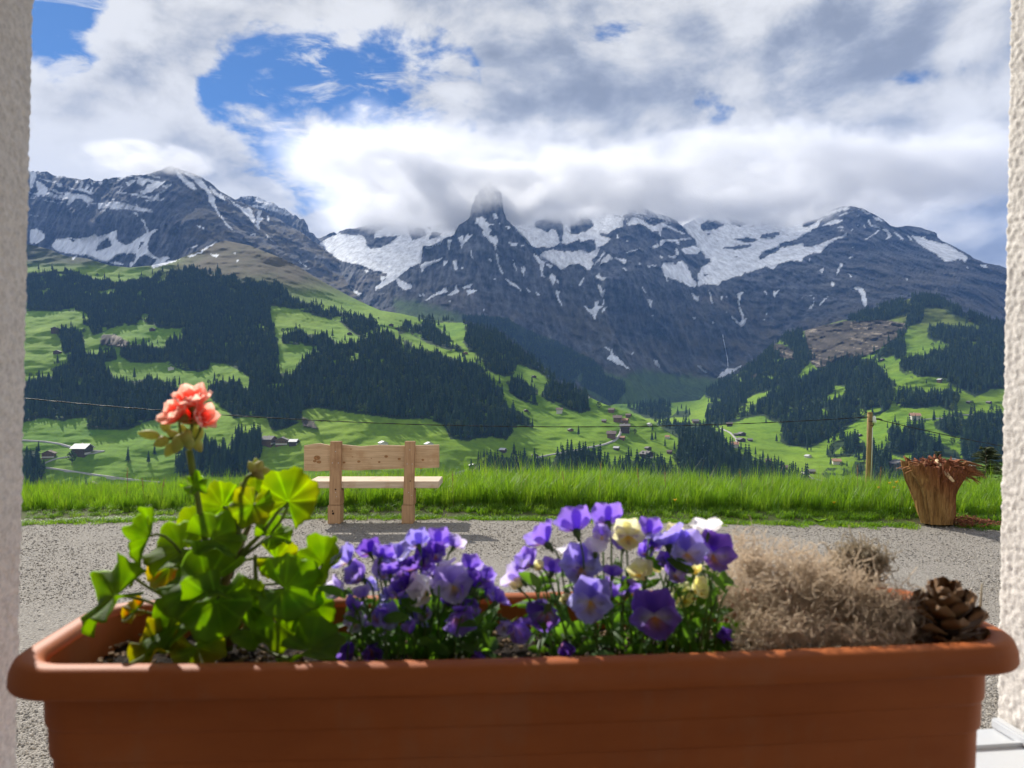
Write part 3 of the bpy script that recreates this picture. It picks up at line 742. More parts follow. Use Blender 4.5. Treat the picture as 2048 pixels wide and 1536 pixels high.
# --- great massif at the head of the valley
top_b = [(590,480),(643,476),(647,474),(661,466),(667,463),(674,467),(680,461),(700,457),(729,452),(752,445),(772,430),(800,438),(840,440),(900,436),(960,425),(1020,415),(1060,402),(1090,372),(1110,352),(1125,345),(1145,349),(1160,356),(1180,380),(1200,398),(1230,405),(1250,396),(1262,400),(1275,408),(1300,420),(1326,430),(1350,438),(1365,452),(1385,440),(1420,425),(1470,418),(1520,415),(1560,420),(1600,432),(1620,440),(1639,437),(1651,427),(1666,418),(1688,413),(1709,412),(1725,417),(1748,428),(1766,438),(1780,452),(1795,454),(1815,452),(1844,454),(1856,460),(1873,466),(1875,474),(1887,484),(1922,500),(1948,517),(1981,527),(2000,531),(2100,556)]
ctrl_b = [(600,480,4600),(600,600,3600),(650,560,3700),(700,530,3600),(760,590,3050),(760,520,3700),(740,455,4700),(850,480,4400),(900,440,4800),(850,560,3300),(1000,440,4900),(1100,520,4150),(1100,450,4700),(1130,350,5350),(1180,540,4000),(1200,420,5000),(1230,560,3650),(1250,480,4200),(1258,405,4800),(1300,480,4250),(1350,520,4000),(1340,565,3750),(1390,572,3800),(1400,500,4450),(1400,440,5050),(1470,540,4000),(1600,440,4900),(1500,480,4600),(1600,520,3850),(1400,640,3500),(1400,740,3250),(1350,780,3000),(1380,810,2650),(1380,860,2350),(1250,640,3450),(1250,720,3150),(1250,790,2800),(1250,860,2400),(1500,700,3250),(1550,620,3450),(1650,560,3500),(1650,640,3050),(1700,620,3000),(1700,500,3900),(1700,412,4350),(1800,500,3800),(1850,520,3600),(1850,456,4350),(1850,590,2950),(1950,600,2850),(1990,530,3500),(2080,560,3300),(2060,660,2750),(1600,720,2900),(1150,640,3500),(1150,750,3000),(2060,860,2300),(600,860,2300),(900,860,2350),(900,640,3000)]
Lb = Layer('massif', 590, 2090, top_b, 860, ctrl_b, 1.0, jag=3.6)
Lb.turfw = lambda px, py, z: 0.75 * sstep(py, 560, 660) * sstep(np.abs(px - 1480), 380, 60) + 0.55 * sstep(px, 1560, 1800) * sstep(py, 470, 590)
Lb.build(M_rockm, 'great rock massif with snowfields, its summits in cloud')
# --- horn standing forward of the massif
top_s = [(745,612),(760,600),(775,585),(790,568),(800,551),(806,542),(822,538),(839,536),(841,524),(844,496),(849,490),(857,493),(870,489),(882,485),(886,477),(898,474),(905,471),(911,463),(918,450),(925,446),(937,438),(941,428),(943,410),(948,404),(950,392),(956,389),(959,379),(967,377),(971,368),(980,363),(984,371),(993,372),(997,381),(1003,384),(1005,400),(1006,420),(1010,429),(1014,441),(1017,443),(1030,452),(1040,462),(1050,472),(1062,490),(1067,497),(1078,512),(1090,522),(1105,528),(1113,532),(1121,541),(1131,534),(1144,528),(1161,528),(1169,534),(1177,542),(1186,555),(1200,590),(1215,630),(1235,680),(1260,730),(1285,775),(1310,800)]
ctrl_s = [(745,640,2700),(770,590,3000),(800,552,3200),(848,492,3450),(850,600,2900),(900,640,2500),(850,680,2300),(980,362,3850),(980,440,3620),(950,480,3450),(960,540,3200),(900,560,3080),(960,620,2800),(1000,700,2450),(1060,500,3500),(1120,545,3350),(1120,640,2950),(1150,720,2600),(1250,780,2350),(1100,720,2500),(1160,530,3400),(1190,600,3150),(1000,800,2250),(1250,860,2150),(800,640,2550),(760,860,2150),(1290,800,2300)]
Ls = Layer('rock_horn', 745, 1310, top_s, 850, ctrl_s, 0.95, jag=2.6)
Ls.turfw = lambda px, py, z: 0.6 * sstep(py, 540, 680)
Ls.fresh = lambda px: 0.0
Ls.build(M_rockm, 'rock tower rising above dark cliffs in front of the massif')
# --- right-hand slope and valley floor
top_nr = [(1130,840),(1230,808),(1300,808),(1340,806),(1400,800),(1408,790),(1433,772),(1486,742),(1519,718),(1555,684),(1575,670),(1600,664),(1640,652),(1700,637),(1750,616),(1800,604),(1840,590),(1856,590),(1880,600),(1930,626),(2000,650),(2100,672)]
ctrl_nr = [(1130,1000,1100),(1130,880,1500),(1250,1000,1050),(1250,900,1300),(1250,850,1700),(1250,808,2100),(1365,890,1180),(1365,840,1600),(1450,1000,860),(1450,920,1000),(1450,870,1220),(1450,830,1560),(1380,806,2150),(1320,808,2200),
 (1600,1000,840),(1600,930,1000),(1600,870,1230),(1600,800,1500),(1600,720,1800),(1600,664,2050),(1800,1000,860),(1800,920,1000),(1800,860,1110),(1800,800,1250),(1800,720,1500),(1800,650,1750),(1848,590,1980),(2060,1000,860),(2000,900,1010),(2000,820,1190),(2000,740,1420),(2000,680,1620),(2000,650,1740),(1486,742,1980),(1500,790,1720),(1540,690,2050)]
Lnr = Layer('valley_slope_right', 1130, 2090, top_nr, 1010, ctrl_nr, 1.0, mode='meadow', back=(0.12, 0.4))
Lnr.dryw = lambda px, py: 0.55 * sstep(py, 700, 600) + 0.15 * sstep(py, 860, 700)
Lnr.build(M_meadowm, 'green valley floor and wooded slope below the massif')
# --- left-hand slope
top_nl = [(-40,492),(60,489),(100,499),(130,512),(175,517),(220,531),(260,535),(302,531),(350,521),(400,500),(430,487),(450,481),(500,491),(565,517),(600,535),(640,560),(700,593),(740,612),(762,621),(800,627),(849,638),(884,642),(925,645),(940,652),(989,664),(1038,702),(1074,732),(1111,765),(1147,783),(1160,786),(1208,808),(1257,825),(1306,847),(1365,878),(1400,902),(1450,934),(1480,960)]
col_l = [(1000,900),(940,960),(880,1045),(800,1185),(720,1345),(650,1510),(580,1700)]
ctrl_nl = [(x,y,dd0) for x in (-40, 200, 420) for y,dd0 in col_l] + [(-40,490,1990),(200,520,1880),(430,487,2060),(400,505,1990),
 (620,1000,890),(620,900,985),(620,864,1030),(640,800,1140),(650,720,1300),(600,640,1520),(560,580,1720),(560,517,2010),(700,593,1900),(850,1000,890),(850,900,985),(850,864,1025),(850,800,1110),(800,740,1225),(770,680,1360),(760,650,1560),(740,612,1860),(830,637,1790),
 (1000,1000,890),(1000,930,960),(1000,880,1030),(1000,800,1150),(960,720,1330),(930,660,1590),(880,643,1730),(1200,1000,880),(1200,930,955),(1200,880,1040),(1200,840,1120),(1200,805,1230),(1100,760,1340),(1040,704,1510),(1365,1000,880),(1365,940,945),(1365,880,1040),(1480,1000,880),(1460,940,950)]
Lnl = Layer('valley_slope_left', -40, 1480, top_nl, 1010, ctrl_nl, 1.0, mode='meadow', back=(0.10, 0.5))
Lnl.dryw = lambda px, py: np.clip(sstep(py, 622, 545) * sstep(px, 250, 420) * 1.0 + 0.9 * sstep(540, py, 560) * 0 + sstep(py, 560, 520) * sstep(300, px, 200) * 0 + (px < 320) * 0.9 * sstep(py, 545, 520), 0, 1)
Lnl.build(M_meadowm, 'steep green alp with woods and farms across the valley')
# ================================================================== WOODS
def tree_mat(name, c1, c2, trans=0.0):
    m, t, out = new_mat(name)
    oi = t.n('ShaderNodeObjectInfo')
    tc = t.n('ShaderNodeTexCoord')
    nz = t.noise(tc.outputs['Object'], 0.9, 3, 0.6)
    f = t.math('ADD', t.math('MULTIPLY', oi.outputs['Random'], 0.6), t.math('MULTIPLY', nz, 0.4))
    c = t.ramp(f, [(0.15, c1), (0.85, c2)])
    b = t.n('ShaderNodeBsdfPrincipled'); t.l(c, b.inputs['Base Color'])
    b.inputs['Roughness'].default_value = 0.9; b.inputs['Specular IOR Level'].default_value = 0.1
    t.l(b.outputs[0], out.inputs[0])
    return m
m_spruce = tree_mat('spruce_needles', (0.010, 0.028, 0.021), (0.046, 0.082, 0.040))
m_leafy = tree_mat('young_leaves', (0.045, 0.080, 0.020), (0.11, 0.145, 0.042))
m_bark = mat_simple('tree_bark', (0.10, 0.075, 0.055), 0.95)
def conifer_mesh(name, seed, h=24.0, rad=4.2, tiers=9, pts=9):
    r = random.Random(seed); mb = MB()
    mb.tube([(0, 0, -3.0), (0, 0, h * 0.3), (0, 0, h * 0.92)], [0.42, 0.32, 0.08], 5, 1)
    for k in range(tiers):
        f = k / (tiers - 1)
        zt = h * (0.16 + 0.84 * f ** 0.95)
        rr = rad * (1 - f) ** 0.8 * r.uniform(0.82, 1.12) + 0.25
        ztip = min(h * 1.01, zt + h * 0.13 * (1.15 - f * 0.6))
        n = pts; off = r.uniform(0, 6.28)
        vs = [(r.uniform(-.12, .12), r.uniform(-.12, .12), ztip)]
        for i in range(2 * n):
            a = off + math.pi * i / n
            q = rr * (r.uniform(0.85, 1.18) if i % 2 == 0 else r.uniform(0.50, 0.74))
            vs.append((q * math.cos(a), q * math.sin(a), zt - rr * (0.34 if i % 2 == 0 else 0.05) + r.uniform(-.25, .25)))
        fs = [(0, 1 + i, 1 + (i + 1) % (2 * n)) for i in range(2 * n)]
        mb.add(vs, fs, 0)
    return mb.build(name, [m_spruce, m_bark], link=False)
def leafy_mesh(name, seed, h=14.0):
    r = random.Random(seed); mb = MB()
    mb.tube([(0, 0, -2.0), (0.1, 0, h * 0.4), (0, 0.2, h * 0.8)], [0.3, 0.22, 0.05], 5, 1)
    for k in range(150):
        th = r.uniform(0, 6.28); u = r.uniform(-1, 1); q = r.uniform(0.45, 1.0) ** 0.5
        lob = 1 + 0.25 * math.sin(3 * th + seed) + 0.2 * math.sin(5 * u + seed)
        c = Vector((math.cos(th) * math.sqrt(1 - u * u) * 4.2 * q * lob, math.sin(th) * math.sqrt(1 - u * u) * 4.2 * q * lob, h * 0.62 + u * h * 0.38 * q))
        ax = Vector((r.uniform(-1, 1), r.uniform(-1, 1), r.uniform(-1, 1))).normalized()
        b = ax.orthogonal().normalized(); c2 = ax.cross(b)
        s = r.uniform(0.5, 1.0)
        mb.add([c + b * s, c + c2 * s, c - b * s, c - c2 * s * 0.8], [(0, 1, 2, 3)], 0)
    return mb.build(name, [m_leafy, m_bark], link=False)
protos = [conifer_mesh('spruce_tree_%d' % i, 20 + i, 24.0, [4.0, 4.7, 3.7, 4.3, 5.0][i], [9, 10, 9, 8, 9][i]) for i in range(5)]
protos += [leafy_mesh('broadleaf_tree_%d' % i, 40 + i) for i in range(2)]
for o in protos: o.name = o.name
proto_col = bpy.data.collections.new('tree_kinds')
for i, o in enumerate(protos): proto_col.objects.link(o)

T_all = []   # (pos, height scale, kind, pixel height, px, py, layer)
def scatter(layer, mask, dens, hbase, leafy=0.06, clip=None, edge=0.5):
    ys, xs = np.nonzero(mask > 0.5)
    n = len(xs)
    top = layer.edge(xs.astype(float))
    ok = (ys > top - 2)
    if clip is not None: ok &= clip(xs, ys)
    xs = xs[ok].astype(float) + rng.random(ok.sum()); ys = ys[ok].astype(float) + rng.random(ok.sum())
    D = layer.D(xs, ys)
    hpx = hbase(xs, ys) * F / D
    p = dens / (0.020 * hpx ** 2)
    keep = rng.random(len(xs)) < p
    xs, ys, hpx = xs[keep], ys[keep], hpx[keep]
    # the crown, too, must stay inside the wood as the photograph outlines it
    hole = fbm(st(xs / 34.0, ys / 17.0, 12.0), 3)
    ok2 = hole < 0.17 + 0.16 * rng.random(len(xs)) ** 3
    xs, ys, hpx = xs[ok2], ys[ok2], hpx[ok2]
    yt = np.clip(ys - hpx * 0.55 + 11 * fbm(st(xs / 14.0, ys / 14.0, 2.2), 2), 0, MH - 1).astype(int)
    tt = layer.edge(xs)
    ins = (mask[yt, np.clip(xs + 13 * fbm(st(xs / 16.0, ys / 16.0, 6.2), 2), 0, MW - 1).astype(int)] > 0.5) | (ys - hpx * 0.62 < tt)
    xs, ys, hpx = xs[ins], ys[ins], hpx[ins]
    pos = layer.pos(xs, ys)
    cl = fbm(st(xs / 60.0, ys / 45.0, 4.4), 2)
    for i in range(len(xs)):
        lf = rng.random() < leafy * (1 + 3.0 * max(0, cl[i]))
        kind = 5 + rng.integers(2) if lf else rng.integers(5)
        s = hpx[i] * layer_len(pos[i]) / 24.0 * rng.uniform(0.50, 1.18)
        T_all.append((pos[i], s, kind, hpx[i] * s, xs[i], ys[i], layer.name))
def layer_len(p): return p[1] / F
hb = lambda x, y: np.interp(y, [600, 700, 800, 920], [15.0, 17.0, 20.0, 26.0])
scatter(Lnl, M_for, 1.0, lambda x, y: np.interp(y, [520, 640, 800, 920], [13.0, 15.0, 20.0, 26.0]), 0.12, lambda x, y: (x < 1340) | (y > 0))
nl_edge = Lnl.edge
scatter(Lnr, M_for, 1.0, hb, 0.15, lambda x, y: (y < np.where(x < 1480, nl_edge(x.astype(float)), 2000)))
M_far_s = M_far * 1.0
scatter(Ls, M_far_s, 0.9, lambda x, y: np.full(np.shape(x), 17.0), 0.1, lambda x, y: y < nl_edge(np.minimum(x, 1479).astype(float)))
# a few outliers strewn along the edges of the woods and over the pastures
edge_m = (blur(M_for, 12) > 0.06) & (M_for < 0.5)
ys, xs = np.nonzero(edge_m)
for layer, lo, hi in ((Lnl, 45, 1440), (Lnr, 1290, 2000)):
    k = (xs > lo) & (xs < hi)
    sel = rng.choice(np.nonzero(k)[0], 260 if layer is Lnl else 170, replace=False)
    for i in sel:
        x, y = float(xs[i]), float(ys[i])
        if y < layer.edge(np.array([x]))[0] + 2 or y > 965: continue
        if layer is Lnr and x < 1480 and y > nl_edge(np.array([x]))[0]: continue
        pp = layer.pos(np.array([x]), np.array([y]))[0]
        lf = rng.random() < 0.35
        s = rng.uniform(0.3, 0.8)
        T_all.append((pp, s, 5 + rng.integers(2) if lf else rng.integers(5), 24 * s * F / pp[1], x, y, layer.name))
print('trees', len(T_all))
SINGLES = [  # solitary trees one can point at: x, y of the foot, height in pixels, kind
 (256, 925, 33, 0, 'solitary dark spruce on the pasture below the farm road', Lnl), (297, 927, 26, 1, 'smaller solitary spruce right of the larger one below the farm road', Lnl),
 (309, 910, 24, 3, 'slim spruce standing on the pasture behind the geranium bloom', Lnl), (144, 931, 30, 5, 'pale broadleaf tree beside the bend of the farm road', Lnl), (172, 970, 17, 2, 'small spruce beside the dark hut above the long grass', Lnl),
 (1157, 871, 21, 1, 'lone spruce on the bright pasture below the small hut', Lnl), (1304, 882, 20, 4, 'left one of two close spruces on the sunny spur', Lnl), (1311, 880, 18, 0, 'right one of two close spruces on the sunny spur', Lnl), (1330, 894, 19, 2, 'spruce near the orange roofed hut on the sunny spur', Lnl),
 (1305, 862, 14, 3, 'spruce beside the white roofed hut on the spur edge', Lnl), (1198, 820, 17, 6, 'bare pale tree on the sunny pasture above the hamlet', Lnl), (1270, 871, 14, 5, 'round pale tree right of the hamlet on the sunny spur', Lnl),
 (1065, 856, 20, 0, 'tall spruce at the tip of the dark wood by the pasture', Lnl),
 (1553, 884, 17, 4, 'lone round spruce on the valley floor by the wood', Lnr), (1532, 846, 12, 1, 'small spruce at the back edge of the valley meadow', Lnr), (1615, 902, 15, 0, 'spruce at the foot of the steep wood on the valley meadow', Lnr), (1622, 902, 13, 2, 'spruce beside its twin at the foot of the steep wood', Lnr),
 (1853, 768, 10, 1, 'small spruce alone on the bright upper pasture of the far slope', Lnr), (1944, 815, 14, 5, 'round tree alone on the pasture at the far slope edge', Lnr), (1846, 701, 10, 0, 'thin spruce alone on the high yellow alp', Lnr)]
single_objs = []
for (px, py, hp, kind, lab, layer) in SINGLES:
    pp = layer.pos(np.array([float(px)]), np.array([float(py)]))[0]
    o = protos[kind].copy(); COL.objects.link(o)
    o.name = 'broadleaf_tree' if kind >= 5 else 'spruce_tree'
    o.location = pp; s = hp * pp[1] / F / (14.0 if kind >= 5 else 24.0)
    o.scale = (s, s, s); o.rotation_euler.z = rng.uniform(0, 6)
    tag(o, lab, 'tree')
# the trees that show largest are things of their own, the rest of the woods one mass
def visible(px, py, hp):
    return 40 < px < 2005 and py - 0.7 * hp < 960
order = sorted(range(len(T_all)), key=lambda i: -(T_all[i][1] * (24 if T_all[i][2] < 5 else 14) / T_all[i][0][1]))
N_IND = 300
ind = set(); cnt = 0
for i in order:
    pos_, s, kind, hp, px, py, ln = T_all[i]
    hpx = s * 24 * F / pos_[1]
    if cnt < N_IND and kind < 5 and 70 < px < 1985 and py - hpx * 0.75 < 940 and py < 975 and not (600 < px < 885 and py > 900):
        ind.add(i); cnt += 1
for i in ind:
    pos_, s, kind, hp, px, py, ln = T_all[i]
    o = protos[kind].copy(); COL.objects.link(o); o.name = 'spruce_tree'
    o.location = pos_; o.scale = (s * rng.uniform(.9, 1.1),) * 2 + (s,); o.rotation_euler.z = rng.uniform(0, 6.28)
    if px > 1850: lab, grp = 'dark spruce in the wood behind the tree stump', 'spruces behind the tree stump'
    elif px > 1735: lab, grp = 'dark spruce between the utility pole and the tree stump', 'spruces between the pole and the stump'
    elif px > 1640: lab, grp = 'dark spruce close on the left side of the utility pole', 'spruces just left of the utility pole'
    elif px > 1480: lab, grp = 'dark spruce at the right end of the gorge wood, under the valley meadow', 'spruces at the right end of the gorge wood'
    elif px > 1330: lab, grp = 'dark spruce of the gorge wood between the sunny spur and the valley meadow', 'spruces of the gorge wood'
    elif px > 1120: lab, grp = 'dark spruce above the long grass below the hamlet road', 'spruces below the hamlet road'
    elif px > 880: lab, grp = 'dark spruce above the long grass just right of the bench', 'spruces right of the bench'
    elif px > 480: lab, grp = 'dark spruce at the foot of the big dark wood above the bench', 'spruces above the bench'
    elif px > 330: lab, grp = 'dark spruce in the wood right behind the geranium stalk', 'spruces behind the geranium stalk'
    else: lab, grp = 'dark spruce at the far left beside the shaded wall', 'spruces beside the shaded wall'
    tag(o, lab, 'tree', grp)
rest = [T_all[i] for i in range(len(T_all)) if i not in ind]
pts = np.array([t[0] for t in rest])
fo = bpy.data.meshes.new('forest'); fo.vertices.add(len(pts)); fo.vertices.foreach_set('co', pts.astype(np.float32).ravel()); fo.update()
for nm, ty, arr in (('tscale', 'FLOAT', [t[1] for t in rest]), ('trot', 'FLOAT', rng.uniform(0, 6.28, len(rest))), ('tkind', 'INT', [int(t[2]) for t in rest])):
    a = fo.attributes.new(nm, ty, 'POINT'); a.data.foreach_set('value', np.array(arr, dtype=np.int32 if ty == 'INT' else np.float32))
forest = bpy.data.objects.new('forest', fo); COL.objects.link(forest)
tag(forest, 'dense spruce woods covering the slopes', None, None, 'stuff')
def instancer(obj, coll, s_attr, r_attr, k_attr, tilt=0.0):
    ng = bpy.data.node_groups.new('scatter_' + obj.name, 'GeometryNodeTree')
    ng.interface.new_socket('Geometry', in_out='INPUT', socket_type='NodeSocketGeometry')
    ng.interface.new_socket('Geometry', in_out='OUTPUT', socket_type='NodeSocketGeometry')
    N = ng.nodes; L = ng.links
    gi = N.new('NodeGroupInput'); go = N.new('NodeGroupOutput')
    ci = N.new('GeometryNodeCollectionInfo'); ci.inputs['Collection'].default_value = coll
    ci.inputs['Separate Children'].default_value = True; ci.inputs['Reset Children'].default_value = True
    ip = N.new('GeometryNodeInstanceOnPoints'); ip.inputs['Pick Instance'].default_value = True
    def attr(nm, ty):
        a = N.new('GeometryNodeInputNamedAttribute'); a.data_type = ty; a.inputs['Name'].default_value = nm; return a.outputs[0]
    rot = N.new('ShaderNodeCombineXYZ')
    L.new(attr(r_attr, 'FLOAT'), rot.inputs[2])
    e2r = N.new('FunctionNodeEulerToRotation'); L.new(rot.outputs[0], e2r.inputs[0])
    L.new(gi.outputs[0], ip.inputs['Points']); L.new(ci.outputs[0], ip.inputs['Instance'])
    L.new(attr(k_attr, 'INT'), ip.inputs['Instance Index'])
    L.new(e2r.outputs[0], ip.inputs['Rotation']); L.new(attr(s_attr, 'FLOAT'), ip.inputs['Scale'])
    L.new(ip.outputs[0], go.inputs[0])
    md = obj.modifiers.new('scatter', 'NODES'); md.node_group = ng
instancer(forest, proto_col, 'tscale', 'trot', 'tkind')
# ================================================================== AIR AND SUMMIT CLOUD
def volume_box(name, lo, hi, mat, label=None):
    mb = MB(); lo = Vector(lo); hi = Vector(hi)
    mb.box((lo + hi) / 2, hi - lo)
    o = mb.build(name, [mat], kind='stuff')
    if label: o['label'] = label
    return o
HAZE = 1.0
m_haze, t, out = new_mat('haze_air')
pv = t.n('ShaderNodeVolumePrincipled')
pv.inputs['Color'].default_value = (0.24, 0.46, 1.0, 1)
pv.inputs['Density'].default_value = 0.60e-4
pv.inputs['Anisotropy'].default_value = 0.0
t.l(pv.outputs[0], out.inputs['Volume'])
if HAZE:
    volume_box('haze', (-7000, -400, -420), (7000, 7600, 1620), m_haze)
# the cloud deck that hides the summits
m_cl, t, out = new_mat('summit_cloud_vapour')
tc = t.n('ShaderNodeTexCoord')
pos = tc.outputs['Object']
sx = t.n('ShaderNodeSeparateXYZ'); t.l(pos, sx.inputs[0])
n1 = t.noise(t.mapping(pos, (1 / 900.0, 1 / 900.0, 1 / 600.0)), 1.0, 7, 0.62, 0.3)
n2 = t.noise(t.mapping(pos, (1 / 210.0, 1 / 210.0, 1 / 150.0)), 1.0, 7, 0.68, 0.3)
hump = t.math('ADD', t.math('MULTIPLY', t.math('SUBTRACT', n1, 0.5), 720.0), t.math('MULTIPLY', t.math('SUBTRACT', n2, 0.5), 420.0))
def near(c, r, depth):
    dv = t.vmath('DISTANCE', t.mapping(pos, (1, 1, 0)), c, out=1)
    return t.math('MULTIPLY', t.smooth(dv, r, r * 0.25), depth)
low = t.math('ADD', near((-150, 3850, 0), 420, 190.0), near((-700, 4450, 0), 650, 60.0))
base = t.math('ADD', t.math('ADD', sx.outputs[2], hump), low)
prof = t.math('MULTIPLY', t.smooth(base, 950, 1050), t.smooth(base, 1240, 1090))
ends = t.math('MULTIPLY', t.smooth(sx.outputs[0], -1250, -700), t.smooth(sx.outputs[0], 2750, 2250))
ends = t.math('MULTIPLY', ends, t.math('MULTIPLY', t.smooth(sx.outputs[1], 3350, 3750), t.smooth(sx.outputs[1], 5900, 5500)))
dn = t.math('MULTIPLY', t.math('MULTIPLY', prof, ends), 0.009)
pv = t.n('ShaderNodeVolumePrincipled')
pv.inputs['Color'].default_value = (0.94, 0.943, 0.955, 1)
pv.inputs['Anisotropy'].default_value = 0.40
t.l(dn, pv.inputs['Density'])
t.l(pv.outputs[0], out.inputs['Volume'])
m_cl.cycles.volume_step_rate = 0.35
CLOUD = 1
if CLOUD:
    volume_box('summit_cloud', (-1300, 3300, 780), (2800, 5950, 1540), m_cl)
    m_w, t, out = new_mat('wisp_vapour')
    tc = t.n('ShaderNodeTexCoord'); pos = tc.outputs['Object']
    nn = t.noise(t.mapping(pos, (1 / 160.0, 1 / 200.0, 1 / 70.0)), 1.0, 5, 0.62, 0.4)
    e = t.vmath('LENGTH', t.mapping(t.vmath('SUBTRACT', pos, (-1590.0, 3330.0, 965.0)), (1 / 330.0, 1 / 260.0, 1 / 75.0)), out=1)
    pv = t.n('ShaderNodeVolumePrincipled'); pv.inputs['Color'].default_value = (0.95, 0.95, 0.96, 1); pv.inputs['Anisotropy'].default_value = 0.25
    t.l(t.math('MULTIPLY', t.smooth(t.math('ADD', t.math('SUBTRACT', nn, 0.42), t.math('MULTIPLY', t.math('SUBTRACT', 1.0, e), 0.25)), 0.05, 0.3), t.math('MULTIPLY', t.smooth(e, 1.0, 0.7), 0.010)), pv.inputs['Density'])
    t.l(pv.outputs[0], out.inputs['Volume']); m_w.cycles.volume_step_rate = 0.5
    volume_box('cloud_wisp', (-1950, 3050, 880), (-1230, 3610, 1050), m_w)
    m_h, t, out = new_mat('horn_cap_vapour')
    tc = t.n('ShaderNodeTexCoord'); pos = tc.outputs['Object']
    nn = t.noise(t.mapping(pos, (1 / 150.0, 1 / 200.0, 1 / 90.0)), 1.0, 6, 0.64, 0.5)
    e = t.vmath('LENGTH', t.mapping(t.vmath('SUBTRACT', pos, (-130.0, 3640.0, 985.0)), (1 / 420.0, 1 / 170.0, 1 / 85.0)), out=1)
    pv = t.n('ShaderNodeVolumePrincipled'); pv.inputs['Color'].default_value = (0.94, 0.943, 0.955, 1); pv.inputs['Anisotropy'].default_value = 0.4
    t.l(t.math('MULTIPLY', t.smooth(t.math('ADD', t.math('SUBTRACT', nn, 0.40), t.math('MULTIPLY', t.math('SUBTRACT', 1.0, e), 0.35)), 0.04, 0.28), t.math('MULTIPLY', t.smooth(e, 1.0, 0.6), 0.010)), pv.inputs['Density'])
    t.l(pv.outputs[0], out.inputs['Volume']); m_h.cycles.volume_step_rate = 0.5
    volume_box('cloud_wisp', (-560, 3460, 890), (300, 3820, 1080), m_h)
# ================================================================== GROUND IN FRONT OF THE HOUSE
def verge_edge(x):      # where the gravel ends and the grass starts (metres ahead)
    return np.interp(x, [-40, -5.2, -3.5, -1.0, 0.2, 2.0, 4.0, 5.1, 40], [7.7, 7.95, 8.25, 8.32, 8.2, 8.02, 7.82, 7.72, 7.5])
m_gravel, t, out = new_mat('gravel_bed')
tc = t.n('ShaderNodeTexCoord'); v = tc.outputs['Object']
vo = t.n('ShaderNodeTexVoronoi'); vo.inputs['Scale'].default_value = 95.0; t.l(v, vo.inputs['Vector'])
vc = t.ramp(vo.outputs['Color'], [(0.0, (0.22, 0.205, 0.185)), (0.45, (0.30, 0.275, 0.24)), (1.0, (0.47, 0.43, 0.38))])
big = t.noise(v, 0.9, 4, 0.6)
c = t.mix(t.smooth(big, 0.42, 0.62), vc, t.mix(0.6, vc, (0.33, 0.30, 0.26, 1)))
b = t.n('ShaderNodeBsdfPrincipled'); t.l(c, b.inputs['Base Color']); b.inputs['Roughness'].default_value = 0.9
b.inputs['Specular IOR Level'].default_value = 0.2
bn = t.n('ShaderNodeBump'); bn.inputs['Strength'].default_value = 1.0; bn.inputs['Distance'].default_value = 0.012; bn.invert = True
t.l(vo.outputs['Distance'], bn.inputs['Height']); t.l(bn.outputs[0], b.inputs['Normal'])
t.l(b.outputs[0], out.inputs[0])
m_peb = []
for i, (c1, c2) in enumerate([((0.22, 0.20, 0.175), (0.44, 0.40, 0.345)), ((0.17, 0.16, 0.15), (0.32, 0.295, 0.26)), ((0.38, 0.335, 0.28), (0.58, 0.54, 0.47))]):
    m_, t, out = new_mat('pebble_stone'); oi = t.n('ShaderNodeObjectInfo')
    b = t.n('ShaderNodeBsdfPrincipled'); t.l(t.ramp(oi.outputs['Random'], [(0, c1), (1, c2)]), b.inputs['Base Color'])
    b.inputs['Roughness'].default_value = 0.85; b.inputs['Specular IOR Level'].default_value = 0.25
    t.l(b.outputs[0], out.inputs[0]); m_peb.append(m_)
# gravel sheet
xs_ = np.linspace(-40, 40, 321); ve = verge_edge(xs_)
rows = [np.full_like(xs_, -12.0), np.full_like(xs_, 0.0), np.full_like(xs_, 3.0), ve - 1.5, ve - 0.4, ve + 0.35]
V = np.array([np.stack([xs_, r, np.zeros_like(xs_) + 0.012 * fbm(st(xs_ / 1.3, r / 1.3, 0.0), 3)], 1) for r in rows])
idx = np.arange(V.shape[0] * V.shape[1]).reshape(V.shape[:2])
fs = np.stack([idx[:-1, :-1], idx[:-1, 1:], idx[1:, 1:], idx[1:, :-1]], -1).reshape(-1, 4)
mesh_np('gravel_yard', V.reshape(-1, 3), fs, m_gravel, kind='structure')
# verge and the hillside falling away behind it
m_soilgrass = mat_simple('verge_turf', (0.055, 0.085, 0.018), 0.95, 0.5, 3.0, 0.6, 40.0, col2=(0.075, 0.06, 0.03))
m_hill = mat_simple('hillside_turf', (0.09, 0.16, 0.025), 0.95, 0.3, 0.12)
prof = [(0.0, 0.004), (0.1, 0.022), (0.35, 0.05), (1.0, 0.07), (1.8, 0.04), (2.6, -0.25), (4.0, -1.1), (8.0, -3.2), (20.0, -8.5), (60.0, -22), (140.0, -40), (300.0, -66), (600.0, -108), (860.0, -146)]
xs2 = np.linspace(-1, 1, 321)
def vpt(k, i):
    off, z = k
    w = 40 + off * 1.0
    x = xs2 * w
    return x, verge_edge(np.clip(x, -40, 40)) + off, z
V = []
for k in prof[:7]:
    x, y, z = vpt(k, 0)
    V.append(np.stack([x, y, z + 0.03 * min(1, k[0] * 3) * fbm(st(x / 0.8, y / 0.8, 2.0), 3)], 1))
V = np.array(V); idx = np.arange(V.shape[0] * V.shape[1]).reshape(V.shape[:2])
fs = np.stack([idx[:-1, :-1], idx[:-1, 1:], idx[1:, 1:], idx[1:, :-1]], -1).reshape(-1, 4)
mesh_np('grass_verge', V.reshape(-1, 3), fs, m_soilgrass, kind='structure')
V = []
for k in prof[6:]:
    x, y, z = vpt(k, 0)
    V.append(np.stack([x, y, z - 0.02 + min(3.0, k[0] * 0.02) * fbm(st(x / 30, y / 30, 2.0), 3)], 1))
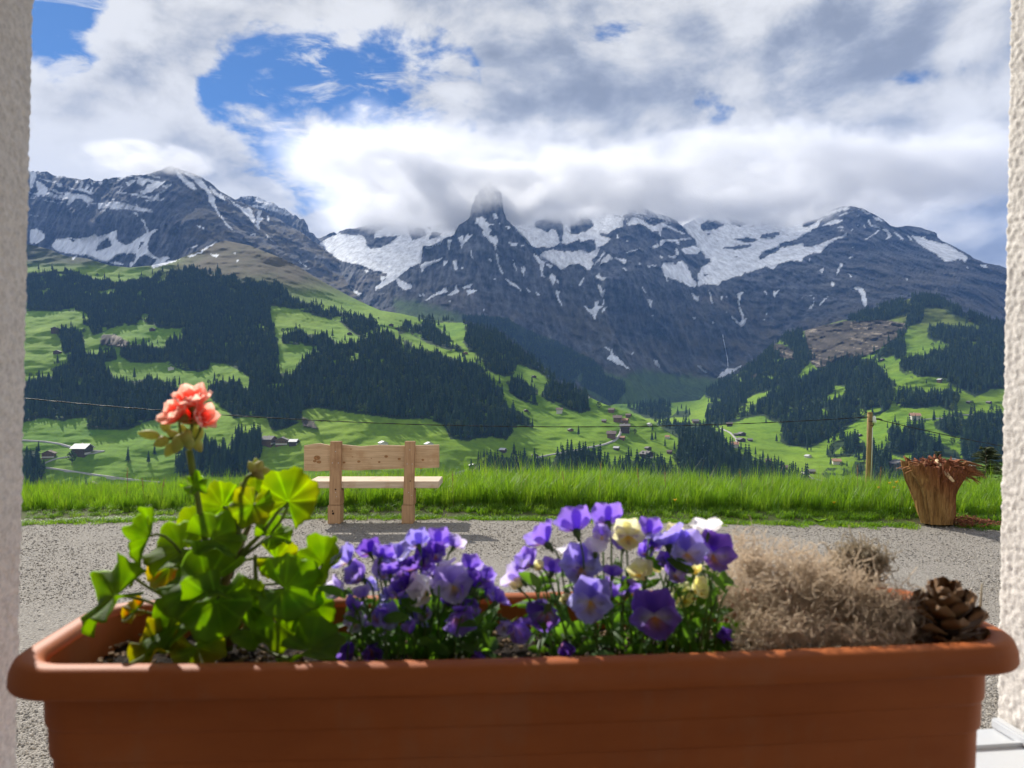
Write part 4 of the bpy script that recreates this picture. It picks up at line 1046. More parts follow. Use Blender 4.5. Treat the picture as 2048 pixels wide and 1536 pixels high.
V = np.array(V); idx = np.arange(V.shape[0] * V.shape[1]).reshape(V.shape[:2])
fs = np.stack([idx[:-1, :-1], idx[:-1, 1:], idx[1:, 1:], idx[1:, :-1]], -1).reshape(-1, 4)
mesh_np('hillside', V.reshape(-1, 3), fs, m_hill, kind='structure')
# loose stones
def pebble(name, seed, mat):
    r = random.Random(seed)
    bm = bmesh.new(); bmesh.ops.create_icosphere(bm, subdivisions=1, radius=1.0)
    sx, sy, sz = r.uniform(.8, 1.2), r.uniform(.6, 1.0), r.uniform(.45, .7)
    for v_ in bm.verts:
        k = r.uniform(.8, 1.15); v_.co = Vector((v_.co.x * sx * k, v_.co.y * sy * k, v_.co.z * sz * k + .2))
    me = bpy.data.meshes.new(name); bm.to_mesh(me); bm.free(); me.materials.append(mat)
    return bpy.data.objects.new(name, me)
peb_col = bpy.data.collections.new('pebble_kinds')
for i in range(6): peb_col.objects.link(pebble('pebble_%d' % i, 60 + i, m_peb[[0, 0, 1, 2, 0, 1][i]]))
NP_ = 95000
dd = 2.5 + (8.3 - 2.5) * rng.random(NP_) ** 1.25
xx = (rng.random(NP_) * 2 - 1) * (dd * 0.70 + 0.1)
k = dd < verge_edge(xx) + 0.1
dd, xx = dd[k], xx[k]
gme = bpy.data.meshes.new('gravel'); gme.vertices.add(len(dd))
gz = 0.004 + 0.012 * fbm(st(xx / 1.3, dd / 1.3, 0.0), 3)
gme.vertices.foreach_set('co', np.stack([xx, dd, gz - 0.002], 1).astype(np.float32).ravel()); gme.update()
sz = np.minimum(0.003 + 0.0035 * rng.gamma(1.6, 0.55, len(dd)), 0.016) * (0.52 + 0.04 * dd)
for nm, ty, arr in (('tscale', 'FLOAT', sz), ('trot', 'FLOAT', rng.uniform(0, 6.28, len(dd))), ('tkind', 'INT', rng.integers(0, 6, len(dd)))):
    a = gme.attributes.new(nm, ty, 'POINT'); a.data.foreach_set('value', np.array(arr, dtype=np.int32 if ty == 'INT' else np.float32))
grav = bpy.data.objects.new('gravel', gme); COL.objects.link(grav)
tag(grav, 'loose grey and beige gravel stones', kind='stuff'); instancer(grav, peb_col, 'tscale', 'trot', 'tkind')

# ================================================================== HOUSE: THE WINDOW OPENING WE LOOK OUT OF
def plaster(name, col):
    m, t, out = new_mat(name)
    tc = t.n('ShaderNodeTexCoord'); v = tc.outputs['Object']
    c = t.ramp(t.noise(v, 150.0, 5, 0.65), [(0.32, tuple(x * .70 for x in col)), (0.62, col)])  # darker pits: shade between the grains put into the colour
    b = t.n('ShaderNodeBsdfPrincipled'); t.l(c, b.inputs['Base Color']); b.inputs['Roughness'].default_value = 0.95
    b.inputs['Specular IOR Level'].default_value = 0.15
    bn = t.n('ShaderNodeBump'); bn.inputs['Strength'].default_value = 0.5; bn.inputs['Distance'].default_value = 0.002
    t.l(t.noise(v, 420.0, 4, 0.6), bn.inputs['Height']); t.l(bn.outputs[0], b.inputs['Normal'])
    t.l(b.outputs[0], out.inputs[0]); return m
m_plaster = plaster('rough_plaster', (0.78, 0.735, 0.68))
m_inner = mat_simple('room_wall_paint', (0.70, 0.67, 0.62), 0.9, 0.05)
m_floor = mat_simple('room_floor_boards', (0.34, 0.24, 0.15), 0.5, 0.2)
house = empty('house', (0.038, 0.894, CAMZ), 'white rough plastered house whose window opening frames the view', 'house')
house.rotation_euler = Matrix.Rotation(math.atan2(.112, 1.134), 3, 'Z').to_4x4().to_euler()
HM = Matrix.Translation(house.location) @ Matrix.Rotation(math.atan2(.112, 1.134), 4, 'Z') @ Matrix.Rotation(R(1.2), 4, 'Y')
house.matrix_world = HM
HW = 0.57; SILL = -0.415; LINT = 0.82
def jamb(side):
    """reveal, outer corner and facade strip of one side of the opening, with real plaster grains"""
    path = [(HW + .08, -0.343), (HW + .03, -0.343), (HW + .004, -0.342)] + [(HW, v_) for v_ in np.arange(-0.338, -0.16, 0.0042)] + [(HW, v_) for v_ in np.arange(-0.16, -0.006, 0.0026)]
    path += [(HW + .006 - .006 * math.cos(a), -.006 + .006 * math.sin(a)) for a in np.linspace(0.2, math.pi / 2, 5)]
    path += [(HW + q, 0.0) for q in np.arange(0.010, 0.05, 0.004)] + [(HW + .12, 0), (HW + 1.0, 0), (HW + 3.5, 0)]
    path = np.array(path); n = len(path)
    tz = np.concatenate([np.arange(SILL - 0.05, LINT, 0.0024)])
    U = np.repeat(path[None, :, 0], len(tz), 0); W = np.repeat(path[None, :, 1], len(tz), 0); Zz = np.repeat(tz[:, None], n, 1)
    tang = np.gradient(path, axis=0); nrm = np.stack([-tang[:, 1], tang[:, 0]], 1); nrm /= np.linalg.norm(nrm, axis=1)[:, None]
    q = st(U / 0.0062, W / 0.0062, Zz / 0.0068)
    h = np.clip(fbm(q, 3, 0.55), -0.35, 0.6) * 0.0036 + fbm(q / 6.0 + 4.0, 2) * 0.0008
    h = h.reshape(U.shape)
    U = U + nrm[None, :, 0] * h; W = W + nrm[None, :, 1] * h
    Vv = np.stack([U * side, W, Zz], -1).reshape(-1, 3)
    idx = np.arange(U.size).reshape(U.shape)
    f = np.stack([idx[:-1, :-1], idx[:-1, 1:], idx[1:, 1:], idx[1:, :-1]], -1).reshape(-1, 4)
    if side < 0: f = f[:, ::-1]
    o = mesh_np('wall', Vv, f, m_plaster, house)
    o['label'] = 'sunlit rough white plaster beside the pine cone' if side > 0 else 'shaded rough plaster beside the geranium'
    return o
jamb(1); jamb(-1)
mb = MB()
mb.box((0, -0.17, (SILL - .06 - 1.6) / 2), (8.0, 0.335, 1.6 + SILL - .06))
mb.box((0, -0.17, LINT + 0.9), (8.0, 0.335, 1.8))
mb.box((2.6, -0.175, (LINT + SILL) / 2), (4.0, 0.30, LINT - SILL - .002)); mb.box((-2.6, -0.175, (LINT + SILL) / 2), (4.0, 0.30, LINT - SILL - .002))
mb.build('masonry', [m_plaster], house)
mb = MB()
for s in (-1,): mb.box((s * 2.3, -2.6, 0.0), (0.1, 4.5, 2.78))
mb.box((0, -2.6, 1.45), (4.8, 4.7, 0.1)); mb.box((-1.45, -4.9, 0), (1.8, 0.1, 2.78))  # ceiling, and a partial unseen back wall added to darken the planter's left
mb.build('room_wall', [m_inner], house)
mb = MB(); mb.box((0, -2.6, -1.44), (4.8, 4.7, 0.1)); mb.build('room_floor', [m_floor], house)
m_sill = mat_simple('white_sill', (0.60, 0.62, 0.64), 0.4, 0.03, 6.0, spec=0.5)
mb = MB(); mb.box((0, -0.188, SILL - 0.0175), (2 * HW - .004, 0.352, 0.031))
sill = mb.build('window_sill', [m_sill], house, bevel=0.004)
sill.matrix_basis = Matrix.Translation((HW, 0, SILL + .0115)) @ Matrix.Rotation(R(-1.77), 4, 'Y') @ Matrix.Translation((-HW, 0, -SILL))
mb = MB(); mb.box((0, -0.060, SILL - 0.0005), (2 * HW - .02, 0.006, 0.007)); mb.box((0, -0.215, SILL - 0.0005), (2 * HW - .02, 0.004, 0.006))
mb.build('sill_ridge', [m_sill], sill)
for s in (-1, 1):
    mb = MB(); mb.box((s * (HW - .010), -0.10, SILL + 0.004), (0.012, 0.176, 0.012)); mb.build('sill_end', [m_sill], sill, bevel=0.002)

# ================================================================== PLANTER
m_terra, t, out = new_mat('terracotta_plastic')
tc = t.n('ShaderNodeTexCoord'); v = tc.outputs['Object']
c = t.ramp(t.noise(t.mapping(v, (6, 6, 20)), 1.0, 6, 0.6), [(0.25, (0.37, 0.098, 0.026)), (0.75, (0.50, 0.145, 0.042))])
dust = t.smooth(t.math('ADD', t.math('MULTIPLY', t.noise(v, 9.0, 6, 0.7), .7), t.math('MULTIPLY', t.noise(t.mapping(v, (60, 60, 4)), 1.0, 4, .6), .3)), 0.50, 0.66)
c = t.mix(t.math('MULTIPLY', dust, 0.24), c, (0.40, 0.20, 0.11, 1))
b = t.n('ShaderNodeBsdfPrincipled'); t.l(c, b.inputs['Base Color']); b.inputs['Roughness'].default_value = 0.55
b.inputs['Specular IOR Level'].default_value = 0.2
bn = t.n('ShaderNodeBump'); bn.inputs['Strength'].default_value = 0.25; bn.inputs['Distance'].default_value = 0.001
t.l(t.noise(v, 900.0, 3, 0.6), bn.inputs['Height']); t.l(bn.outputs[0], b.inputs['Normal']); t.l(b.outputs[0], out.inputs[0])
POT_A = R(4.0); PL, PD = 0.845, 0.198; BOW = 0.0147
pot_o = Vector((0.0215, 0.605, CAMZ - 0.2160))
planter = empty('flower_box', pot_o, 'long terracotta coloured plastic flower box on the window sill', 'planter')
planter.rotation_euler.z = POT_A
PM = Matrix.Translation(pot_o) @ Matrix.Rotation(POT_A, 4, 'Z')
def outline(inset, r0=0.05, seg=10):
    """rounded rectangle, inset from the outer rim; local x along the box, y from front to back"""
    r = max(0.012, r0 - inset * 0.8); hx = PL / 2 - inset; y0, y1 = inset, PD - inset
    pts = []
    for cx, cy, a0 in ((hx - r, y0 + r, -90), (hx - r, y1 - r, 0), (-hx + r, y1 - r, 90), (-hx + r, y0 + r, 180)):
        for k in range(seg + 1):
            a = R(a0 + 90 * k / seg); pts.append((cx + r * math.cos(a), cy + r * math.sin(a)))
    # the long front side is split up and bows out a little
    full = []
    for i, (x, y) in enumerate(pts):
        full.append((x, y))
        xn, yn = pts[(i + 1) % len(pts)]
        if abs(xn - x) > .2:
            full += [(x + (xn - x) * k / 24, y) for k in range(1, 24)]
    hw = PL / 2
    return [(x, y - BOW * (1 - (x / hw) ** 2) * (1 if y < PD / 2 else -.25)) for x, y in full]
def sweep(name, prof_, mat, parent, cap_last=False):
    vs = []; n = len(outline(0))
    for ins, z in prof_:
        vs += [(x, y, z) for x, y in outline(ins)]
    f = []
    for i in range(len(prof_) - 1):
        for k in range(n):
            k2 = (k + 1) % n
            f.append((i * n + k, i * n + k2, (i + 1) * n + k2, (i + 1) * n + k))
    if cap_last: f.append(tuple((len(prof_) - 1) * n + k for k in range(n)))
    o = mesh_np(name, vs, f, mat, parent, True)
    return o
body = sweep('pot_body', [(.048, -.1915), (.040, -.1925), (.0375, -.187), (.0345, -.122), (.0315, -.1205), (.0310, -.118), (.0300, -.083), (.0278, -.0815), (.0272, -.079), (.0265, -.058), (.0250, -.0565), (.0244, -.054), (.0236, -.0205), (.0280, -.006), (.0300, -.04), (.036, -.10), (.046, -.185)], m_terra, planter, True)
rim = sweep('rim', [(.0240, -.0215), (.0040, -.0228), (.0012, -.0223), (.0000, -.0200), (.0008, -.011), (.0022, -.0070), (.0042, -.0030), (.0070, -.0008), (.0105, 0.0), (.0165, 0.0), (.0200, -.0008), (.0230, -.0030), (.0252, -.0070), (.0268, -.0200), (.0280, -.030)], m_terra, planter)
md = rim.modifiers.new('edge', 'EDGE_SPLIT'); md.split_angle = R(60)
md = body.modifiers.new('edge', 'EDGE_SPLIT'); md.split_angle = R(40)
# compost
m_soil = mat_simple('potting_compost', (0.035, 0.022, 0.014), 0.95, 0.8, 120.0, 1.0, 300.0, col2=(0.008, 0.006, 0.005))
SOILZ = -0.030
nx_, ny_ = 300, 80
gx_, gy_ = np.meshgrid(np.linspace(-PL / 2 + .033, PL / 2 - .033, nx_), np.linspace(.033, PD - .033, ny_))
q = st(gx_ / .02, gy_ / .02, 0.0 * gx_)
hz = SOILZ + (fbm(q, 5, 0.65) * 0.010 + fbm(q / 5, 2) * 0.008).reshape(gx_.shape)
hz -= 0.004 * sstep(np.abs(gx_), PL / 2 - .06, PL / 2 - .03)
idx = np.arange(gx_.size).reshape(gx_.shape)
fs = np.stack([idx[:-1, :-1], idx[:-1, 1:], idx[1:, 1:], idx[1:, :-1]], -1).reshape(-1, 4)
soil = mesh_np('potting_soil', np.stack([gx_, gy_, hz], -1).reshape(-1, 3), fs, m_soil, None, True, kind='stuff')
soil.matrix_world = PM; soil['label'] = 'dark crumbly compost filling the flower box'
m_crumb = mat_simple('compost_crumbs', (0.26, 0.17, 0.10), 0.95, 0.7, 40.0, col2=(0.05, 0.03, 0.02), coord='Generated')
mb = MB()
for i in range(900):
    x = random.uniform(-PL / 2 + .04, PL / 2 - .04); y = random.uniform(.038, PD - .04)
    r = random.uniform(.0008, .0028)
    z = SOILZ + 0.001 + random.uniform(-.002, .006)
    mb.box((x, y, z), (r * 2.2, r * 1.3, r), 0, Matrix.Rotation(random.uniform(0, 6), 3, 'Z') @ Matrix.Rotation(random.uniform(-.6, .6), 3, 'X'))
cr = mb.build('bark_crumbs', [m_crumb], None, kind='stuff'); cr.matrix_world = PM; cr['label'] = 'brown bark crumbs strewn on the compost'
# ================================================================== PLANTS IN THE BOX
def leaf_mat(name, tr_gain, trans=0.5, rough=0.5):
    m, t, out = new_mat(name)
    a = t.n('ShaderNodeVertexColor', layer_name='Col')
    tc = t.n('ShaderNodeTexCoord')
    nz = t.noise(tc.outputs['Object'], 90.0, 4, 0.6)
    sc_ = t.n('ShaderNodeVectorMath', operation='SCALE'); t.l(a.outputs[0], sc_.inputs[0]); t.l(t.math('ADD', 0.72, t.math('MULTIPLY', nz, 0.56)), sc_.inputs[3])
    b = t.n('ShaderNodeBsdfPrincipled'); t.l(sc_.outputs[0], b.inputs['Base Color']); b.inputs['Roughness'].default_value = rough
    b.inputs['Specular IOR Level'].default_value = 0.35
    bn = t.n('ShaderNodeBump'); bn.inputs['Strength'].default_value = 0.4; bn.inputs['Distance'].default_value = 0.001
    t.l(nz, bn.inputs['Height']); t.l(bn.outputs[0], b.inputs['Normal'])
    tr = t.n('ShaderNodeBsdfTranslucent')
    g = t.n('ShaderNodeVectorMath', operation='MULTIPLY'); t.l(sc_.outputs[0], g.inputs[0]); g.inputs[1].default_value = tr_gain
    t.l(g.outputs[0], tr.inputs[0])
    mx = t.n('ShaderNodeMixShader'); mx.inputs[0].default_value = trans
    t.l(b.outputs[0], mx.inputs[1]); t.l(tr.outputs[0], mx.inputs[2]); t.l(mx.outputs[0], out.inputs[0])
    return m
m_gleaf = leaf_mat('geranium_leaf_tissue', (3.0, 2.3, 0.35), 0.74)
m_vleaf = leaf_mat('viola_leaf_tissue', (2.8, 2.5, 0.8), 0.55)
m_petal = leaf_mat('petal_tissue', (1.45, 1.45, 1.35), 0.62, 0.6)
m_gstem = mat_simple('geranium_stem', (0.16, 0.20, 0.05), 0.6, 0.3, 30.0, trans=0.3, tcol=(0.4, 0.45, 0.1))
m_wood_stem = mat_simple('woody_stem', (0.30, 0.20, 0.10), 0.7, 0.3, 30.0)
m_vstem = mat_simple('viola_stem', (0.10, 0.20, 0.04), 0.6, 0.3, 30.0, trans=0.3, tcol=(0.25, 0.45, 0.08))
m_bud = mat_simple('geranium_bud', (0.40, 0.46, 0.13), 0.6, 0.3, 60.0, trans=0.45, tcol=(0.7, 0.75, 0.22), col2=(0.44, 0.30, 0.13))

def basis(n, tip):
    n = Vector(n).normalized(); tip = Vector(tip); x = (tip - n * tip.dot(n))
    if x.length < 1e-4: x = n.orthogonal()
    x.normalize(); y = n.cross(x)
    return Matrix((x, y, n)).transposed()
def geranium_leaf_mesh(seed, fold=0.3, ruffle=0.16, cup=0.12, yellow=0.0, droop=0.0, gap=38):
    r = random.Random(seed); na, nr = 64, 11
    vs = [(0, 0, 0)]; cols = []
    ph = r.uniform(0, 6); k1 = r.uniform(4, 6)
    g1 = np.array([0.160, 0.290, 0.030]); dk = np.array([0.095, 0.215, 0.026]); yl = np.array([0.28, 0.30, 0.03]); orr = np.array([0.36, 0.17, 0.03])
    def pcol(rr, a):
        c = g1 * (1 - 0.0) + 0
        zone = math.exp(-((rr - 0.55) / 0.14) ** 2) * 0.45
        c = c * (1 - zone) + dk * zone
        vein = max(0, math.cos(9 * a * 180 / 161 + 0.0)) ** 14 * (1 - rr * 0.5)
        c = c * (1 + 0.9 * vein)
        if yellow:
            w = min(1, max(0, yellow * (0.55 + 1.1 * (rr - 0.45) + 0.5 * math.sin(2 * a + ph))))
            c = c * (1 - w) + yl * w
            w2 = max(0, min(1, yellow - 0.25)) * max(0, math.sin(3 * a + ph * 2)) * max(0, 1 - abs(rr - 0.6) * 3) * 0.9
            c = c * (1 - w2) + orr * w2
        return c
    cols.append(pcol(0, 0))
    A = [R(-180 + gap) + R(360 - 2 * gap) * i / (na - 1) for i in range(na)]
    for j in range(1, nr + 1):
        rr = j / nr
        for a in A:
            lob = 1 + 0.055 * math.cos(7 * a) * rr + 0.03 * math.cos(21 * a + ph) * rr ** 3
            q = rr * lob * (1 + 0.10 * math.cos(a))
            x = q * math.cos(a); y = q * math.sin(a)
            z = cup * rr ** 2 + fold * (math.sqrt(y * y + .035) - .187) * 1.05 + 1.35 * ruffle * rr ** 2.2 * math.sin(k1 * a + ph) + 0.30 * ruffle * rr ** 2.5 * math.sin(2.3 * k1 * a + ph * 2) + 0.10 * ruffle * rr ** 3 * math.sin(15 * a + ph)
            z -= droop * rr ** 2 * max(0, math.cos(a)) + 0.03 * math.cos(9 * a) * rr
            vs.append((x, y, z)); cols.append(pcol(rr, a))
    fs = [(0, 1 + i, 2 + i) for i in range(na - 1)]
    for j in range(nr - 1):
        for i in range(na - 1):
            b = 1 + j * na + i
            fs.append((b, b + na, b + na + 1, b + 1))
    return vs, fs, np.array(cols)
def solid(o, th):
    md = o.modifiers.new('thickness', 'SOLIDIFY'); md.thickness = th; md.offset = 0
def bez(p0, p1, p2, n=9):
    p0, p1, p2 = Vector(p0), Vector(p1), Vector(p2)
    return [p0 * (1 - t_) ** 2 + p1 * 2 * t_ * (1 - t_) + p2 * t_ * t_ for t_ in [i / (n - 1) for i in range(n)]]

root = P(455, 1300, 0.705)
ger = empty('geranium', root, 'coral flowered geranium with lobed green leaves at the end of the box', 'potted plant')
IR = Matrix.Translation(-root)
def gpart(o): o.parent = ger; o.matrix_parent_inverse = Matrix.Translation(-root); return o
# leaf: px, py, d, width px, tip angle in the image, normal (right, towards viewer, up), fold, ruffle, yellow, droop
LV = [
 (578,  996, .715, 124, 78, (-.05, 1, .28), .10, .12, .26, 0, 60),
 (440, 1012, .730, 100, 165, (-.15, .9, .25), .15, .10, .18, 0, 40),
 (505, 1016, .700, 84, 250, (.2, .8, .5), .55, .20, .36, .2, 40),
 (512, 978, .740, 62, 100, (.1, .8, .6), .30, .12, .25, 0, 40),
 (296, 1078, .690, 112, 235, (-.75, .55, .35), .75, .20, .00, .25, 36),
 (355, 1100, .700, 132, 200, (-.1, .62, .8), .22, .16, .10, .25, 34),
 (432, 1078, .690, 116, 20, (.25, .55, .8), .40, .20, .02, .2, 34),
 (335, 1138, .735, 92, 200, (-.2, .8, .5), .25, .14, .95, .1, 40),
 (222, 1196, .665, 150, 205, (-.35, .62, .75), .45, .22, .00, .55, 34),
 (402, 1165, .655, 168, 190, (.05, .55, .85), .22, .20, .00, .35, 30),
 (430, 1210, .640, 140, 255, (.1, .85, .5), .20, .16, .00, .3, 30),
 (352, 1248, .650, 138, 195, (-.15, .6, .8), .30, .20, .00, .3, 34),
 (268, 1222, .690, 56, 200, (-.2, .7, .7), .25, .20, 1.1, .2, 40),
 (310, 1292, .640, 112, 215, (-.2, .5, .85), .35, .26, .55, .3, 40),
 (395, 1300, .635, 106, 290, (.1, .55, .8), .35, .26, .45, .3, 40),
 (548, 1070, .715, 74, 40, (.35, .6, .7), .40, .30, .05, .1, 36),
 (556, 1120, .735, 84, 340, (.3, .85, .4), .30, .16, .30, .1, 40),
 (650, 1122, .690, 104, 60, (-.45, .75, .35), .55, .14, .06, 0, 34),
 (578, 1180, .670, 134, 345, (.2, .75, .6), .40, .18, .00, .35, 32),
 (615, 1218, .680, 104, 275, (.35, .8, .3), .45, .14, .05, .15, 36),
 (560, 1250, .690, 110, 320, (.2, .7, .6), .35, .18, .12, .3, 36),
 (625, 1297, .628, 130, 20, (-.3, .35, .9), .55, .14, .00, .4, 34),
 (268, 1148, .700, 48, 70, (-.5, .8, .2), .45, .12, .00, 0, 36),
 (388, 972, .690, 52, 330, (.1, .6, .75), .55, .22, .00, .3, 40),
 (490, 1200, .660, 90, 100, (.1, .9, .3), .3, .2, .1, 0, 36),
 (505, 1262, .650, 84, 330, (.1, .7, .7), .35, .2, .0, .2, 36),
 (395, 1052, .745, 88, 130, (-.1, .9, .3), .2, .14, .15, 0, 36),
]
for i, (px, py, dd_, wpx, ang, nv, fold, ruf, yel, droop, gap) in enumerate(LV):
    vs, fs, cols = geranium_leaf_mesh(300 + i, fold * .75, ruf * .8, 0.12, yel, droop, gap * .55)
    o = mesh_np('leaf', vs, fs, m_gleaf, None, True)
    set_col(o, cols); solid(o, 0.018)
    s = 1.0 * wpx * dd_ / F / 2.0
    B = basis((nv[0], -nv[1], nv[2]), (math.cos(R(ang)), 0.0, math.sin(R(ang))))
    c0 = P(px, py, dd_) - B @ Vector((0.12 * s, 0, 0))
    o.parent = ger; o.matrix_parent_inverse = Matrix.Translation(-root)
    o.matrix_basis = Matrix.Translation(c0) @ (B @ Matrix.Diagonal((s, s, s))).to_4x4()
    # its stalk, down to the crown
    if i != 23:
        base = root + Vector((random.uniform(-.012, .012), random.uniform(-.01, .015), random.uniform(0, .02)))
        if py < 1130 and px > 400: base = P(462, 1150, .705) + Vector((random.uniform(-.004, .004), 0, random.uniform(-.01, .01)))
        back = B @ Vector((-s * 0.9, 0, -s * 0.6))
        pts_ = bez(c0, c0 + back, base)
        mb = MB(); mb.tube(pts_, [.0011] + [.0013] * 7 + [.0016], 7)
        st_o = mb.build('leaf_stalk', [m_gstem], None, True)
        st_o.parent = ger; st_o.matrix_parent_inverse = Matrix.Translation(-root)
def gtube(name, pts_, rad, mat=m_gstem):
    mb = MB(); mb.tube(pts_, rad, 9); o = mb.build(name, [mat], None, True)
    o.parent = ger; o.matrix_parent_inverse = Matrix.Translation(-root); return o
dF = .700
gtube('flower_stalk', [P(378, 900, dF), P(386, 945, dF), P(396, 1000, dF), P(405, 1060, dF), P(425, 1130, .70), P(452, 1210, .70), root], [.0030, .0031, .0026, .0027, .0034, .0042, .0050])
gtube('flower_stalk', [P(512, 944, dF), P(494, 955, dF), P(480, 985, dF), P(474, 1020, .705), P(478, 1060, .705), P(462, 1140, .705)], [.0018, .0021, .0022, .0022, .0024, .0030])
gtube('branch', [P(500, 1050, .715), P(480, 1085, .712), P(458, 1135, .706), P(446, 1190, .70), P(455, 1290, .70)], [.0024, .0032, .0044, .0052, .0060], m_wood_stem)
gtube('branch', [P(560, 1018, .715), P(530, 1060, .713), P(490, 1100, .71), P(460, 1140, .706)], [.0014, .0018, .0024, .0036], m_gstem)
gtube('branch', [P(640, 1160, .69), P(590, 1205, .685), P(530, 1240, .69), P(470, 1280, .70)], [.0014, .0017, .0020, .0028], m_gstem)
gtube('branch', [P(510, 1110, .70), P(512, 1170, .69), P(500, 1230, .695), P(480, 1290, .70)], [.0018, .0022, .0024, .0028], m_gstem)
# blossoms
def petal_mesh(seed, L, W, col, edge, curl=0.35, nx=7, ny=7, blotch=None, dark=None, notch=0.0):
    """petal growing along +x from the origin, cupped upwards (+z)"""
    r = random.Random(seed); vs = []; cols = []
    ph = r.uniform(0, 6)
    for i in range(nx):
        u = i / (nx - 1)
        w = W * (0.16 + 0.98 * math.sin(math.pi * min(0.97, 0.10 + 0.80 * u) ** 1.25) ) * (1 - 0.35 * max(0, u - .82) / .18)
        for j in range(ny):
            v_ = j / (ny - 1) * 2 - 1
            x = L * (u - 0.10 * u * v_ * v_ - notch * u ** 4 * math.exp(-(v_ / .3) ** 2)); y = 0.5 * w * v_
            z = curl * L * (u * u * 0.5) + 0.14 * W * v_ * v_ * u + 0.055 * L * u * math.sin(5 * v_ + ph + 3 * u)
            vs.append((x, y, z))
            e = max(u ** 3, 0) * 0.8 + 0.35 * abs(v_) ** 4
            c = np.array(col) * (1 - min(1, e)) + np.array(edge) * min(1, e)
            if dark is not None:
                wd = math.exp(-((u - 0.42) / 0.16) ** 2) * max(0, math.cos(9 * v_ * (0.4 + u))) ** 2 * math.exp(-(v_ / .75) ** 2)
                c = c * (1 - .85 * wd) + np.array(dark) * .85 * wd
            if blotch is not None:
                wb = math.exp(-(u / 0.40) ** 2 - (v_ / .9) ** 2)
                c = c * (1 - wb) + np.array(blotch) * wb
            cols.append(c)
    fs = []
    for i in range(nx - 1):
        for j in range(ny - 1):
            b = i * ny + j; fs.append((b, b + ny, b + ny + 1, b + 1))
    return vs, fs, np.array(cols)
_pet = {}
def petal_obj(name, key, *a, **k):
    if key not in _pet:
        vs, fs, cols = petal_mesh(*a, **k)
        o = mesh_np(name, vs, fs, m_petal, None, True, link=False); set_col(o, cols)
        _pet[key] = o
    else:
        o = _pet[key].copy()
    o = o if not o.users_collection else o.copy()
    COL.objects.link(o); o.name = name
    return o
coral, coral_e = (0.90, 0.19, 0.13), (0.94, 0.64, 0.56)
for bi, (px, py, dd_, rpx, nv, shell) in enumerate([(385, 796, .695, 44, (.05, -.45, .85), 1), (350, 824, .688, 42, (-.45, -.65, .6), 1), (408, 834, .692, 36, (.75, -.4, .35), 1), (384, 826, .700, 34, (.0, -.7, .3), 1)]):
    c0 = P(px, py, dd_); s = rpx * dd_ / F
    fl = empty('blossom'); fl.parent = ger
    B = basis(nv, (.9, .1, .3))
    fl.matrix_parent_inverse = Matrix.Translation(-root)
    fl.matrix_basis = Matrix.Translation(c0) @ B.to_4x4()
    for ring, (n, L, tilt) in enumerate([(6, 1.0, 30), (5, .80, 56), (3, .50, 78)]):
        for k in range(n):
            o = petal_obj('petal', ('g', k % 3, ring), 500 + k % 3 + ring * 5, 1.0, 0.78, coral, coral_e, 0.45 - .25 * ring)
            a = 2 * math.pi * (k + .5 * ring) / n + random.uniform(-.15, .15)
            o.parent = fl
            o.matrix_basis = Matrix.Translation((0, 0, -.45 * s)) @ Matrix.Rotation(a, 4, 'Z') @ Matrix.Rotation(-R(tilt + random.uniform(-8, 8)), 4, 'Y') @ Matrix.Diagonal((s * L * 1.15, s * L * 1.1, s * L, 1))
    gtube('pedicel', bez(c0 - B @ Vector((0, 0, s * .4)), c0 + Vector((0, 0, -.014)), P(378, 892, dF)), [.0014, .0012, .0011, .0011, .0010, .0010, .0010, .0011, .0012])
    mb = MB(); pts_ = [c0 - B @ Vector((0, 0, s * q)) for q in (.25, .5, .85, 1.0)]
    mb.tube(pts_, [.0062 * s / .018, .0050 * s / .018, .0026, .0014], 9); cal = mb.build('calyx', [m_bud], None, True)
    cal.parent = ger; cal.matrix_parent_inverse = Matrix.Translation(-root)
def bud(px, py, L, W, ang, dz=0.0, base=(378, 893)):
    c0 = P(px, py, dF + dz); L = L * dF / F; W = W * dF / F
    dv = Vector((math.cos(R(ang)), 0, math.sin(R(ang))))
    pts_ = [c0 - dv * L * .5, c0 - dv * L * .38, c0 - dv * L * .15, c0 + dv * L * .12, c0 + dv * L * .34, c0 + dv * L * .5]
    mb = MB(); mb.tube(pts_, [W * .16, W * .36, W * .5, W * .44, W * .26, W * .05], 10); o = mb.build('bud', [m_bud], None, True)
    o.parent = ger; o.matrix_parent_inverse = Matrix.Translation(-root)
    gtube('pedicel', bez(pts_[0], pts_[0] - dv * .006, P(base[0], base[1], dF)), [.0008] * 9)
for b_ in [(297, 869, 44, 20, 172, 0), (330, 850, 30, 20, 110, .004), (322, 884, 32, 22, 205, -.004), (345, 868, 30, 18, 150, 0), (340, 900, 32, 22, 235, -.006), (356, 888, 40, 26, 250, -.010), (374, 872, 30, 24, 80, -.012), (378, 886, 30, 22, 280, -.010), (395, 890, 32, 22, 300, .002), (398, 868, 34, 20, 70, .006), (388, 856, 30, 18, 95, .008), (366, 862, 30, 20, 105, .004)]:
    bud(*b_)
for b_ in [(516, 936, 34, 26, 60, 0), (504, 934, 26, 18, 120, -.004), (528, 942, 26, 18, 10, .003), (518, 950, 26, 18, 320, -.002), (512, 926, 22, 16, 95, .004)]:
    bud(*b_, base=(512, 946))

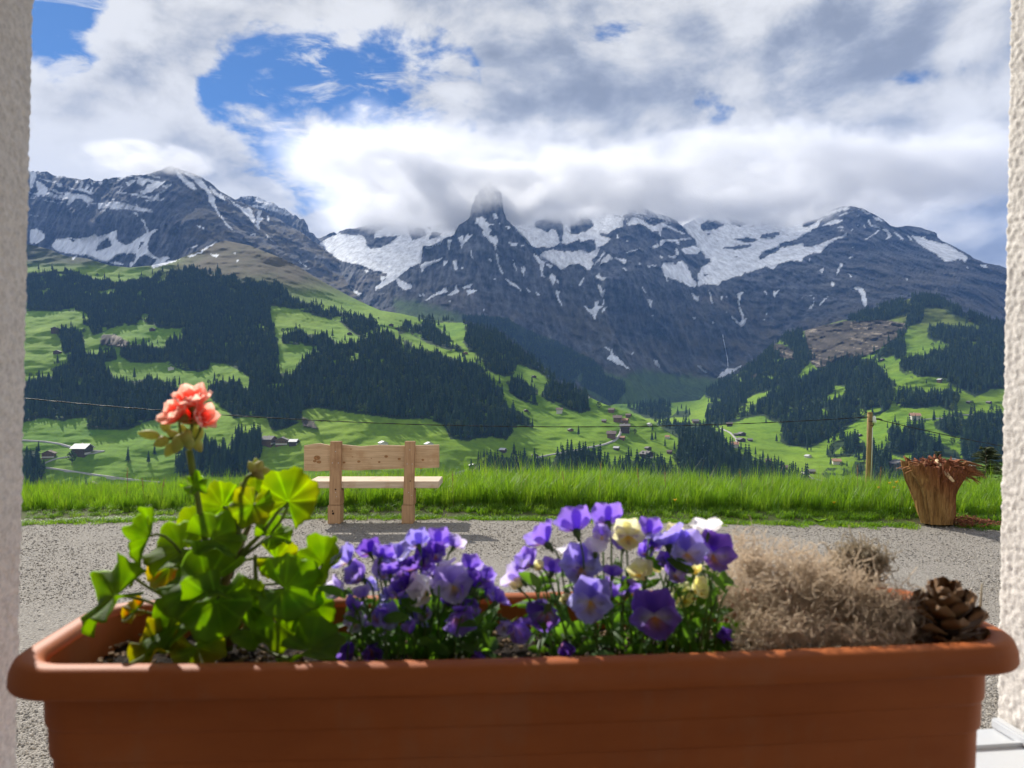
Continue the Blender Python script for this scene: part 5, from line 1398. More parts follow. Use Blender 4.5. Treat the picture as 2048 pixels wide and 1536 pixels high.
# ---------------------------------------------------------------- violas
VI = {  # upper petals (col, edge), side petals, lip, blotch, dark lines
 'violet': (((0.21, 0.11, 0.62), (0.38, 0.24, 0.80)), ((0.24, 0.15, 0.66), (0.42, 0.31, 0.82)), ((0.23, 0.14, 0.64), (0.42, 0.3, 0.80)), (0.80, 0.42, 0.03), (0.05, 0.01, 0.14)),
 'blue':   (((0.25, 0.19, 0.68), (0.42, 0.36, 0.84)), ((0.34, 0.31, 0.78), (0.52, 0.50, 0.88)), ((0.32, 0.29, 0.76), (0.52, 0.48, 0.88)), (0.85, 0.50, 0.05), (0.05, 0.02, 0.20)),
 'dark':   (((0.12, 0.045, 0.42), (0.21, 0.10, 0.56)), ((0.15, 0.065, 0.48), (0.25, 0.14, 0.62)), ((0.14, 0.06, 0.46), (0.24, 0.13, 0.60)), (0.70, 0.28, 0.03), (0.03, 0.005, 0.09)),
 'lilac':  (((0.30, 0.20, 0.66), (0.70, 0.62, 0.88)), ((0.46, 0.38, 0.74), (0.80, 0.76, 0.90)), ((0.55, 0.50, 0.78), (0.82, 0.80, 0.90)), (0.80, 0.55, 0.10), (0.10, 0.03, 0.28)),
 'white':  (((0.80, 0.78, 0.86), (0.88, 0.86, 0.90)), ((0.78, 0.76, 0.80), (0.86, 0.84, 0.86)), ((0.80, 0.78, 0.66), (0.86, 0.84, 0.78)), (0.85, 0.55, 0.06), (0.12, 0.04, 0.24)),
 'cream':  (((0.82, 0.78, 0.42), (0.88, 0.85, 0.60)), ((0.84, 0.79, 0.38), (0.88, 0.85, 0.58)), ((0.84, 0.76, 0.30), (0.88, 0.84, 0.52)), (0.85, 0.50, 0.04), (0.14, 0.06, 0.10)),
}
m_calyx = mat_simple('viola_calyx', (0.12, 0.20, 0.06), 0.6, 0.3, 60.0, trans=0.3, tcol=(0.3, 0.42, 0.12))
_cal = {}
def viola_plant(label, root_p, flowers, group=None):
    pl_ = empty('viola', root_p, label, 'potted plant', group)
    inv = Matrix.Translation(-Vector(root_p))
    for (px, py, dd_, dia, kind, nv, close, roll) in flowers:
        c0 = P(px, py, dd_); s = dia * dd_ / F / 2.0
        nv = Vector(nv).normalized()
        B = basis(nv, (math.sin(R(roll)), 0.0, math.cos(R(roll))) if abs(nv.z) < .9 else (0, 1, 0))
        # local x = upwards on the face of the flower
        if 'c' not in _cal:
            mb = MB(); mb.tube([(0, 0, -.05), (0, 0, -.22), (0, 0, -.40), (-.10, 0, -.55)], [.16, .17, .10, .03], 8)
            for k in range(5):
                a = k * 2 * math.pi / 5 + .3
                mb.add([(0.1 * math.cos(a + .5), .1 * math.sin(a + .5), -.3), (.55 * math.cos(a), .55 * math.sin(a), -.10), (0.1 * math.cos(a - .5), .1 * math.sin(a - .5), -.3)], [(0, 1, 2)])
            _cal['c'] = mb.build('flower', [m_calyx], None, True, link=False)
        fl = _cal['c'].copy(); COL.objects.link(fl); fl.name = 'flower'
        fl.parent = pl_; fl.matrix_parent_inverse = inv
        fl.matrix_basis = Matrix.Translation(c0) @ (B @ Matrix.Diagonal((s, s, s))).to_4x4()
        up, side, lip, blotch, dark = VI[kind]
        var = random.randrange(3)
        spec = [(30, 1.10, .92, up, None, -.06, 4), (-30, 1.10, .92, up, None, -.06, 4), (100, .98, .74, side, dark, .03, 14), (-100, .98, .74, side, dark, .03, 14), (180, .95, 1.0, lip, dark, .04, 12)]
        for pi, (a, L, W, (cc, ce), dk, zz, el) in enumerate(spec):
            o = petal_obj('petal', (kind, pi, var), 700 + pi + 10 * var, L, W, cc, ce, 0.10 + .12 * var, 7, 7, blotch if pi == 4 else (None if pi < 2 else (0.85, .8, .8)), dk, notch=.10 if pi == 4 else 0)
            o.parent = fl
            el2 = el + close * 62 + random.uniform(-9, 14)
            o.matrix_basis = Matrix.Translation((0, 0, zz)) @ Matrix.Rotation(R(a + random.uniform(-7, 7)), 4, 'Z') @ Matrix.Rotation(-R(el2), 4, 'Y')
        # stalk: hooks over behind the flower and runs down into the foliage
        b0 = c0 - nv * s * .35
        foot = Vector((root_p[0] + (c0.x - root_p[0]) * .62, root_p[1] + (c0.y - root_p[1]) * .5, root_p[2]))
        mid = b0 - nv * s * .55 + Vector((0, 0, .004))
        pts_ = [b0, b0 - nv * s * .3 + Vector((0, 0, .0015)), mid * .9 + foot * .1] + bez(mid * .8 + foot * .2, (mid + foot) / 2 + Vector((0, .004, 0)), foot, 5)
        mb = MB(); mb.tube(pts_, .0009, 6); so_ = mb.build('stem', [m_vstem], None, True)
        so_.parent = pl_; so_.matrix_parent_inverse = inv
    return pl_
def viola_leaves(pl_, n, box, seed):
    """small notched leaves on leafy shoots between the stems: too many to count, one part"""
    r = random.Random(seed); V_, F_, C_ = [], [], []
    (x0, x1), (y0, y1), (d0, d1) = box
    for i in range(n):
        px, py, dd_ = r.uniform(x0, x1), y0 + (y1 - y0) * r.random() ** .6, r.uniform(d0, d1)
        c0 = P(px, py, dd_); L = r.uniform(.013, .026); W = L * r.uniform(.32, .5)
        a = r.uniform(0, 6.28); tip = Vector((math.cos(a), math.sin(a) * .8, r.uniform(-.2, .9))).normalized()
        n_ = Vector((r.uniform(-.6, .6), r.uniform(-.9, .1), r.uniform(.2, 1))).normalized()
        B = basis(n_, tip); b0 = len(V_); g = r.uniform(.7, 1.4)
        for i_ in range(6):
            u = i_ / 5; w = W * (math.sin(math.pi * (.06 + .9 * u)) ** .8) * (1 + .12 * (i_ % 2))
            for v_ in (-1, 0, 1):
                p = c0 + B @ Vector((L * u, .5 * w * v_, .25 * L * u * u * -1 + .18 * w * abs(v_)))
                V_.append(p); C_.append(np.array([.075, .18, .028]) * g)
        for i_ in range(5):
            for j in range(2):
                b = b0 + i_ * 3 + j; F_.append((b, b + 3, b + 4, b + 1))
    o = mesh_np('foliage', V_, F_, m_vleaf, None, True, kind='stuff'); set_col(o, np.array(C_))
    o.parent = pl_; o.matrix_parent_inverse = Matrix.Translation(-pl_.location)
    mb = MB()
    for i in range(n // 5):
        px, dd_ = r.uniform(x0, x1), r.uniform(d0, d1)
        p0 = P(px, y1 - r.uniform(20, 60), dd_); p1 = P(px + r.uniform(-40, 40), r.uniform(y0, (y0 + y1) / 2), dd_ + r.uniform(-.02, .02))
        mb.tube(bez(p1, (p0 + p1) / 2 + Vector((r.uniform(-.01, .01), 0, 0)), Vector((p0.x, p0.y, CAMZ - .246)), 5), .0009, 5)
    o = mb.build('shoots', [m_vstem], None, True, kind='stuff'); o.parent = pl_; o.matrix_parent_inverse = Matrix.Translation(-pl_.location)
Aw = (-.45, .75, .45)    # facing the sun, away from us
UPW = (-.3, .25, .9)
Fr = (0.05, -.95, .15)
k2 = .2637
def zf(x, y): return (560 + x * k2, 1000 + y * k2)
def zr(x, y): return (980 + x * k2, 980 + y * k2)
LF = [  # left clump, zoomed coordinates
 (520, 470, 66, 'blue', (-.8, .3, .4), .35, 20), (680, 400, 52, 'dark', Aw, .15, 0), (775, 440, 50, 'violet', (.2, .8, .4), .2, 10), (900, 450, 66, 'blue', (-.2, -.5, .8), .3, -10),
 (1050, 340, 56, 'blue', (-.3, .8, .5), .2, 0), (1200, 345, 60, 'violet', (-.1, .8, .5), .15, 0), (1320, 355, 46, 'lilac', (.4, .6, .5), .2, 0), (610, 590, 62, 'violet', (-.5, -.6, .5), .4, 20),
 (790, 580, 60, 'lilac', (.1, -.7, .6), .45, 0), (470, 690, 58, 'lilac', (-.7, -.5, .3), .35, 30), (1000, 540, 62, 'dark', (-.1, -.2, .9), .25, 0), (1230, 540, 62, 'lilac', (.0, .3, .9), .25, 0),
 (1440, 520, 50, 'violet', (.4, .7, .4), .2, 0), (1110, 690, 74, 'white', (-.5, -.75, .2), .5, 10), (1310, 650, 76, 'lilac', (.1, -.85, .4), .15, -10), (890, 720, 50, 'violet', (0, -.6, .5), .5, 0),
 (1480, 660, 60, 'dark', (.5, .3, .6), .3, 0), (1550, 600, 44, 'violet', (.5, .6, .4), .3, 0), (1570, 720, 52, 'violet', (.7, -.3, .4), .35, 0), (1650, 770, 50, 'violet', (.6, .2, .5), .3, 0),
 (1350, 860, 80, 'violet', (.15, -.7, -.35), .5, 0), (1770, 960, 70, 'violet', (.5, -.6, -.2), .55, -20), (1690, 930, 50, 'lilac', (.2, -.7, -.3), .6, 0), (540, 1090, 70, 'dark', (-.5, -.5, -.5), .6, 0),
 (680, 1110, 60, 'dark', (.4, -.6, -.4), .65, 0), (1500, 1150, 44, 'dark', (0, -.6, -.5), .8, 0), (1090, 460, 50, 'dark', (.1, -.8, .4), .3, 0), (840, 560, 44, 'violet', (0, .5, .6), .3, 0), (1180, 420, 48, 'dark', (0, -.7, .5), .3, 0), (960, 660, 46, 'dark', (0, -.7, .3), .5, 0)]
rf = random.Random(12)
for i in range(26):
    y = 480 + 560 * rf.random() ** .8; LF.append((rf.uniform(500, 1720) + (y - 700) * .15, y, rf.uniform(38, 56), rf.choice(['violet', 'dark', 'lilac', 'blue', 'lilac', 'violet', 'white']), (rf.uniform(-.6, .6), rf.uniform(-.9, .7), rf.uniform(-.1, .7)), rf.uniform(.15, .5), rf.uniform(-25, 25)))
fl = []
for i, (x, y, dia, kind, nv, close, roll) in enumerate(LF):
    px, py = zf(x, y); dd_ = .69 + (1100 - py) * .00020 + random.uniform(-.018, .018)
    fl.append((px, py, dd_, dia * 1.22, kind, nv, close, roll))
rp = P(825, 1310, .690)
v1 = viola_plant('violet and lilac viola clump next to the geranium in the box', rp, fl)
viola_leaves(v1, 230, ((690, 985), (1170, 1312), (.645, .745)), 5)
RF = [  # right clump: violet plant
 (420, 400, 80, 'violet', (-.6, .5, .5), .25, 0), (650, 300, 84, 'violet', (-.2, .7, .6), .12, 0), (890, 240, 74, 'violet', (-.1, .8, .5), .15, 0), (1210, 330, 60, 'violet', (.2, .7, .5), .25, 0),
 (1350, 410, 84, 'blue', (-.2, .5, .8), .2, 0), (1490, 480, 84, 'blue', (.1, -.8, .5), .1, 0), (1690, 490, 84, 'dark', (.25, -.8, .4), .1, 15), (690, 590, 88, 'blue', (-.1, -.8, .55), .12, 0),
 (210, 680, 74, 'lilac', (-.8, .3, .4), .3, 0), (300, 560, 60, 'violet', (-.6, -.4, .5), .4, 0), (470, 620, 56, 'violet', (.2, .6, .5), .3, 0), (760, 840, 86, 'blue', (-.12, -.95, .2), .02, 5), (930, 800, 66, 'violet', (.5, .2, .7), .35, 0),
 (1050, 770, 52, 'violet', (.4, .5, .5), .3, 0), (1245, 960, 98, 'dark', (.05, -.9, .35), .02, -4), (430, 910, 84, 'dark', (-.2, .5, -.6), .4, 0), (570, 1150, 52, 'dark', (.1, -.4, -.8), .85, 0), (1790, 1130, 56, 'dark', (-.2, -.6, .4), .9, 0),
 (1340, 570, 52, 'violet', (-.2, -.6, .5), .4, 0), (640, 670, 44, 'violet', (0, .4, .7), .3, 0), (1400, 640, 56, 'violet', (.1, -.7, .4), .35, 0), (1010, 430, 60, 'violet', (0, -.6, .6), .35, 0), (850, 350, 48, 'lilac', (-.1, -.8, .3), .4, 0), (1170, 480, 44, 'violet', (.1, -.7, .4), .4, 0), (930, 650, 44, 'violet', (.2, .5, .6), .3, 0), (1230, 430, 50, 'violet', (.3, .6, .5), .25, 0)]
fl = []
for i, (x, y, dia, kind, nv, close, roll) in enumerate(RF):
    px, py = zr(x, y); dd_ = .685 + (1120 - py) * .00018 + random.uniform(-.014, .014)
    if i in (11, 14): dd_ = .640
    fl.append((px, py, dd_, dia * 1.16, kind, nv, close, roll))
rp = P(1235, 1310, .690)
v2 = viola_plant('deep violet and blue viola in the middle of the box, with large open faces', rp, fl)
viola_leaves(v2, 250, ((1055, 1450), (1120, 1312), (.660, .745)), 6)
CF = [(1045, 345, 72, 'cream', (.0, -.95, .2), .02, 0), (1395, 325, 44, 'cream', (.2, .6, .6), .25, 0), (1640, 320, 78, 'white', (.1, .5, .8), .1, 0), (220, 745, 46, 'cream', (-.3, .6, .3), .5, 0), (380, 585, 34, 'cream', (-.3, -.6, .3), .6, 0),
 (1150, 640, 70, 'cream', (-.4, -.7, .5), .45, 20), (1215, 610, 56, 'cream', (.6, .1, .6), .35, 0), (1470, 820, 74, 'cream', (-.3, -.7, .3), .5, -20), (1560, 760, 62, 'cream', (.5, -.7, .4), .3, 10), (1545, 640, 50, 'cream', (.1, .3, .8), .55, 20), (590, 830, 46, 'cream', (-.2, -.7, .2), .65, 0), (800, 470, 66, 'white', (.1, .4, .7), .25, 0), (610, 490, 60, 'white', (-.2, .5, .7), .25, 0), (1545, 890, 44, 'cream', (.3, -.6, -.3), .4, 0)]
fl = []
for i, (x, y, dia, kind, nv, close, roll) in enumerate(CF):
    px, py = zr(x, y); dd_ = .690 + (1120 - py) * .00018 + random.uniform(-.012, .012)
    if i == 0: dd_ = .672
    fl.append((px, py, dd_, dia, kind, nv, close, roll))
rp = P(1290, 1305, .705)
v3 = viola_plant('cream yellow and white viola growing through the deep violet one', rp, fl)
viola_leaves(v3, 60, ((1250, 1440), (1140, 1312), (.66, .75)), 8)

# ---------------------------------------------------------------- dried cushion plant
m_dry = mat_simple('dry_silver_twigs', (0.95, 0.86, 0.75), 0.6, 0.04, 200.0, trans=0.8, col2=(0.84, 0.73, 0.60), coord='Object')
def twig_mass(name, lobes, n, seed, mat, rad, seg_len=.0042, nseg=6):
    r = np.random.default_rng(seed)
    V_, F_ = [], []
    tot = sum(l[6] for l in lobes); base = 0
    for (px, py, dd_, a, b, c, w) in lobes:
        m = int(n * w / tot); c0 = np.array(P(px, py, dd_))
        u = r.normal(size=(m, 3)); u /= np.linalg.norm(u, axis=1)[:, None]
        rr = r.random(m)[:, None] ** (1 / 2.2)
        p = c0 + u * rr * np.array([a, c, b])
        nc_ = max(8, m // 34); ci = r.integers(0, nc_, m); p = p * .35 + p[ci] * .65 + r.normal(size=(m, 3)) * .0035
        p[:, 2] = np.maximum(p[:, 2], CAMZ - .246)
        d_ = u * 0.7 + r.normal(size=(m, 3)) * .8; d_ /= np.linalg.norm(d_, axis=1)[:, None]
        axis = r.normal(size=(m, 3)); axis /= np.linalg.norm(axis, axis=1)[:, None]
        turn = r.uniform(.25, 1.0, m)[:, None]
        path = [p]
        for s_ in range(nseg):
            d_ = d_ + np.cross(axis, d_) * turn + r.normal(size=(m, 3)) * .22
            d_ /= np.linalg.norm(d_, axis=1)[:, None]
            p = p + d_ * seg_len * r.uniform(.6, 1.2, m)[:, None]
            p[:, 2] = np.maximum(p[:, 2], CAMZ - .247)
            path.append(p)
        path = np.array(path)     # (S, m, 3)
        S = len(path); rd = rad * r.uniform(.55, 1.5, m)
        t_ = np.gradient(path, axis=0); t_ /= np.linalg.norm(t_, axis=2)[..., None] + 1e-9
        a1 = np.cross(t_, np.array([.2, .3, .93])); a1 /= np.linalg.norm(a1, axis=2)[..., None] + 1e-9
        b1 = np.cross(t_, a1)
        ring = []
        for k in range(3):
            th = 2 * math.pi * k / 3
            tap = np.linspace(1, .6, S)[:, None, None]
            ring.append(path + (a1 * math.cos(th) + b1 * math.sin(th)) * rd[None, :, None] * tap)
        ring = np.stack(ring, 2)  # S,m,3,3
        V_.append(ring.reshape(-1, 3))
        ii = np.arange(S * m * 3).reshape(S, m, 3) + base
        for k in range(3):
            k2_ = (k + 1) % 3
            F_.append(np.stack([ii[:-1, :, k], ii[:-1, :, k2_], ii[1:, :, k2_], ii[1:, :, k]], -1).reshape(-1, 4))
        base += S * m * 3
    return mesh_np(name, np.concatenate(V_), np.concatenate(F_), mat, None, True, kind=None)
dr = empty('dried_cushion_plant', P(1620, 1305, .70), 'dried beige cushion of curly wiry twigs between violas and pine cone', 'dried plant')
tw = twig_mass('twigs', [(1560, 1190, .71, .058, .058, .045, 3.2), (1680, 1215, .70, .062, .052, .045, 3.2), (1490, 1130, .735, .036, .036, .03, .8), (1620, 1150, .73, .052, .036, .03, 1.2), (1760, 1250, .70, .036, .036, .035, 1.2), (1690, 1165, .735, .048, .034, .035, 1.3), (1795, 1235, .705, .030, .034, .03, .9), (1450, 1200, .71, .03, .05, .03, .7), (1540, 1265, .665, .06, .02, .02, .9), (1700, 1270, .665, .07, .018, .02, .9)], 4800, 3, m_dry, .00043)
tw.parent = dr; tw.matrix_parent_inverse = Matrix.Translation(-dr.location); tw['kind'] = 'stuff'
m_dry2 = mat_simple('grey_curled_twigs', (0.66, 0.57, 0.44), 0.8, 0.3, 200.0, trans=0.4, col2=(0.34, 0.29, 0.21))
tw = twig_mass('tuft', [(1735, 1128, .735, .024, .015, .016, 1), (1700, 1120, .735, .018, .012, .014, .6)], 520, 9, m_dry2, .00075, .0045, 6)
tw.parent = dr; tw.matrix_parent_inverse = Matrix.Translation(-dr.location); tw['kind'] = 'stuff'

# ---------------------------------------------------------------- pine cone
m_scale = mat_simple('cone_scale', (0.34, 0.175, 0.065), 0.42, 0.4, 70.0, 0.5, 200.0, spec=0.5, col2=(0.10, 0.048, 0.020))
m_core = mat_simple('cone_core', (0.05, 0.026, 0.014), 0.8)
c0 = P(1893, 1258, .690)
cone = empty('pine_cone', c0, 'open brown pine cone lying at the end of the flower box', 'pine cone')
axis = Vector((-.10, -.25, 1)).normalized()
AM = Matrix.Translation(c0) @ axis.to_track_quat('Z', 'Y').to_matrix().to_4x4()
mb = MB(); mb.tube([(0, 0, -.024), (0, 0, -.01), (0, 0, .012), (0, 0, .026)], [.006, .011, .010, .004], 10)
o = mb.build('core', [m_core], None, True); o.matrix_basis = AM; o.parent = cone; o.matrix_parent_inverse = Matrix.Translation(-c0)
def scale_mesh(seed):
    r = random.Random(seed); top_, bot_ = [], []
    nx, ny = 8, 7; vs = []
    for side in (1, -1):
        for i in range(nx):
            u = i / (nx - 1); w = .30 + .70 * math.sin(math.pi * min(1, .06 + .60 * u)) ** 1.1
            w *= (1 - .62 * max(0, u - .72) / .28)
            for j in range(ny):
                v_ = j / (ny - 1) * 2 - 1
                th = .045 + .11 * sstep(u, .55, .92) * (1 - .5 * abs(v_))
                vs.append((u - .10 * u * v_ * v_, .33 * w * v_, .18 * u * u + .12 * v_ * v_ * u + side * th * .5 + (.05 * math.exp(-((u - .9) / .06) ** 2 - (v_ / .3) ** 2) if side < 0 else 0)))
    fs = []
    N = nx * ny
    for i in range(nx - 1):
        for j in range(ny - 1):
            b = i * ny + j
            fs.append((b, b + ny, b + ny + 1, b + 1)); fs.append((N + b + 1, N + b + ny + 1, N + b + ny, N + b))
    for i in range(nx - 1):
        fs.append((i * ny, N + i * ny, N + (i + 1) * ny, (i + 1) * ny)); fs.append(((i + 1) * ny + ny - 1, N + (i + 1) * ny + ny - 1, N + i * ny + ny - 1, i * ny + ny - 1))
    for j in range(ny - 1):
        b = (nx - 1) * ny + j; fs.append((b, N + b, N + b + 1, b + 1))
    return vs, fs
sm = [mesh_np('scale', *scale_mesh(s_), m_scale, None, True, link=False) for s_ in range(3)]
NS = 44
for k in range(NS):
    f = k / (NS - 1); a = k * R(137.5)
    z = -.022 + .046 * f
    el = -14 + 78 * f ** 1.2
    L = .0255 * (.80 + .45 * math.sin(math.pi * (.15 + .75 * f)))
    o = sm[k % 3].copy(); COL.objects.link(o); o.name = 'scale'
    rad = .006 * (1 - f * .5)
    Mx = AM @ Matrix.Translation((rad * math.cos(a), rad * math.sin(a), z)) @ Matrix.Rotation(a + random.uniform(-.12, .12), 4, 'Z') @ Matrix.Rotation(-R(el + random.uniform(-9, 9)), 4, 'Y') @ Matrix.Diagonal((L, L * 1.08, L, 1))
    o.parent = cone; o.matrix_parent_inverse = Matrix.Translation(-c0); o.matrix_basis = Mx
mb = MB(); mb.tube([P(1957, 1285, .715), P(1960, 1225, .715), P(1964, 1168, .715)], [.0014, .0012, .0007], 6)
tag(mb.build('dry_stick', [mat_simple('dry_stick', (0.42, 0.33, 0.20), 0.8)], None, True), 'thin dry stick standing upright behind the pine cone', 'stick')
# ================================================================== BENCH
def wood_mat(name, c1, c2, axis=(2, 40, 40), warm=(0.40, 0.22, 0.10)):
    m, t, out = new_mat(name)
    tc = t.n('ShaderNodeTexCoord'); v = tc.outputs['Object']
    g = t.noise(t.mapping(v, axis), 2.0, 6, 0.65, 0.4)
    pat = t.noise(v, 5.0, 4, 0.6)
    c = t.ramp(g, [(0.28, c1), (0.72, c2)])
    c = t.mix(t.math('MULTIPLY', t.smooth(pat, 0.5, 0.72), 0.55), c, (*warm, 1))
    b = t.n('ShaderNodeBsdfPrincipled'); t.l(c, b.inputs['Base Color']); b.inputs['Roughness'].default_value = 0.75
    b.inputs['Specular IOR Level'].default_value = 0.25
    bn = t.n('ShaderNodeBump'); bn.inputs['Strength'].default_value = 0.5; bn.inputs['Distance'].default_value = 0.003
    t.l(g, bn.inputs['Height']); t.l(bn.outputs[0], b.inputs['Normal']); t.l(b.outputs[0], out.inputs[0])
    return m
m_plank = wood_mat('bench_plank_wood', (0.44, 0.29, 0.165), (0.70, 0.51, 0.32))
m_post = wood_mat('bench_post_wood', (0.35, 0.205, 0.11), (0.54, 0.345, 0.195), (40, 40, 2), (0.27, 0.14, 0.07))
m_seatw = wood_mat('bench_seat_wood', (0.52, 0.40, 0.28), (0.72, 0.60, 0.46))
m_knot = mat_simple('wood_knot', (0.30, 0.15, 0.06), 0.7, 0.45, 60.0)
m_nail = mat_simple('nail_head', (0.55, 0.53, 0.50), 0.35, 0.1); m_hole = mat_simple('bolt_hole', (0.03, 0.018, 0.012), 0.9, 0.2)
bx = lambda px, dd_: (px - 1024) / F * dd_
bz = lambda py, dd_: CAMZ - (py - 768) / F * dd_
BD = 7.91
bench = empty('bench', (bx(743, BD), BD + .1, 0), 'light wooden bench with plank back seen from behind at the gravel edge', 'bench')
binv = Matrix.Translation(-bench.location)
def bpart(o, par=None):
    if par is None: o.parent = bench; o.matrix_parent_inverse = binv
    else: o.parent = par
    return o
zz = lambda x, y: (560 + x * .18555, 860 + y * .18555)
top_e = [zz(*p) for p in [(258,168),(300,163),(350,152),(430,146),(530,165),(600,165),(660,158),(740,165),(860,178),(960,172),(1060,162),(1200,166),(1360,172),(1480,168),(1710,160)]]
bot_e = [zz(*p) for p in [(262,440),(400,446),(540,440),(660,432),(850,438),(950,430),(1100,425),(1340,415),(1460,410),(1600,412),(1706,405)]]
dB = BD + .06
xs_ = np.linspace(608, 878, 60)
te, be = pl(top_e)(xs_), pl(bot_e)(xs_)
mb = MB(); vs = []
for k_, y_ in ((0, dB), (1, dB + .045)):
    for x_, a, b_ in zip(xs_, te, be):
        for q in (0.0, .08, .5, .92, 1.0):
            e_ = .006 if q in (0.0, 1.0) else 0.0
            vs.append((bx(x_, dB), y_ + (e_ if k_ == 0 else -e_) * 1.0, bz(b_ + (a - b_) * q, dB)))
n = len(xs_); fs = []
for i in range(n - 1):
    for j in range(4):
        a = i * 5 + j
        fs.append((a, a + 5, a + 6, a + 1)); o_ = n * 5
        fs.append((o_ + a + 1, o_ + a + 6, o_ + a + 5, o_ + a))
    fs.append((i * 5 + 4, i * 5 + 9, n * 5 + i * 5 + 9, n * 5 + i * 5 + 4)); fs.append((n * 5 + i * 5, n * 5 + i * 5 + 5, i * 5 + 5, i * 5))
for e_ in (0, n - 1):
    for j in range(4):
        a = e_ * 5 + j; f_ = (a, a + 1, n * 5 + a + 1, n * 5 + a); fs.append(f_ if e_ == 0 else f_[::-1])
mb.add(vs, fs); back = bpart(mb.build('backrest', [m_plank], None))
for (x, y, r_) in [(690, 350, 13), (850, 340, 15), (1070, 345, 12), (1145, 285, 17), (1285, 312, 14), (1540, 322, 13), (400, 300, 30), (420, 345, 20), (375, 335, 16), (780, 290, 6), (985, 305, 6), (765, 205, 7)]:
    px, py = zz(x, y); mb = MB(); rr = r_ * .18555 * dB / F
    for q, zoff, mm in ((1.0, .0012, 0),):
        ring = [(bx(px, dB) + rr * q * 1.25 * math.cos(a), dB - zoff, bz(py, dB) + rr * q * .85 * math.sin(a)) for a in np.linspace(0, 2 * math.pi, 13)[:-1]]
        ring2 = [(x_, dB + .002, z_) for x_, _, z_ in ring]
        mb.add(ring + ring2, [tuple(range(12))] + [(i, 12 + i, 12 + (i + 1) % 12, (i + 1) % 12) for i in range(12)])
    k_ = mb.build('knot', [m_knot], None); k_.parent = back; k_.matrix_parent_inverse = Matrix.Identity(4)
# seat: a thick board running ahead of the posts
s_w = .44; mb = MB()
x0, x1 = bx(611, BD), bx(877, BD)
mb.box(((x0 + x1) / 2, BD + .05 + s_w / 2, bz(971, BD)), (x1 - x0, s_w, .070)); bpart(mb.build('seat', [m_seatw], None, bevel=.006))
for pxc, wt_, name in ((671, 22.5, 'l'), (819.5, 20.5, 'r')):
    xa = bx(pxc, BD); w_ = wt_ * BD / F
    topz = bz(883, BD); zc = bz(1010, BD)
    lean = bx(pxc, BD) - bx(pxc - 2.5 if name == 'l' else pxc - 4, BD)
    mb = MB()
    vs = []
    for (z_, dx, dy) in ((zc, -lean * .75, .0), (topz, 0, .01)):
        for sx in (-1, 1):
            for sy in (0, 1): vs.append((xa + dx + sx * w_ / 2, BD + dy + sy * .06, z_))
    mb.add(vs, [(0, 2, 3, 1), (4, 5, 7, 6), (0, 4, 6, 2), (2, 6, 7, 3), (3, 7, 5, 1), (1, 5, 4, 0)])
    post = bpart(mb.build('post', [m_post], None, bevel=.004))
    wl = w_ * 1.14
    mb = MB()
    mb.box((xa - lean * 1.2, BD + .002 + .075, zc / 2 - .002), (wl, .15, zc - .004)); bpart(mb.build('foot_block', [m_post], None, bevel=.005))
    mb = MB(); mb.box((xa - lean * .5 + .006, BD + .0625 + .045, (zc + bz(980, BD)) / 2 - .002), (w_ * .98, .09, bz(980, BD) - zc)); bpart(mb.build('leg', [m_post], None, bevel=.004))
    ny = [(0, 903), (-.28, 926), (.25, 926), (0, 985), (.1, 993)] if name == 'l' else [(0, 900), (-.25, 928), (.25, 928), (-.1, 985), (.2, 991)]
    for fx, py in ny:
        mb = MB(); p_ = Vector((xa + fx * w_, BD + .006, bz(py, BD))); mb.tube([p_ + Vector((0, -.0085, 0)), p_ + Vector((0, .01, 0))], .0045, 8); nl = mb.build('nail', [m_nail], None); nl.parent = post
    for fx, py, r_ in ([(0, 979, .008), (-.1, 1027, .011), (-.15, 1022, .007)] if name == 'l' else [(.05, 962, .006)]):
        mb = MB(); off = .001 if py > 1012 else .006
        p_ = Vector((xa + fx * w_ - (lean if py > 1012 else 0), BD + off, bz(py, BD))); mb.tube([p_ + Vector((0, -.0085, 0)), p_ + Vector((0, .01, 0))], r_, 10); nl = mb.build('bolt_hole', [m_hole], None); nl.parent = post

# ================================================================== STUMP
m_stump, t, out = new_mat('stump_wood')
tc = t.n('ShaderNodeTexCoord'); v = tc.outputs['Object']
g = t.noise(t.mapping(v, (26, 26, 2.5)), 1.6, 7, 0.68, 0.6)
sp = t.n('ShaderNodeSeparateXYZ'); t.l(v, sp.inputs[0])
c = t.ramp(g, [(0.25, (0.09, 0.045, 0.018)), (0.5, (0.30, 0.17, 0.06)), (0.75, (0.52, 0.34, 0.13))])
red = t.ramp(g, [(0.25, (0.07, 0.025, 0.012)), (0.55, (0.26, 0.10, 0.04)), (0.8, (0.42, 0.20, 0.08))])
side = t.smooth(t.math('ADD', t.math('ADD', t.math('MULTIPLY', sp.outputs[2], 1.6), t.math('MULTIPLY', sp.outputs[0], 1.9)), t.math('MULTIPLY', t.noise(v, 5.0, 4, .6), .8)), 0.55, 1.15)
c = t.mix(side, c, red)  # yellow left side has sunlight put into the colour, against darker red wood
b = t.n('ShaderNodeBsdfPrincipled'); t.l(c, b.inputs['Base Color']); b.inputs['Roughness'].default_value = 0.85; b.inputs['Specular IOR Level'].default_value = .15
bn = t.n('ShaderNodeBump'); bn.inputs['Strength'].default_value = 1.0; bn.inputs['Distance'].default_value = 0.03
t.l(g, bn.inputs['Height']); t.l(bn.outputs[0], b.inputs['Normal']); t.l(b.outputs[0], out.inputs[0])
m_split = mat_simple('torn_wood_fibre', (0.34, 0.165, 0.065), 0.85, 0.4, 30.0, 0.4, 80.0, col2=(0.10, 0.035, 0.016), stretch=(1, 1, 1))
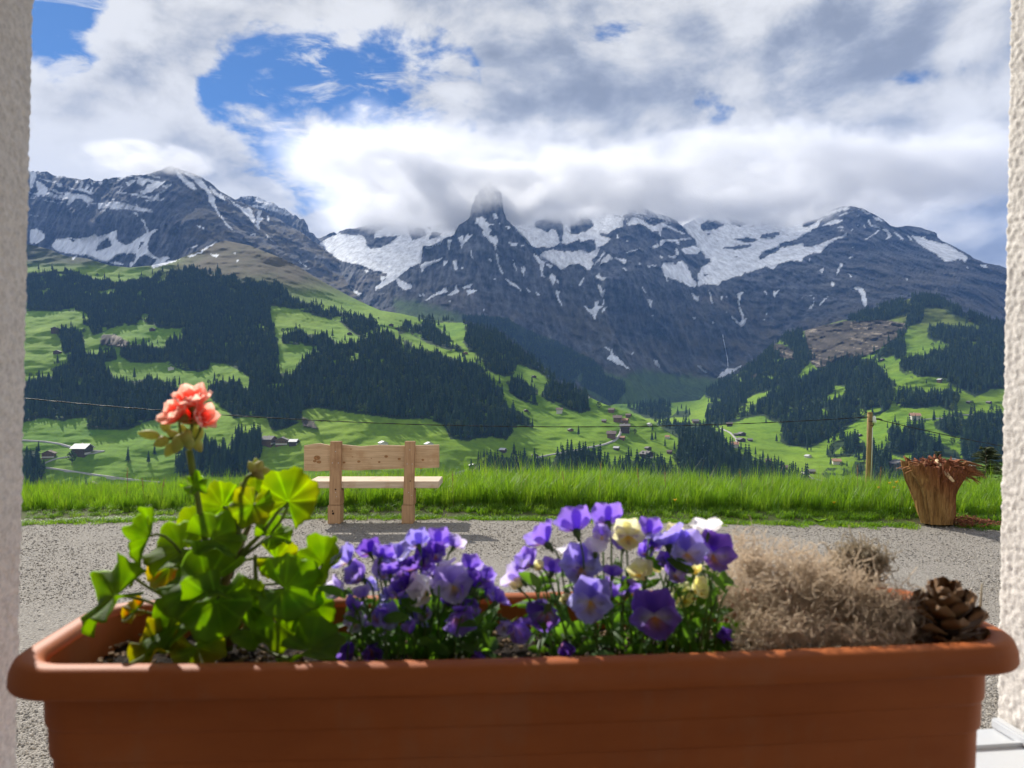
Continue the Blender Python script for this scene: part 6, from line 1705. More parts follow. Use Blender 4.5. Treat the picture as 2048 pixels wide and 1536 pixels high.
m_rot = mat_simple('rotten_heartwood', (0.24, 0.085, 0.04), 0.95, 0.6, 40.0, 0.8, 120.0, col2=(0.05, 0.018, 0.010))
SD = 7.80
sx0 = bx(1872, SD); sb = Vector((sx0, SD, 0.03))
stump = empty('tree_stump', sb, 'upturned weathered tree stump with a torn flaring top at the gravel edge', 'tree stump')
NA, NZ = 96, 34
vs = []
hgt = .60
for j in range(NZ + 1):
    z = hgt * j / NZ; f = j / NZ
    for k in range(NA):
        a = 2 * math.pi * k / NA
        r0 = .146 + .010 * math.cos(a - .5) + .055 * min(f, .7) / .7
        if f > .58:
            g_ = ((f - .58) / .42)
            ear = .015 + .095 * max(0, math.cos(a - math.pi)) ** 2 + .17 * max(0, math.cos(a - .15)) ** 3 + .04 * max(0, math.cos(3 * a + 1))
            r0 += ear * g_ ** 1.25
        fl_ = mnoise.noise(Vector((math.cos(a) * 3.2, math.sin(a) * 3.2, f * 1.2))) * .044 + mnoise.noise(Vector((math.cos(a) * 9, math.sin(a) * 9, f * 2.2))) * .022 + mnoise.noise(Vector((math.cos(a) * 22, math.sin(a) * 22, f * 4))) * .006
        r_ = r0 + fl_ * (1 + f)
        zt = z
        if f > .75: zt += (f - .75) / .25 * (.13 * mnoise.noise(Vector((math.cos(a) * 2.2, math.sin(a) * 2.2, 7))) + .06 * mnoise.noise(Vector((math.cos(a) * 9, math.sin(a) * 9, 3))) - .05 * max(0, math.cos(a)))
        vs.append((r_ * math.cos(a) - .03 * f, r_ * math.sin(a) * .85, zt))
for j, (q, dz) in enumerate([(.80, -.02), (.55, -.09), (.25, -.14)]):
    for k in range(NA):
        a = 2 * math.pi * k / NA; x, y, z = vs[NZ * NA + k]
        vs.append((x * q, y * q, hgt + dz + .03 * mnoise.noise(Vector((x * 14 * q, y * 14 * q, j)))))
fs = []
for j in range(NZ + 3):
    for k in range(NA):
        k2_ = (k + 1) % NA; fs.append((j * NA + k, j * NA + k2_, (j + 1) * NA + k2_, (j + 1) * NA + k))
vs.append((0, 0, hgt - .15)); fs += [((NZ + 3) * NA + k, (NZ + 3) * NA + (k + 1) % NA, len(vs) - 1) for k in range(NA)]
mesh_np('trunk', vs, fs, m_stump, stump, True)
def sliver(mb, p, d_, L, w, bend, m=0, th=.35):
    d_ = Vector(d_).normalized(); s_ = d_.cross(Vector((.1, .2, .97)))
    if s_.length < .1: s_ = d_.cross(Vector((1, 0, 0)))
    s_.normalize(); u_ = s_.cross(d_); p = Vector(p)
    vs = []
    N_ = 4
    for i in range(N_):
        f = i / (N_ - 1); c_ = p + d_ * L * f + Vector(bend) * f * f * L
        ww = w * (1 - .75 * f)
        vs += [c_ + s_ * ww, c_ + u_ * ww * th, c_ - s_ * ww, c_ - u_ * ww * th]
    fs = [(0, 1, 2, 3)]
    for i in range(N_ - 1):
        for k in range(4):
            fs.append((i * 4 + k, (i + 1) * 4 + k, (i + 1) * 4 + (k + 1) % 4, i * 4 + (k + 1) % 4))
    fs.append((N_ * 4 - 1, N_ * 4 - 2, N_ * 4 - 3, N_ * 4 - 4))
    mb.add(vs, fs, m)
rs = random.Random(4)
mb = MB()
for i in range(130):      # rotten heart
    a = rs.uniform(0, 6.28); r_ = rs.uniform(0, .26); p = (r_ * math.cos(a) - .02, r_ * .7 * math.sin(a), hgt - .08 + rs.uniform(0, .08) + .05 * math.exp(-((r_ * math.cos(a) - .05) / .16) ** 2))
    sliver(mb, p, (math.cos(a) * rs.uniform(0, 1), math.sin(a) * .6, rs.uniform(-.2, .8)), rs.uniform(.03, .09), rs.uniform(.010, .028), (0, 0, -.2), 0, .8)
mb.build('rotten_heart', [m_rot], stump, kind='stuff')
mb = MB()
for i in range(45):      # torn dark face under the rim
    a = rs.gauss(-1.35, .50); z_ = hgt * (1 - .33 * rs.random() ** 1.6 * math.exp(-((a + 1.35) / .6) ** 2)); r_ = .215 + .06 * (z_ / .6)
    p = (r_ * math.cos(a) * .95 + .02, r_ * math.sin(a) * .86 - .004, z_)
    sliver(mb, p, (rs.uniform(-.9, .9), -.12, -.8), rs.uniform(.03, .09), rs.uniform(.005, .013), (rs.uniform(-.4, .4), .08, 0), 0, .5)
mb.build('torn_face', [m_rot], stump, kind='stuff')
mb = MB()
for k in range(9):        # thick torn roots: a fan on the right, two stubs on the left
    if k < 7: a = -.75 + .22 * k; L_ = rs.uniform(.20, .33); dr_ = rs.uniform(.05, .12)
    else: a = math.pi + (-.35 if k == 7 else .3); L_ = .17; dr_ = .0
    q0 = Vector((.12 * math.cos(a), .12 * math.sin(a) * .8, hgt - rs.uniform(.05, .10))); dv = Vector((math.cos(a), math.sin(a) * .6, .12))
    pts_ = [q0 + dv * L_ * f_ + Vector((rs.uniform(-.008, .008), rs.uniform(-.008, .008), .05 * f_ - dr_ * f_ * f_)) for f_ in (0, .25, .5, .75, 1)]
    r0_ = rs.uniform(.034, .048); mb.tube(pts_, [r0_, r0_ * .95, r0_ * .75, r0_ * .5, r0_ * .2], 8); mb.build('root', [m_stump], stump, True); mb = MB()
for i in range(55):      # right-hand fan of torn roots, drooping
    a0 = rs.uniform(-.5, .5); p = (rs.uniform(.06, .24), rs.uniform(-.12, .10), hgt - rs.uniform(-.03, .12))
    sliver(mb, p, (1, a0 * .7, rs.uniform(-.05, .45)), rs.uniform(.12, .28), rs.uniform(.010, .026), (.0, 0, -rs.uniform(.25, .60)), 0, .6)
mb.build('torn_roots', [m_split], stump, kind='stuff')
mb = MB()
for i in range(24):       # left-hand lip
    p = (rs.uniform(-.28, -.12), rs.uniform(-.14, .08), hgt - rs.uniform(.0, .07))
    sliver(mb, p, (-1, rs.uniform(-.4, .3), rs.uniform(-.1, .35)), rs.uniform(.06, .13), rs.uniform(.012, .030), (0, 0, -rs.uniform(0, .3)), 0, .6)
mb.build('torn_lip', [m_split], stump, kind='stuff')
m_branch = mat_simple('peeled_branch', (0.60, 0.44, 0.24), 0.7, 0.25, 20.0, 0.3, 60.0, stretch=(1, 1, 1))
mb = MB(); mb.tube([P(1873, 920, SD - .06), P(1877, 928, SD - .10), P(1887, 941, SD - .16), P(1897, 952, SD - .22), P(1907, 963, SD - .28)], [.016, .022, .020, .018, .012], 9)
tag(mb.build('broken_branch', [m_branch], None, True), 'pale peeled branch piece lying across the top of the stump', 'branch')
mb = MB(); mb.tube([P(1849, 922, SD - .06), P(1853, 932, SD - .08), P(1862, 946, SD - .1), P(1872, 958, SD - .12)], [.008, .014, .018, .016], 8)
tag(mb.build('broken_branch', [m_split], None, True), 'reddish broken root sticking up from the left half of the stump', 'branch')
mb = MB()
for i in range(420):
    x = sx0 + .12 + abs(rs.gauss(0, .28)); y = SD - .05 + rs.gauss(0, .10)
    p = (x, y, .03 + .07 * math.exp(-((x - sx0 - .3) / .25) ** 2) * rs.random())
    sliver(mb, p, (rs.uniform(-1, 1), rs.uniform(-1, 1), rs.uniform(-.1, .3)), rs.uniform(.02, .07), rs.uniform(.004, .012), (0, 0, 0), 0, .5)
tag(mb.build('bark_litter', [m_rot], None, kind='stuff'), 'reddish bark litter heaped beside the foot of the stump')

# ================================================================== POLE AND CABLES
m_pole = mat_simple('pole_wood', (0.30, 0.20, 0.075), 0.85, 0.4, 6.0, 0.5, 30.0, stretch=(6, 6, .6), col2=(0.13, 0.085, 0.04))
m_porc = mat_simple('white_porcelain', (0.80, 0.80, 0.76), 0.25, 0.05, spec=.5); m_iron = mat_simple('dark_iron', (0.06, 0.05, 0.045), 0.6, 0.2)
m_cable = mat_simple('black_cable', (0.022, 0.018, 0.016), 0.6, 0.2)
UD = 24.0
ub = P(1737, 975, UD); ut = P(1740, 826, UD)
ub0 = Vector((ub.x - .1, UD, -10.5))
pole = empty('utility_pole', ub0, 'wooden utility pole with a white insulator beyond the grass', 'utility pole')
def upart(o): o.parent = pole; o.matrix_parent_inverse = Matrix.Translation(-ub0); return o
mb = MB(); mb.tube([ub0, ub, (ub + ut) / 2 + Vector((.01, 0, 0)), ut], [.115, .098, .090, .080], 14); upart(mb.build('shaft', [m_pole], None, True))
mb = MB(); mb.tube([ut + Vector((0, 0, -.004)), ut + Vector((0, 0, .03))], [.088, .06], 14); upart(mb.build('cap', [m_pole], None, True))
ip = P(1748, 838, UD - .05)
mb = MB(); mb.tube([ip + Vector((0, 0, -.12)), ip + Vector((0, 0, -.06)), ip, ip + Vector((0, 0, .06)), ip + Vector((0, 0, .10))], [.062, .07, .06, .058, .02], 14); upart(mb.build('insulator', [m_porc], None, True))
mb = MB(); mb.tube([P(1741, 850, UD - .08), P(1746, 852, UD - .05), P(1748, 846, UD - .05)], .016, 7); mb.tube([ut + Vector((-.09, -.09, -.25)), ut + Vector((.09, -.09, -.25))], .012, 6); upart(mb.build('bracket', [m_iron], None, True))
mb = MB(); mb.tube([P(1745, 855, UD - .10), P(1744, 900, UD - .12), P(1741, 975, UD - .12)], .010, 6); upart(mb.build('earth_wire', [m_porc], None, True))
def cable(name, a, b_, sag, rad, label, twist=0.0):
    mb = MB(); n = 160 if twist else 60
    for s_ in ((0, math.pi) if twist else (0,)):
        pts_ = []
        for i in range(n):
            f = i / (n - 1); p = a.lerp(b_, f); p.z -= sag * 4 * f * (1 - f)
            if twist:
                th = f * twist + s_; p += Vector((0, math.cos(th), math.sin(th))) * rad * .95
            pts_.append(p)
        mb.tube(pts_, rad, 5, 0)
    o = mb.build(name, [m_cable], None, True); tag(o, label, 'cable')
cable('overhead_cable', P(-420, 741, 20.0), P(1737, 834, UD - .02), .78, .008, 'black twisted cable crossing the whole view left of the pole', 150.0)
cable('overhead_cable', P(1752, 838, UD - .05), P(2420, 948, 25.0), .22, .013, 'black cable sloping down to the right from the pole')
mb = MB(); mb.tube([P(1752, 838, UD - .05), P(1757, 838, UD - .05), P(1764, 840, UD - .05)], .03, 7); upart(mb.build('clamp', [m_iron], None, True))

# ================================================================== CHALETS AND ROADS ACROSS THE VALLEY
m_cw = [mat_simple('chalet_dark_timber', (0.075, 0.05, 0.035), .9, .3, .8), mat_simple('chalet_brown_timber', (0.17, 0.10, 0.06), .9, .3, .8), mat_simple('chalet_white_wall', (0.62, 0.58, 0.52), .9, .1, .8)]
m_cr = [mat_simple('grey_shingle_roof', (0.20, 0.18, 0.165), .85, .25, .6), mat_simple('orange_tile_roof', (0.40, 0.215, 0.125), .85, .25, .6), mat_simple('pale_metal_roof', (0.55, 0.53, 0.52), .55, .1, .6), mat_simple('brown_tile_roof', (0.17, 0.12, 0.095), .85, .25, .6)]
m_glass = mat_simple('chalet_window_glass', (0.05, 0.06, 0.07), .2, .2, spec=.6)
m_rd = mat_simple('farm_road_surface', (0.40, 0.38, 0.35), .95, .15, .3)
def ground_at(px, py):
    L = Lnl if (px < 1480 and py >= Lnl.edge(np.array([float(min(px, 1479))]))[0]) else Lnr
    return Vector(L.pos(np.array([float(px)]), np.array([float(py)]))[0]), L
def chalet(px, py, wpx, roof, wall, label, yaw=0.0, hut=False, name=None):
    g_, L = ground_at(px, py); k = g_.y / F
    W = wpx * k; D_ = W * .8; H = W * (.30 if hut else .36); RH = W * .22; ov = W * .09
    o = empty(name or ('hut' if hut else 'chalet'), g_, label, 'hut' if hut else 'chalet', None)
    o.rotation_euler.z = yaw
    mb = MB(); mb.box((0, 0, H / 2 - W * .25), (W, D_, H + W * .5))
    # gables
    for s_ in (-1, 1):
        y_ = s_ * D_ / 2; mb.add([(-W / 2, y_, H), (W / 2, y_, H), (0, y_, H + RH), (-W / 2, y_ - s_ * .2, H), (W / 2, y_ - s_ * .2, H), (0, y_ - s_ * .2, H + RH)], [(0, 1, 2), (3, 5, 4)])
    mb.build('wall', [m_cw[wall]], o)
    mb = MB()
    for s_ in (-1, 1):
        ex = s_ * (W / 2 + ov); ez = H - RH * ov / (W / 2)
        v_ = [(0, -D_ / 2 - ov, H + RH), (ex, -D_ / 2 - ov, ez), (ex, D_ / 2 + ov, ez), (0, D_ / 2 + ov, H + RH)]
        v_ += [(x, y, z + W * .035) for x, y, z in v_]
        mb.add(v_, [(0, 1, 2, 3), (4, 7, 6, 5), (0, 4, 5, 1), (1, 5, 6, 2), (2, 6, 7, 3), (3, 7, 4, 0)])
    rf = mb.build('roof', [m_cr[roof]], o)
    if not hut and wpx >= 13:
        mb = MB(); mb.box((W * .15, D_ * .1, H + RH), (W * .07, W * .07, W * .16)); mb.build('chimney', [m_cw[2]], rf)
    if wpx >= 17:
        mb = MB(); mb.box((0, -D_ / 2 - .06, H * .12 - W * .02), (W * .99, .12, H * .34)); mb.build('plinth', [m_cw[2]], o)
        for i in range(4):
            mb = MB(); mb.box((W * (-.36 + .24 * i), -D_ / 2 - .08, H * .62), (W * .09, .16, H * .24)); mb.build('window', [m_glass], o)
    return o
HOUSES = [
 (165, 907, 32, 2, 0, 'long barn with a pale metal roof at the bend of the left farm road', 1.57, 0), (98, 914, 22, 3, 1, 'brown roofed chalet left of the pale roofed barn', .3, 0), (184, 972, 17, 0, 0, 'small dark hut low on the left pasture above the grass', .2, 1),
 (305, 661, 10, 0, 0, 'small dark hut on the upper left alp clearing', .2, 1), (110, 661, 13, 0, 0, 'dark hut at the top of the left pasture beside trees', .4, 1), (342, 739, 11, 2, 2, 'small pale hut at the right end of the middle left clearing', .4, 1), (115, 707, 12, 0, 0, 'dark hut by the wood edge on the far left pasture', .1, 1), (182, 747, 6, 2, 2, 'tiny white hut above the dark wood on the left', .1, 1),
 (538, 887, 25, 0, 1, 'left chalet of the pair by the wood left of the bench', 1.4, 0), (564, 888, 23, 0, 1, 'right chalet of the pair left of the bench, gable towards us', .15, 0), (588, 888, 18, 2, 0, 'low shed beside the chalet pair left of the bench', 1.5, 1), (766, 890, 15, 2, 2, 'white hut just above the middle of the bench back', .6, 1), (858, 892, 15, 2, 2, 'pale hut above the right end of the bench back', .5, 1),
 (699, 669, 9, 2, 0, 'hut at the lower edge of the wide upper alp', .3, 1), (877, 707, 8, 2, 1, 'hut on the ridge pasture above the big dark wood', .3, 1), (931, 708, 8, 1, 1, 'red roofed hut on the ridge pasture', .3, 1), (782, 652, 9, 0, 0, 'upper dark hut on the bright saddle pasture', .3, 1), (794, 659, 8, 0, 0, 'lower dark hut on the bright saddle pasture', .3, 1),
 (1052, 823, 8, 0, 0, 'small hut at the wood tip on the bright spur', .3, 1), (1119, 824, 14, 3, 2, 'chalet standing alone under the triangular wood on the spur', 1.45, 0), (1068, 755, 8, 0, 0, 'hut high on the spur pasture between two woods', .3, 1), (1223, 824, 13, 3, 1, 'uppermost chalet of the hamlet on the spur', 1.3, 0), (1235, 842, 19, 3, 1, 'long brown chalet in the upper hamlet', 1.4, 0), (1250, 845, 14, 1, 1, 'orange roofed chalet in the upper hamlet', 1.2, 0),
 (1208, 844, 10, 0, 1, 'small chalet left of the upper hamlet', 1.3, 1), (1250, 861, 22, 0, 0, 'large grey roofed chalet above the road bend', 1.4, 0), (1223, 874, 20, 3, 1, 'brown chalet left of the road bend on the spur', 1.4, 0), (1245, 878, 11, 1, 1, 'orange roofed chalet right of the road bend', 1.2, 1), (1141, 862, 10, 0, 1, 'small hut left of the lone spruce on the spur', .4, 1), (1006, 903, 13, 2, 0, 'pale roofed hut on the low pasture right of the bench', 1.2, 1),
 (1233, 899, 12, 2, 0, 'pale roofed hut below the road on the spur', 1.2, 1), (1296, 899, 11, 0, 0, 'dark hut on the lower right of the spur', .6, 1), (1293, 915, 22, 0, 0, 'large dark chalet at the foot of the spur', .7, 0), (1339, 906, 11, 3, 1, 'brown hut at the right foot of the spur', 1.2, 1), (1335, 876, 10, 1, 2, 'orange roofed white hut at the right edge of the spur', 1.2, 1), (1299, 850, 8, 2, 2, 'white roofed hut on the skyline of the spur', .6, 1), (1257, 833, 11, 3, 1, 'chalet on the slope right of the uppermost one', 1.2, 1),
 (1070, 913, 11, 0, 0, 'dark hut at the top edge of the low wood', .4, 1), (945, 934, 12, 2, 0, 'hut at the end of the pale track right of the bench', .6, 1), (1174, 796, 9, 2, 2, 'pale hut on the crest of the spur', .6, 1), (1391, 846, 14, 0, 1, 'long hut at the back of the valley floor', 1.5, 1),
 (1459, 852, 13, 3, 0, 'brown hut where the valley meadow meets the wood', 1.4, 1), (1472, 871, 9, 0, 0, 'left small hut in the middle of the valley meadow', 1.4, 1), (1483, 871, 13, 0, 0, 'dark chalet in the middle of the valley meadow', .4, 1), (1482, 883, 14, 0, 0, 'dark chalet beside the track on the valley meadow', .4, 1), (1500, 882, 10, 0, 0, 'low hut right of the track on the valley meadow', 1.5, 1), (1470, 894, 17, 1, 2, 'orange roofed chalet at the edge of the gorge wood', 1.2, 0),
 (1616, 915, 11, 2, 2, 'small white hut on the lower valley meadow', .5, 1), (1673, 928, 18, 1, 2, 'red roofed chalet on the lower valley meadow left of the pole', 1.3, 0), (1623, 946, 14, 0, 0, 'dark flat shed on the lowest valley meadow', 1.5, 1), (1537, 924, 13, 3, 1, 'brown roof among the gorge trees', 1.2, 1), (1569, 938, 15, 3, 1, 'second brown roof lower among the gorge trees', 1.2, 1),
 (1830, 838, 20, 1, 2, 'orange roofed chalet on the right slope pasture', 1.3, 0), (1718, 873, 10, 0, 0, 'dark hut left of the pole on the pasture', .5, 1), (1754, 931, 14, 2, 1, 'small chalet right beside the pole', .6, 0), (1797, 936, 27, 0, 1, 'large brown chalet between the pole and the stump', .15, 0), (1907, 923, 12, 0, 1, 'brown hut on the small clearing above the stump', .6, 1), (1940, 937, 19, 2, 0, 'low grey roofed chalet behind the stump', 1.3, 0),
 (1763, 722, 9, 0, 0, 'dark hut on the high pasture left of the dark wood', .5, 1), (1880, 762, 9, 2, 1, 'hut at the lower wood edge on the right slope', .5, 1), (1938, 806, 8, 0, 0, 'small hut on the far right pasture', .5, 1), (1978, 807, 9, 0, 0, 'last small hut at the far right pasture beside the wall', .5, 1), (1939, 642, 7, 0, 1, 'tiny hut at the top right of the high yellow alp', .5, 1)]
for (px, py, w_, rf_, wl_, lab, yw, hut) in HOUSES: chalet(px, py, w_, rf_, wl_, lab, yw, bool(hut))
def road(pts_, width, label):
    p = np.array(pts_, float); n = 90
    s_ = np.concatenate([[0], np.cumsum(np.hypot(*np.diff(p, axis=0).T))]); q = np.linspace(0, s_[-1], n)
    px, py = np.interp(q, s_, p[:, 0]), np.interp(q, s_, p[:, 1])
    L = ground_at(px[n // 2], py[n // 2])[1]
    c_ = L.pos(px, py)
    for _ in range(3): c_[1:-1] = (c_[:-2] + 2 * c_[1:-1] + c_[2:]) / 4
    up = L.pos(px, py - 1.0) - L.pos(px, py + 1.0); up /= np.linalg.norm(up, axis=1)[:, None]
    tn = np.gradient(c_, axis=0); tn /= np.linalg.norm(tn, axis=1)[:, None]
    sd_ = np.cross(tn, np.array([0, 0, 1.0])); sd_ /= np.linalg.norm(sd_, axis=1)[:, None]
    V_ = np.concatenate([c_ + sd_ * width / 2 + [0, 0, .9], c_ - sd_ * width / 2 + [0, 0, .9], c_ + sd_ * (width / 2 + .6) - [0, 0, 3], c_ - sd_ * (width / 2 + .6) - [0, 0, 3]])
    i_ = np.arange(n - 1)
    f_ = np.concatenate([np.stack([i_, i_ + 1, n + i_ + 1, n + i_], 1), np.stack([2 * n + i_, 2 * n + i_ + 1, i_ + 1, i_], 1), np.stack([n + i_, n + i_ + 1, 3 * n + i_ + 1, 3 * n + i_], 1)])
    o = mesh_np('farm_road', V_, f_, m_rd, None, False, kind='structure'); o['label'] = label
road(zo(*Z6, [[(-40, 1145), (40, 1150), (200, 1160), (330, 1180), (450, 1215), (560, 1235), (690, 1240)]])[0], 4.0, 'pale farm road running to the long barn')
road(zo(*Z6, [[(690, 1240), (560, 1262), (480, 1275), (300, 1300), (190, 1340)]])[0], 3.2, 'pale farm track below the long barn')
road(zo(*Z6, [[(150, 1365), (400, 1400), (600, 1430), (900, 1470), (1150, 1495)]])[0], 2.6, 'narrow road crossing the low left pasture')
road(zo(*Z8, [[(1240, 1060), (1230, 1100), (1190, 1150), (1100, 1185), (900, 1222), (700, 1262), (540, 1292)]])[0], 3.2, 'curving road below the hamlet on the spur')
road(zo(*Z8, [[(-150, 1430), (0, 1380), (60, 1358)]])[0], 2.6, 'pale track right of the bench')
road(zo(*Z9, [[(150, 1072), (220, 1105), (262, 1150), (268, 1180)]])[0], 3.0, 'track winding over the valley meadow')
road(zo(*Z9, [[(740, 1390), (800, 1432), (870, 1450), (920, 1457)]])[0], 3.4, 'road bend at the lowest valley meadow')
road(zo(*Z10, [[(690, 1010), (850, 1000), (960, 978), (1100, 972)]])[0], 3.0, 'track behind the orange roofed chalet')
m_fall = mat_simple('falling_water', (0.75, 0.78, 0.82), .4, .1, .1)
fp = np.array(zo(*Z9, [[(158, 395), (163, 430), (174, 480), (184, 530), (192, 570), (196, 625)]])[0])
qq = np.linspace(fp[0, 1], fp[-1, 1], 40); qx = np.interp(qq, fp[:, 1], fp[:, 0])
a_ = Lb.pos(qx - .7, qq); b_ = Lb.pos(qx + .7, qq); a_[:, 1] -= 14; b_[:, 1] -= 14
i_ = np.arange(39); o = mesh_np('waterfall', np.concatenate([a_, b_]), np.stack([i_, i_ + 1, 40 + i_ + 1, 40 + i_], 1), m_fall, kind='structure'); o['label'] = 'thin white waterfall down the cliff at the valley head'

# ================================================================== GRASS, FLOWERS AND SMALL TREES AT THE EDGE
m_blade, t, out = new_mat('grass_blade')
oi = t.n('ShaderNodeObjectInfo'); tc = t.n('ShaderNodeTexCoord')
sp = t.n('ShaderNodeSeparateXYZ'); t.l(tc.outputs['Object'], sp.inputs[0])
f = t.math('ADD', t.math('MULTIPLY', oi.outputs['Random'], .55), t.math('MULTIPLY', t.noise(tc.outputs['Object'], 30.0, 2), .45))
c = t.ramp(f, [(0.1, (0.055, 0.135, 0.012)), (0.5, (0.105, 0.22, 0.018)), (0.95, (0.19, 0.29, 0.04))])
b = t.n('ShaderNodeBsdfPrincipled'); t.l(c, b.inputs['Base Color']); b.inputs['Roughness'].default_value = .45; b.inputs['Specular IOR Level'].default_value = .35
tr = t.n('ShaderNodeBsdfTranslucent'); g2 = t.n('ShaderNodeVectorMath', operation='MULTIPLY'); t.l(c, g2.inputs[0]); g2.inputs[1].default_value = (2.6, 2.3, .8); t.l(g2.outputs[0], tr.inputs[0])
mx = t.n('ShaderNodeMixShader'); mx.inputs[0].default_value = .5; t.l(b.outputs[0], mx.inputs[1]); t.l(tr.outputs[0], mx.inputs[2]); t.l(mx.outputs[0], out.inputs[0])
def tuft(name, seed, n, h, spread, lean, wid=.0036):
    r = random.Random(seed); vs, fs = [], []
    for i in range(n):
        a = r.uniform(0, 6.28); q = spread * r.random() ** .5; x, y = q * math.cos(a), q * math.sin(a)
        hh = h * r.uniform(.45, 1.15); a2 = r.uniform(0, 6.28); l_ = lean * r.uniform(.2, 1.3) * hh; w = wid * r.uniform(.7, 1.5)
        dx, dy = math.cos(a2), math.sin(a2); px_, py_ = -dy, dx; b0 = len(vs)
        for k in range(4):
            f_ = k / 3; off = l_ * f_ ** 2.2; ww = w * (1 - f_ ** 1.6) ; z_ = hh * (f_ - .18 * lean * f_ ** 3)
            if k == 3: vs.append((x + dx * off, y + dy * off, z_))
            else: vs += [(x + dx * off - px_ * ww, y + dy * off - py_ * ww, z_), (x + dx * off + px_ * ww, y + dy * off + py_ * ww, z_)]
        fs += [(b0, b0 + 1, b0 + 3, b0 + 2), (b0 + 2, b0 + 3, b0 + 5, b0 + 4), (b0 + 4, b0 + 5, b0 + 6)]
    me = bpy.data.meshes.new(name); me.from_pydata(vs, [], fs); me.materials.append(m_blade); me.update()
    return bpy.data.objects.new(name, me)
gcol = bpy.data.collections.new('grass_kinds')
for i in range(4): gcol.objects.link(tuft('grass_a%d' % i, 80 + i, 34, .42, .08, .55))
for i in range(2): gcol.objects.link(tuft('grass_b%d' % i, 90 + i, 44, .16, .09, 1.0, .0038))
gcol.objects.link(tuft('grass_c', 95, 60, .06, .09, 1.2, .0032))
for i in range(2): gcol.objects.link(tuft('grass_d%d' % i, 97 + i, 9, .60, .06, .38, .0036))
m_straw = mat_simple('dry_grass_stalk', (0.36, 0.28, 0.12), .8, .3, 20.0, trans=.3)
te_ = tuft('grass_e', 99, 6, .62, .07, .45, .0022); te_.data.materials.clear(); te_.data.materials.append(m_straw); gcol.objects.link(te_)
NG = 9000
gx = rng.uniform(-6.6, 6.8, NG); gv = rng.random(NG) ** .85 * 2.1
gy = verge_edge(gx) + gv
hmap = np.interp(gx, [-6, -5, -3.2, -2.2, -1.2, -.3, 1.0, 2.6, 3.6, 4.6, 6], [.58, .60, .66, .80, .80, 1.0, .98, .86, .86, .80, .8])
hmap = hmap * .80 * (1 + .30 * fbm(st(gx / .5, gy / .5, 3.0), 2))
kind = np.where(gv < .12, 6, np.where(gv < .38, np.where(rng.random(NG) < .55, rng.integers(4, 6, NG), 6), np.where(rng.random(NG) < .8, rng.integers(0, 4, NG), rng.integers(4, 6, NG))))
gs = np.where(gv < .5, .75 + .5 * gv, 1.0) * hmap * rng.uniform(.7, 1.15, NG)
gz = np.interp(gv, [0, .1, .35, 1.0, 1.8, 2.6], [.004, .022, .05, .07, .04, -.25]) - .01
tl = (gv > .5) & (rng.random(NG) < .20); kind = np.where(tl, np.where(rng.random(NG) < .18, 9, rng.integers(7, 9, NG)), kind)
# a few straggling low tufts on the gravel edge
xe = rng.uniform(-6, 6, 500); ye = verge_edge(xe) - np.abs(rng.normal(0, .07, 500))
gx = np.concatenate([gx, xe]); gy = np.concatenate([gy, ye]); gz = np.concatenate([gz, np.zeros(500)]); gs = np.concatenate([gs, rng.uniform(.5, 1.0, 500)]); kind = np.concatenate([kind, np.full(500, 6)])
# keep clear of the stump
kk = np.hypot(gx - sx0, gy - SD) > .22
gx, gy, gz, gs, kind = gx[kk], gy[kk], gz[kk], gs[kk], kind[kk]
me = bpy.data.meshes.new('tall_grass'); me.vertices.add(len(gx)); me.vertices.foreach_set('co', np.stack([gx, gy, gz], 1).astype(np.float32).ravel()); me.update()
for nm, ty, arr in (('tscale', 'FLOAT', gs), ('trot', 'FLOAT', rng.uniform(0, 6.28, len(gx))), ('tkind', 'INT', kind)):
    a = me.attributes.new(nm, ty, 'POINT'); a.data.foreach_set('value', np.array(arr, dtype=np.int32 if ty == 'INT' else np.float32))
go_ = bpy.data.objects.new('grass', me); COL.objects.link(go_); tag(go_, 'long bright green meadow grass along the gravel edge', kind='stuff'); instancer(go_, gcol, 'tscale', 'trot', 'tkind')
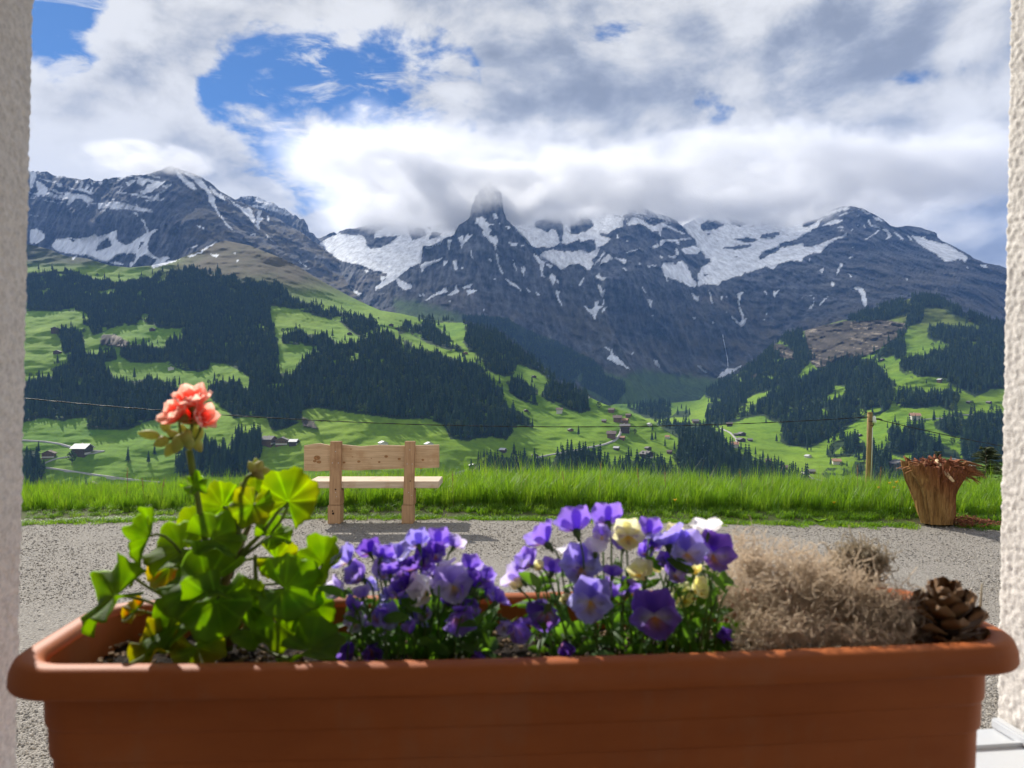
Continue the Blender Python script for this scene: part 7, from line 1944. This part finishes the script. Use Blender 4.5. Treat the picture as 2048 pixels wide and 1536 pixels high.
# flowers in the grass
m_yel = mat_simple('yellow_florets', (0.78, 0.52, 0.02), .6, .15, 200.0, trans=.3); m_fluff = mat_simple('dandelion_fluff', (0.82, 0.82, 0.78), .8, .05, trans=.3)
m_gst = mat_simple('wildflower_stalk', (0.10, 0.17, 0.04), .6, .3, 20.0); m_brown = mat_simple('seed_head', (0.30, 0.20, 0.095), .85, .4, 60.0)
def wild(px, py, kind, label, grp, dd_=8.75):
    top_ = P(px, py, dd_); base_ = Vector((top_.x + random.uniform(-.06, .06), dd_, .03))
    nm = {'y': 'yellow_wildflower', 'c': 'dandelion_clock', 's': 'seed_stalk'}[kind]
    o = empty(nm, base_, label, {'y': 'wildflower', 'c': 'dandelion', 's': 'grass stalk'}[kind], grp); inv_ = Matrix.Translation(-base_)
    mb = MB(); mb.tube(bez(base_, (base_ + top_) / 2 + Vector((random.uniform(-.03, .03), 0, 0)), top_, 7), .0028, 5); s_ = mb.build('stalk', [m_gst if kind != 's' else m_brown], None, True); s_.parent = o; s_.matrix_parent_inverse = inv_
    mb = MB()
    if kind == 'y':
        for k in range(12):
            a = k * math.pi / 6; d_ = Vector((math.cos(a), math.sin(a) * .9, .35 + .2 * math.sin(3 * a)))
            mb.add([top_, top_ + d_ * .021 + Vector((0, 0, .004)).cross(d_).normalized() * .005, top_ + d_ * .026, top_ + d_ * .021 - Vector((0, 0, 1)).cross(d_).normalized() * .005], [(0, 1, 2, 3)])
        mb.tube([top_ + Vector((0, 0, -.012)), top_, top_ + Vector((0, 0, .010))], [.005, .013, .006], 8)
        h_ = mb.build('flower_head', [m_yel], None)
    elif kind == 'c':
        for k in range(140):
            u_ = random.uniform(-1, 1); th = random.uniform(0, 6.28); d_ = Vector((math.sqrt(1 - u_ * u_) * math.cos(th), math.sqrt(1 - u_ * u_) * math.sin(th), u_)); e_ = d_.orthogonal().normalized()
            mb.add([top_ + d_ * .004, top_ + d_ * .021 + e_ * .004, top_ + d_ * .023, top_ + d_ * .021 - e_ * .004], [(0, 1, 2, 3)])
        h_ = mb.build('seed_head', [m_fluff], None)
    else:
        ax_ = (top_ - base_).normalized()
        for k in range(46):
            q = -.03 + .11 * random.random(); p_ = top_ - ax_ * q; a = random.uniform(0, 6.28); d_ = Vector((math.cos(a), math.sin(a), .8))
            mb.add([p_, p_ + d_ * .008 + Vector((.0025, 0, 0)), p_ + d_ * .013, p_ + d_ * .008 - Vector((.0025, 0, 0))], [(0, 1, 2, 3)])
        h_ = mb.build('seed_head', [m_brown], None)
    h_.parent = o; h_.matrix_parent_inverse = inv_
wild(403, 955, 'c', 'upper dandelion clock right of the geranium stalk', None); wild(430, 967, 'c', 'lower dandelion clock left of the drooping geranium buds', None); wild(1795, 982, 'c', 'dandelion clock below the yellow flowers left of the stump', None)
YL = [(842, 936, 'tall yellow flower beside the right end of the bench back'), (838, 954, 'lower yellow flower under the right end of the bench back'), (1779, 966, 'left of the three yellow flowers beside the stump'), (1793, 964, 'tallest yellow flower in the cluster left of the stump'), (1787, 975, 'lower yellow flower in the cluster left of the stump'), (1826, 968, 'yellow flower touching the left lip of the stump'), (1757, 975, 'yellow flower close to the foot of the pole'), (1832, 1014, 'yellow flower low beside the left side of the stump'), (1668, 1005, 'lone yellow flower low in the grass left of the pole'), (1350, 1000, 'yellow flower in the grass above the cream violas'), (1437, 985, 'yellow flower in the long grass above the dried cushion'), (1925, 1013, 'yellow flower low in the grass right of the stump')]
for px, py, lab in YL: wild(px, py, 'y', lab, None, 8.3 if py > 990 else 8.75)
SL = [(1202, 928, 'tall brown seed stalk above the grass in the middle'), (1125, 948, 'reddish seed head over the grass left of the tall stalk'), (1275, 942, 'thin brown seed stalk right of the tall one'), (255, 942, 'brown seed stalk on the far left over the pasture'), (285, 962, 'short brown seed stalk left of the geranium stalk'), (328, 962, 'second brown seed stalk near the geranium stalk'), (1480, 945, 'reddish dry stalk in front of the gorge wood'), (1715, 935, 'thin dry stalk just left of the pole'), (1762, 940, 'pale stalk just right of the pole'), (1815, 938, 'thin stalk between the big chalet and the stump'), (1330, 950, 'brown seed stalk over the low wood'), (905, 948, 'thin seed stalk right of the bench')]
for px, py, lab in SL: wild(px, py, 's', lab, None)
# a low broad-leaved weed at the gravel edge
mb = MB(); wp = Vector((bx(1640, 7.95), 7.97, .015))
for k in range(16):
    a = k * .39 + random.uniform(-.1, .1); d_ = Vector((math.cos(a), math.sin(a), .45)).normalized(); s_ = d_.cross(Vector((0, 0, 1))).normalized(); L_ = random.uniform(.07, .12)
    mb.add([wp, wp + d_ * L_ * .5 + s_ * .018, wp + d_ * L_, wp + d_ * L_ * .5 - s_ * .018], [(0, 1, 2, 3)])
tag(mb.build('weed', [m_blade], None), 'low leafy weed rosette at the gravel edge left of the stump', 'weed')
# young spruces just below the edge
def young_spruce(px, py_top, wpx, dd_, label, seed):
    r = random.Random(seed); top_ = P(px, py_top, dd_); H_ = 2.6; base_ = top_ - Vector((0, 0, H_)); k = dd_ / F
    o = empty('young_spruce', base_, label, 'tree'); inv_ = Matrix.Translation(-base_)
    mb = MB(); mb.tube([base_, base_ + Vector((.01, 0, H_ * .5)), top_], [.06, .035, .006], 7); tr_ = mb.build('trunk', [m_bark], None, True); tr_.parent = o; tr_.matrix_parent_inverse = inv_
    mb = MB(); RW = wpx * k / 2
    for i in range(430):
        f_ = r.random() ** .8; z_ = H_ * (1 - f_ * .85); a = r.uniform(0, 6.28); L_ = RW * min(1.5, .12 + f_ * 3.2) * r.uniform(.6, 1.1)
        d_ = Vector((math.cos(a), math.sin(a), -.10 + .45 * (1 - f_))); p0 = base_ + Vector((0, 0, z_))
        for q in range(9):
            u_ = (q + .5) / 9; c_ = p0 + d_ * L_ * u_ + Vector((0, 0, -.25 * L_ * u_ * u_))
            for s2 in (-1, 1):
                e_ = (d_ + Vector((-math.sin(a), math.cos(a), 0)) * s2 * .9 + Vector((0, 0, r.uniform(-.3, .3)))).normalized() * r.uniform(.05, .09) * (1.1 - u_ * .4)
                w_ = e_.orthogonal().normalized() * .016
                mb.add([c_ - w_, c_ + e_, c_ + w_], [(0, 1, 2)])
    cr_ = mb.build('crown', [m_spr2], None); cr_.parent = o; cr_.matrix_parent_inverse = inv_
m_spr2 = mat_simple('young_spruce_needles', (0.07, 0.085, 0.03), .8, .4, 9.0, trans=.2, col2=(0.025, 0.04, 0.018))
young_spruce(1972, 893, 125, 14.0, 'young spruce just below the edge beside the right wall', 5)
young_spruce(1876, 904, 46, 16.0, 'slim top of a young spruce behind the stump', 6)
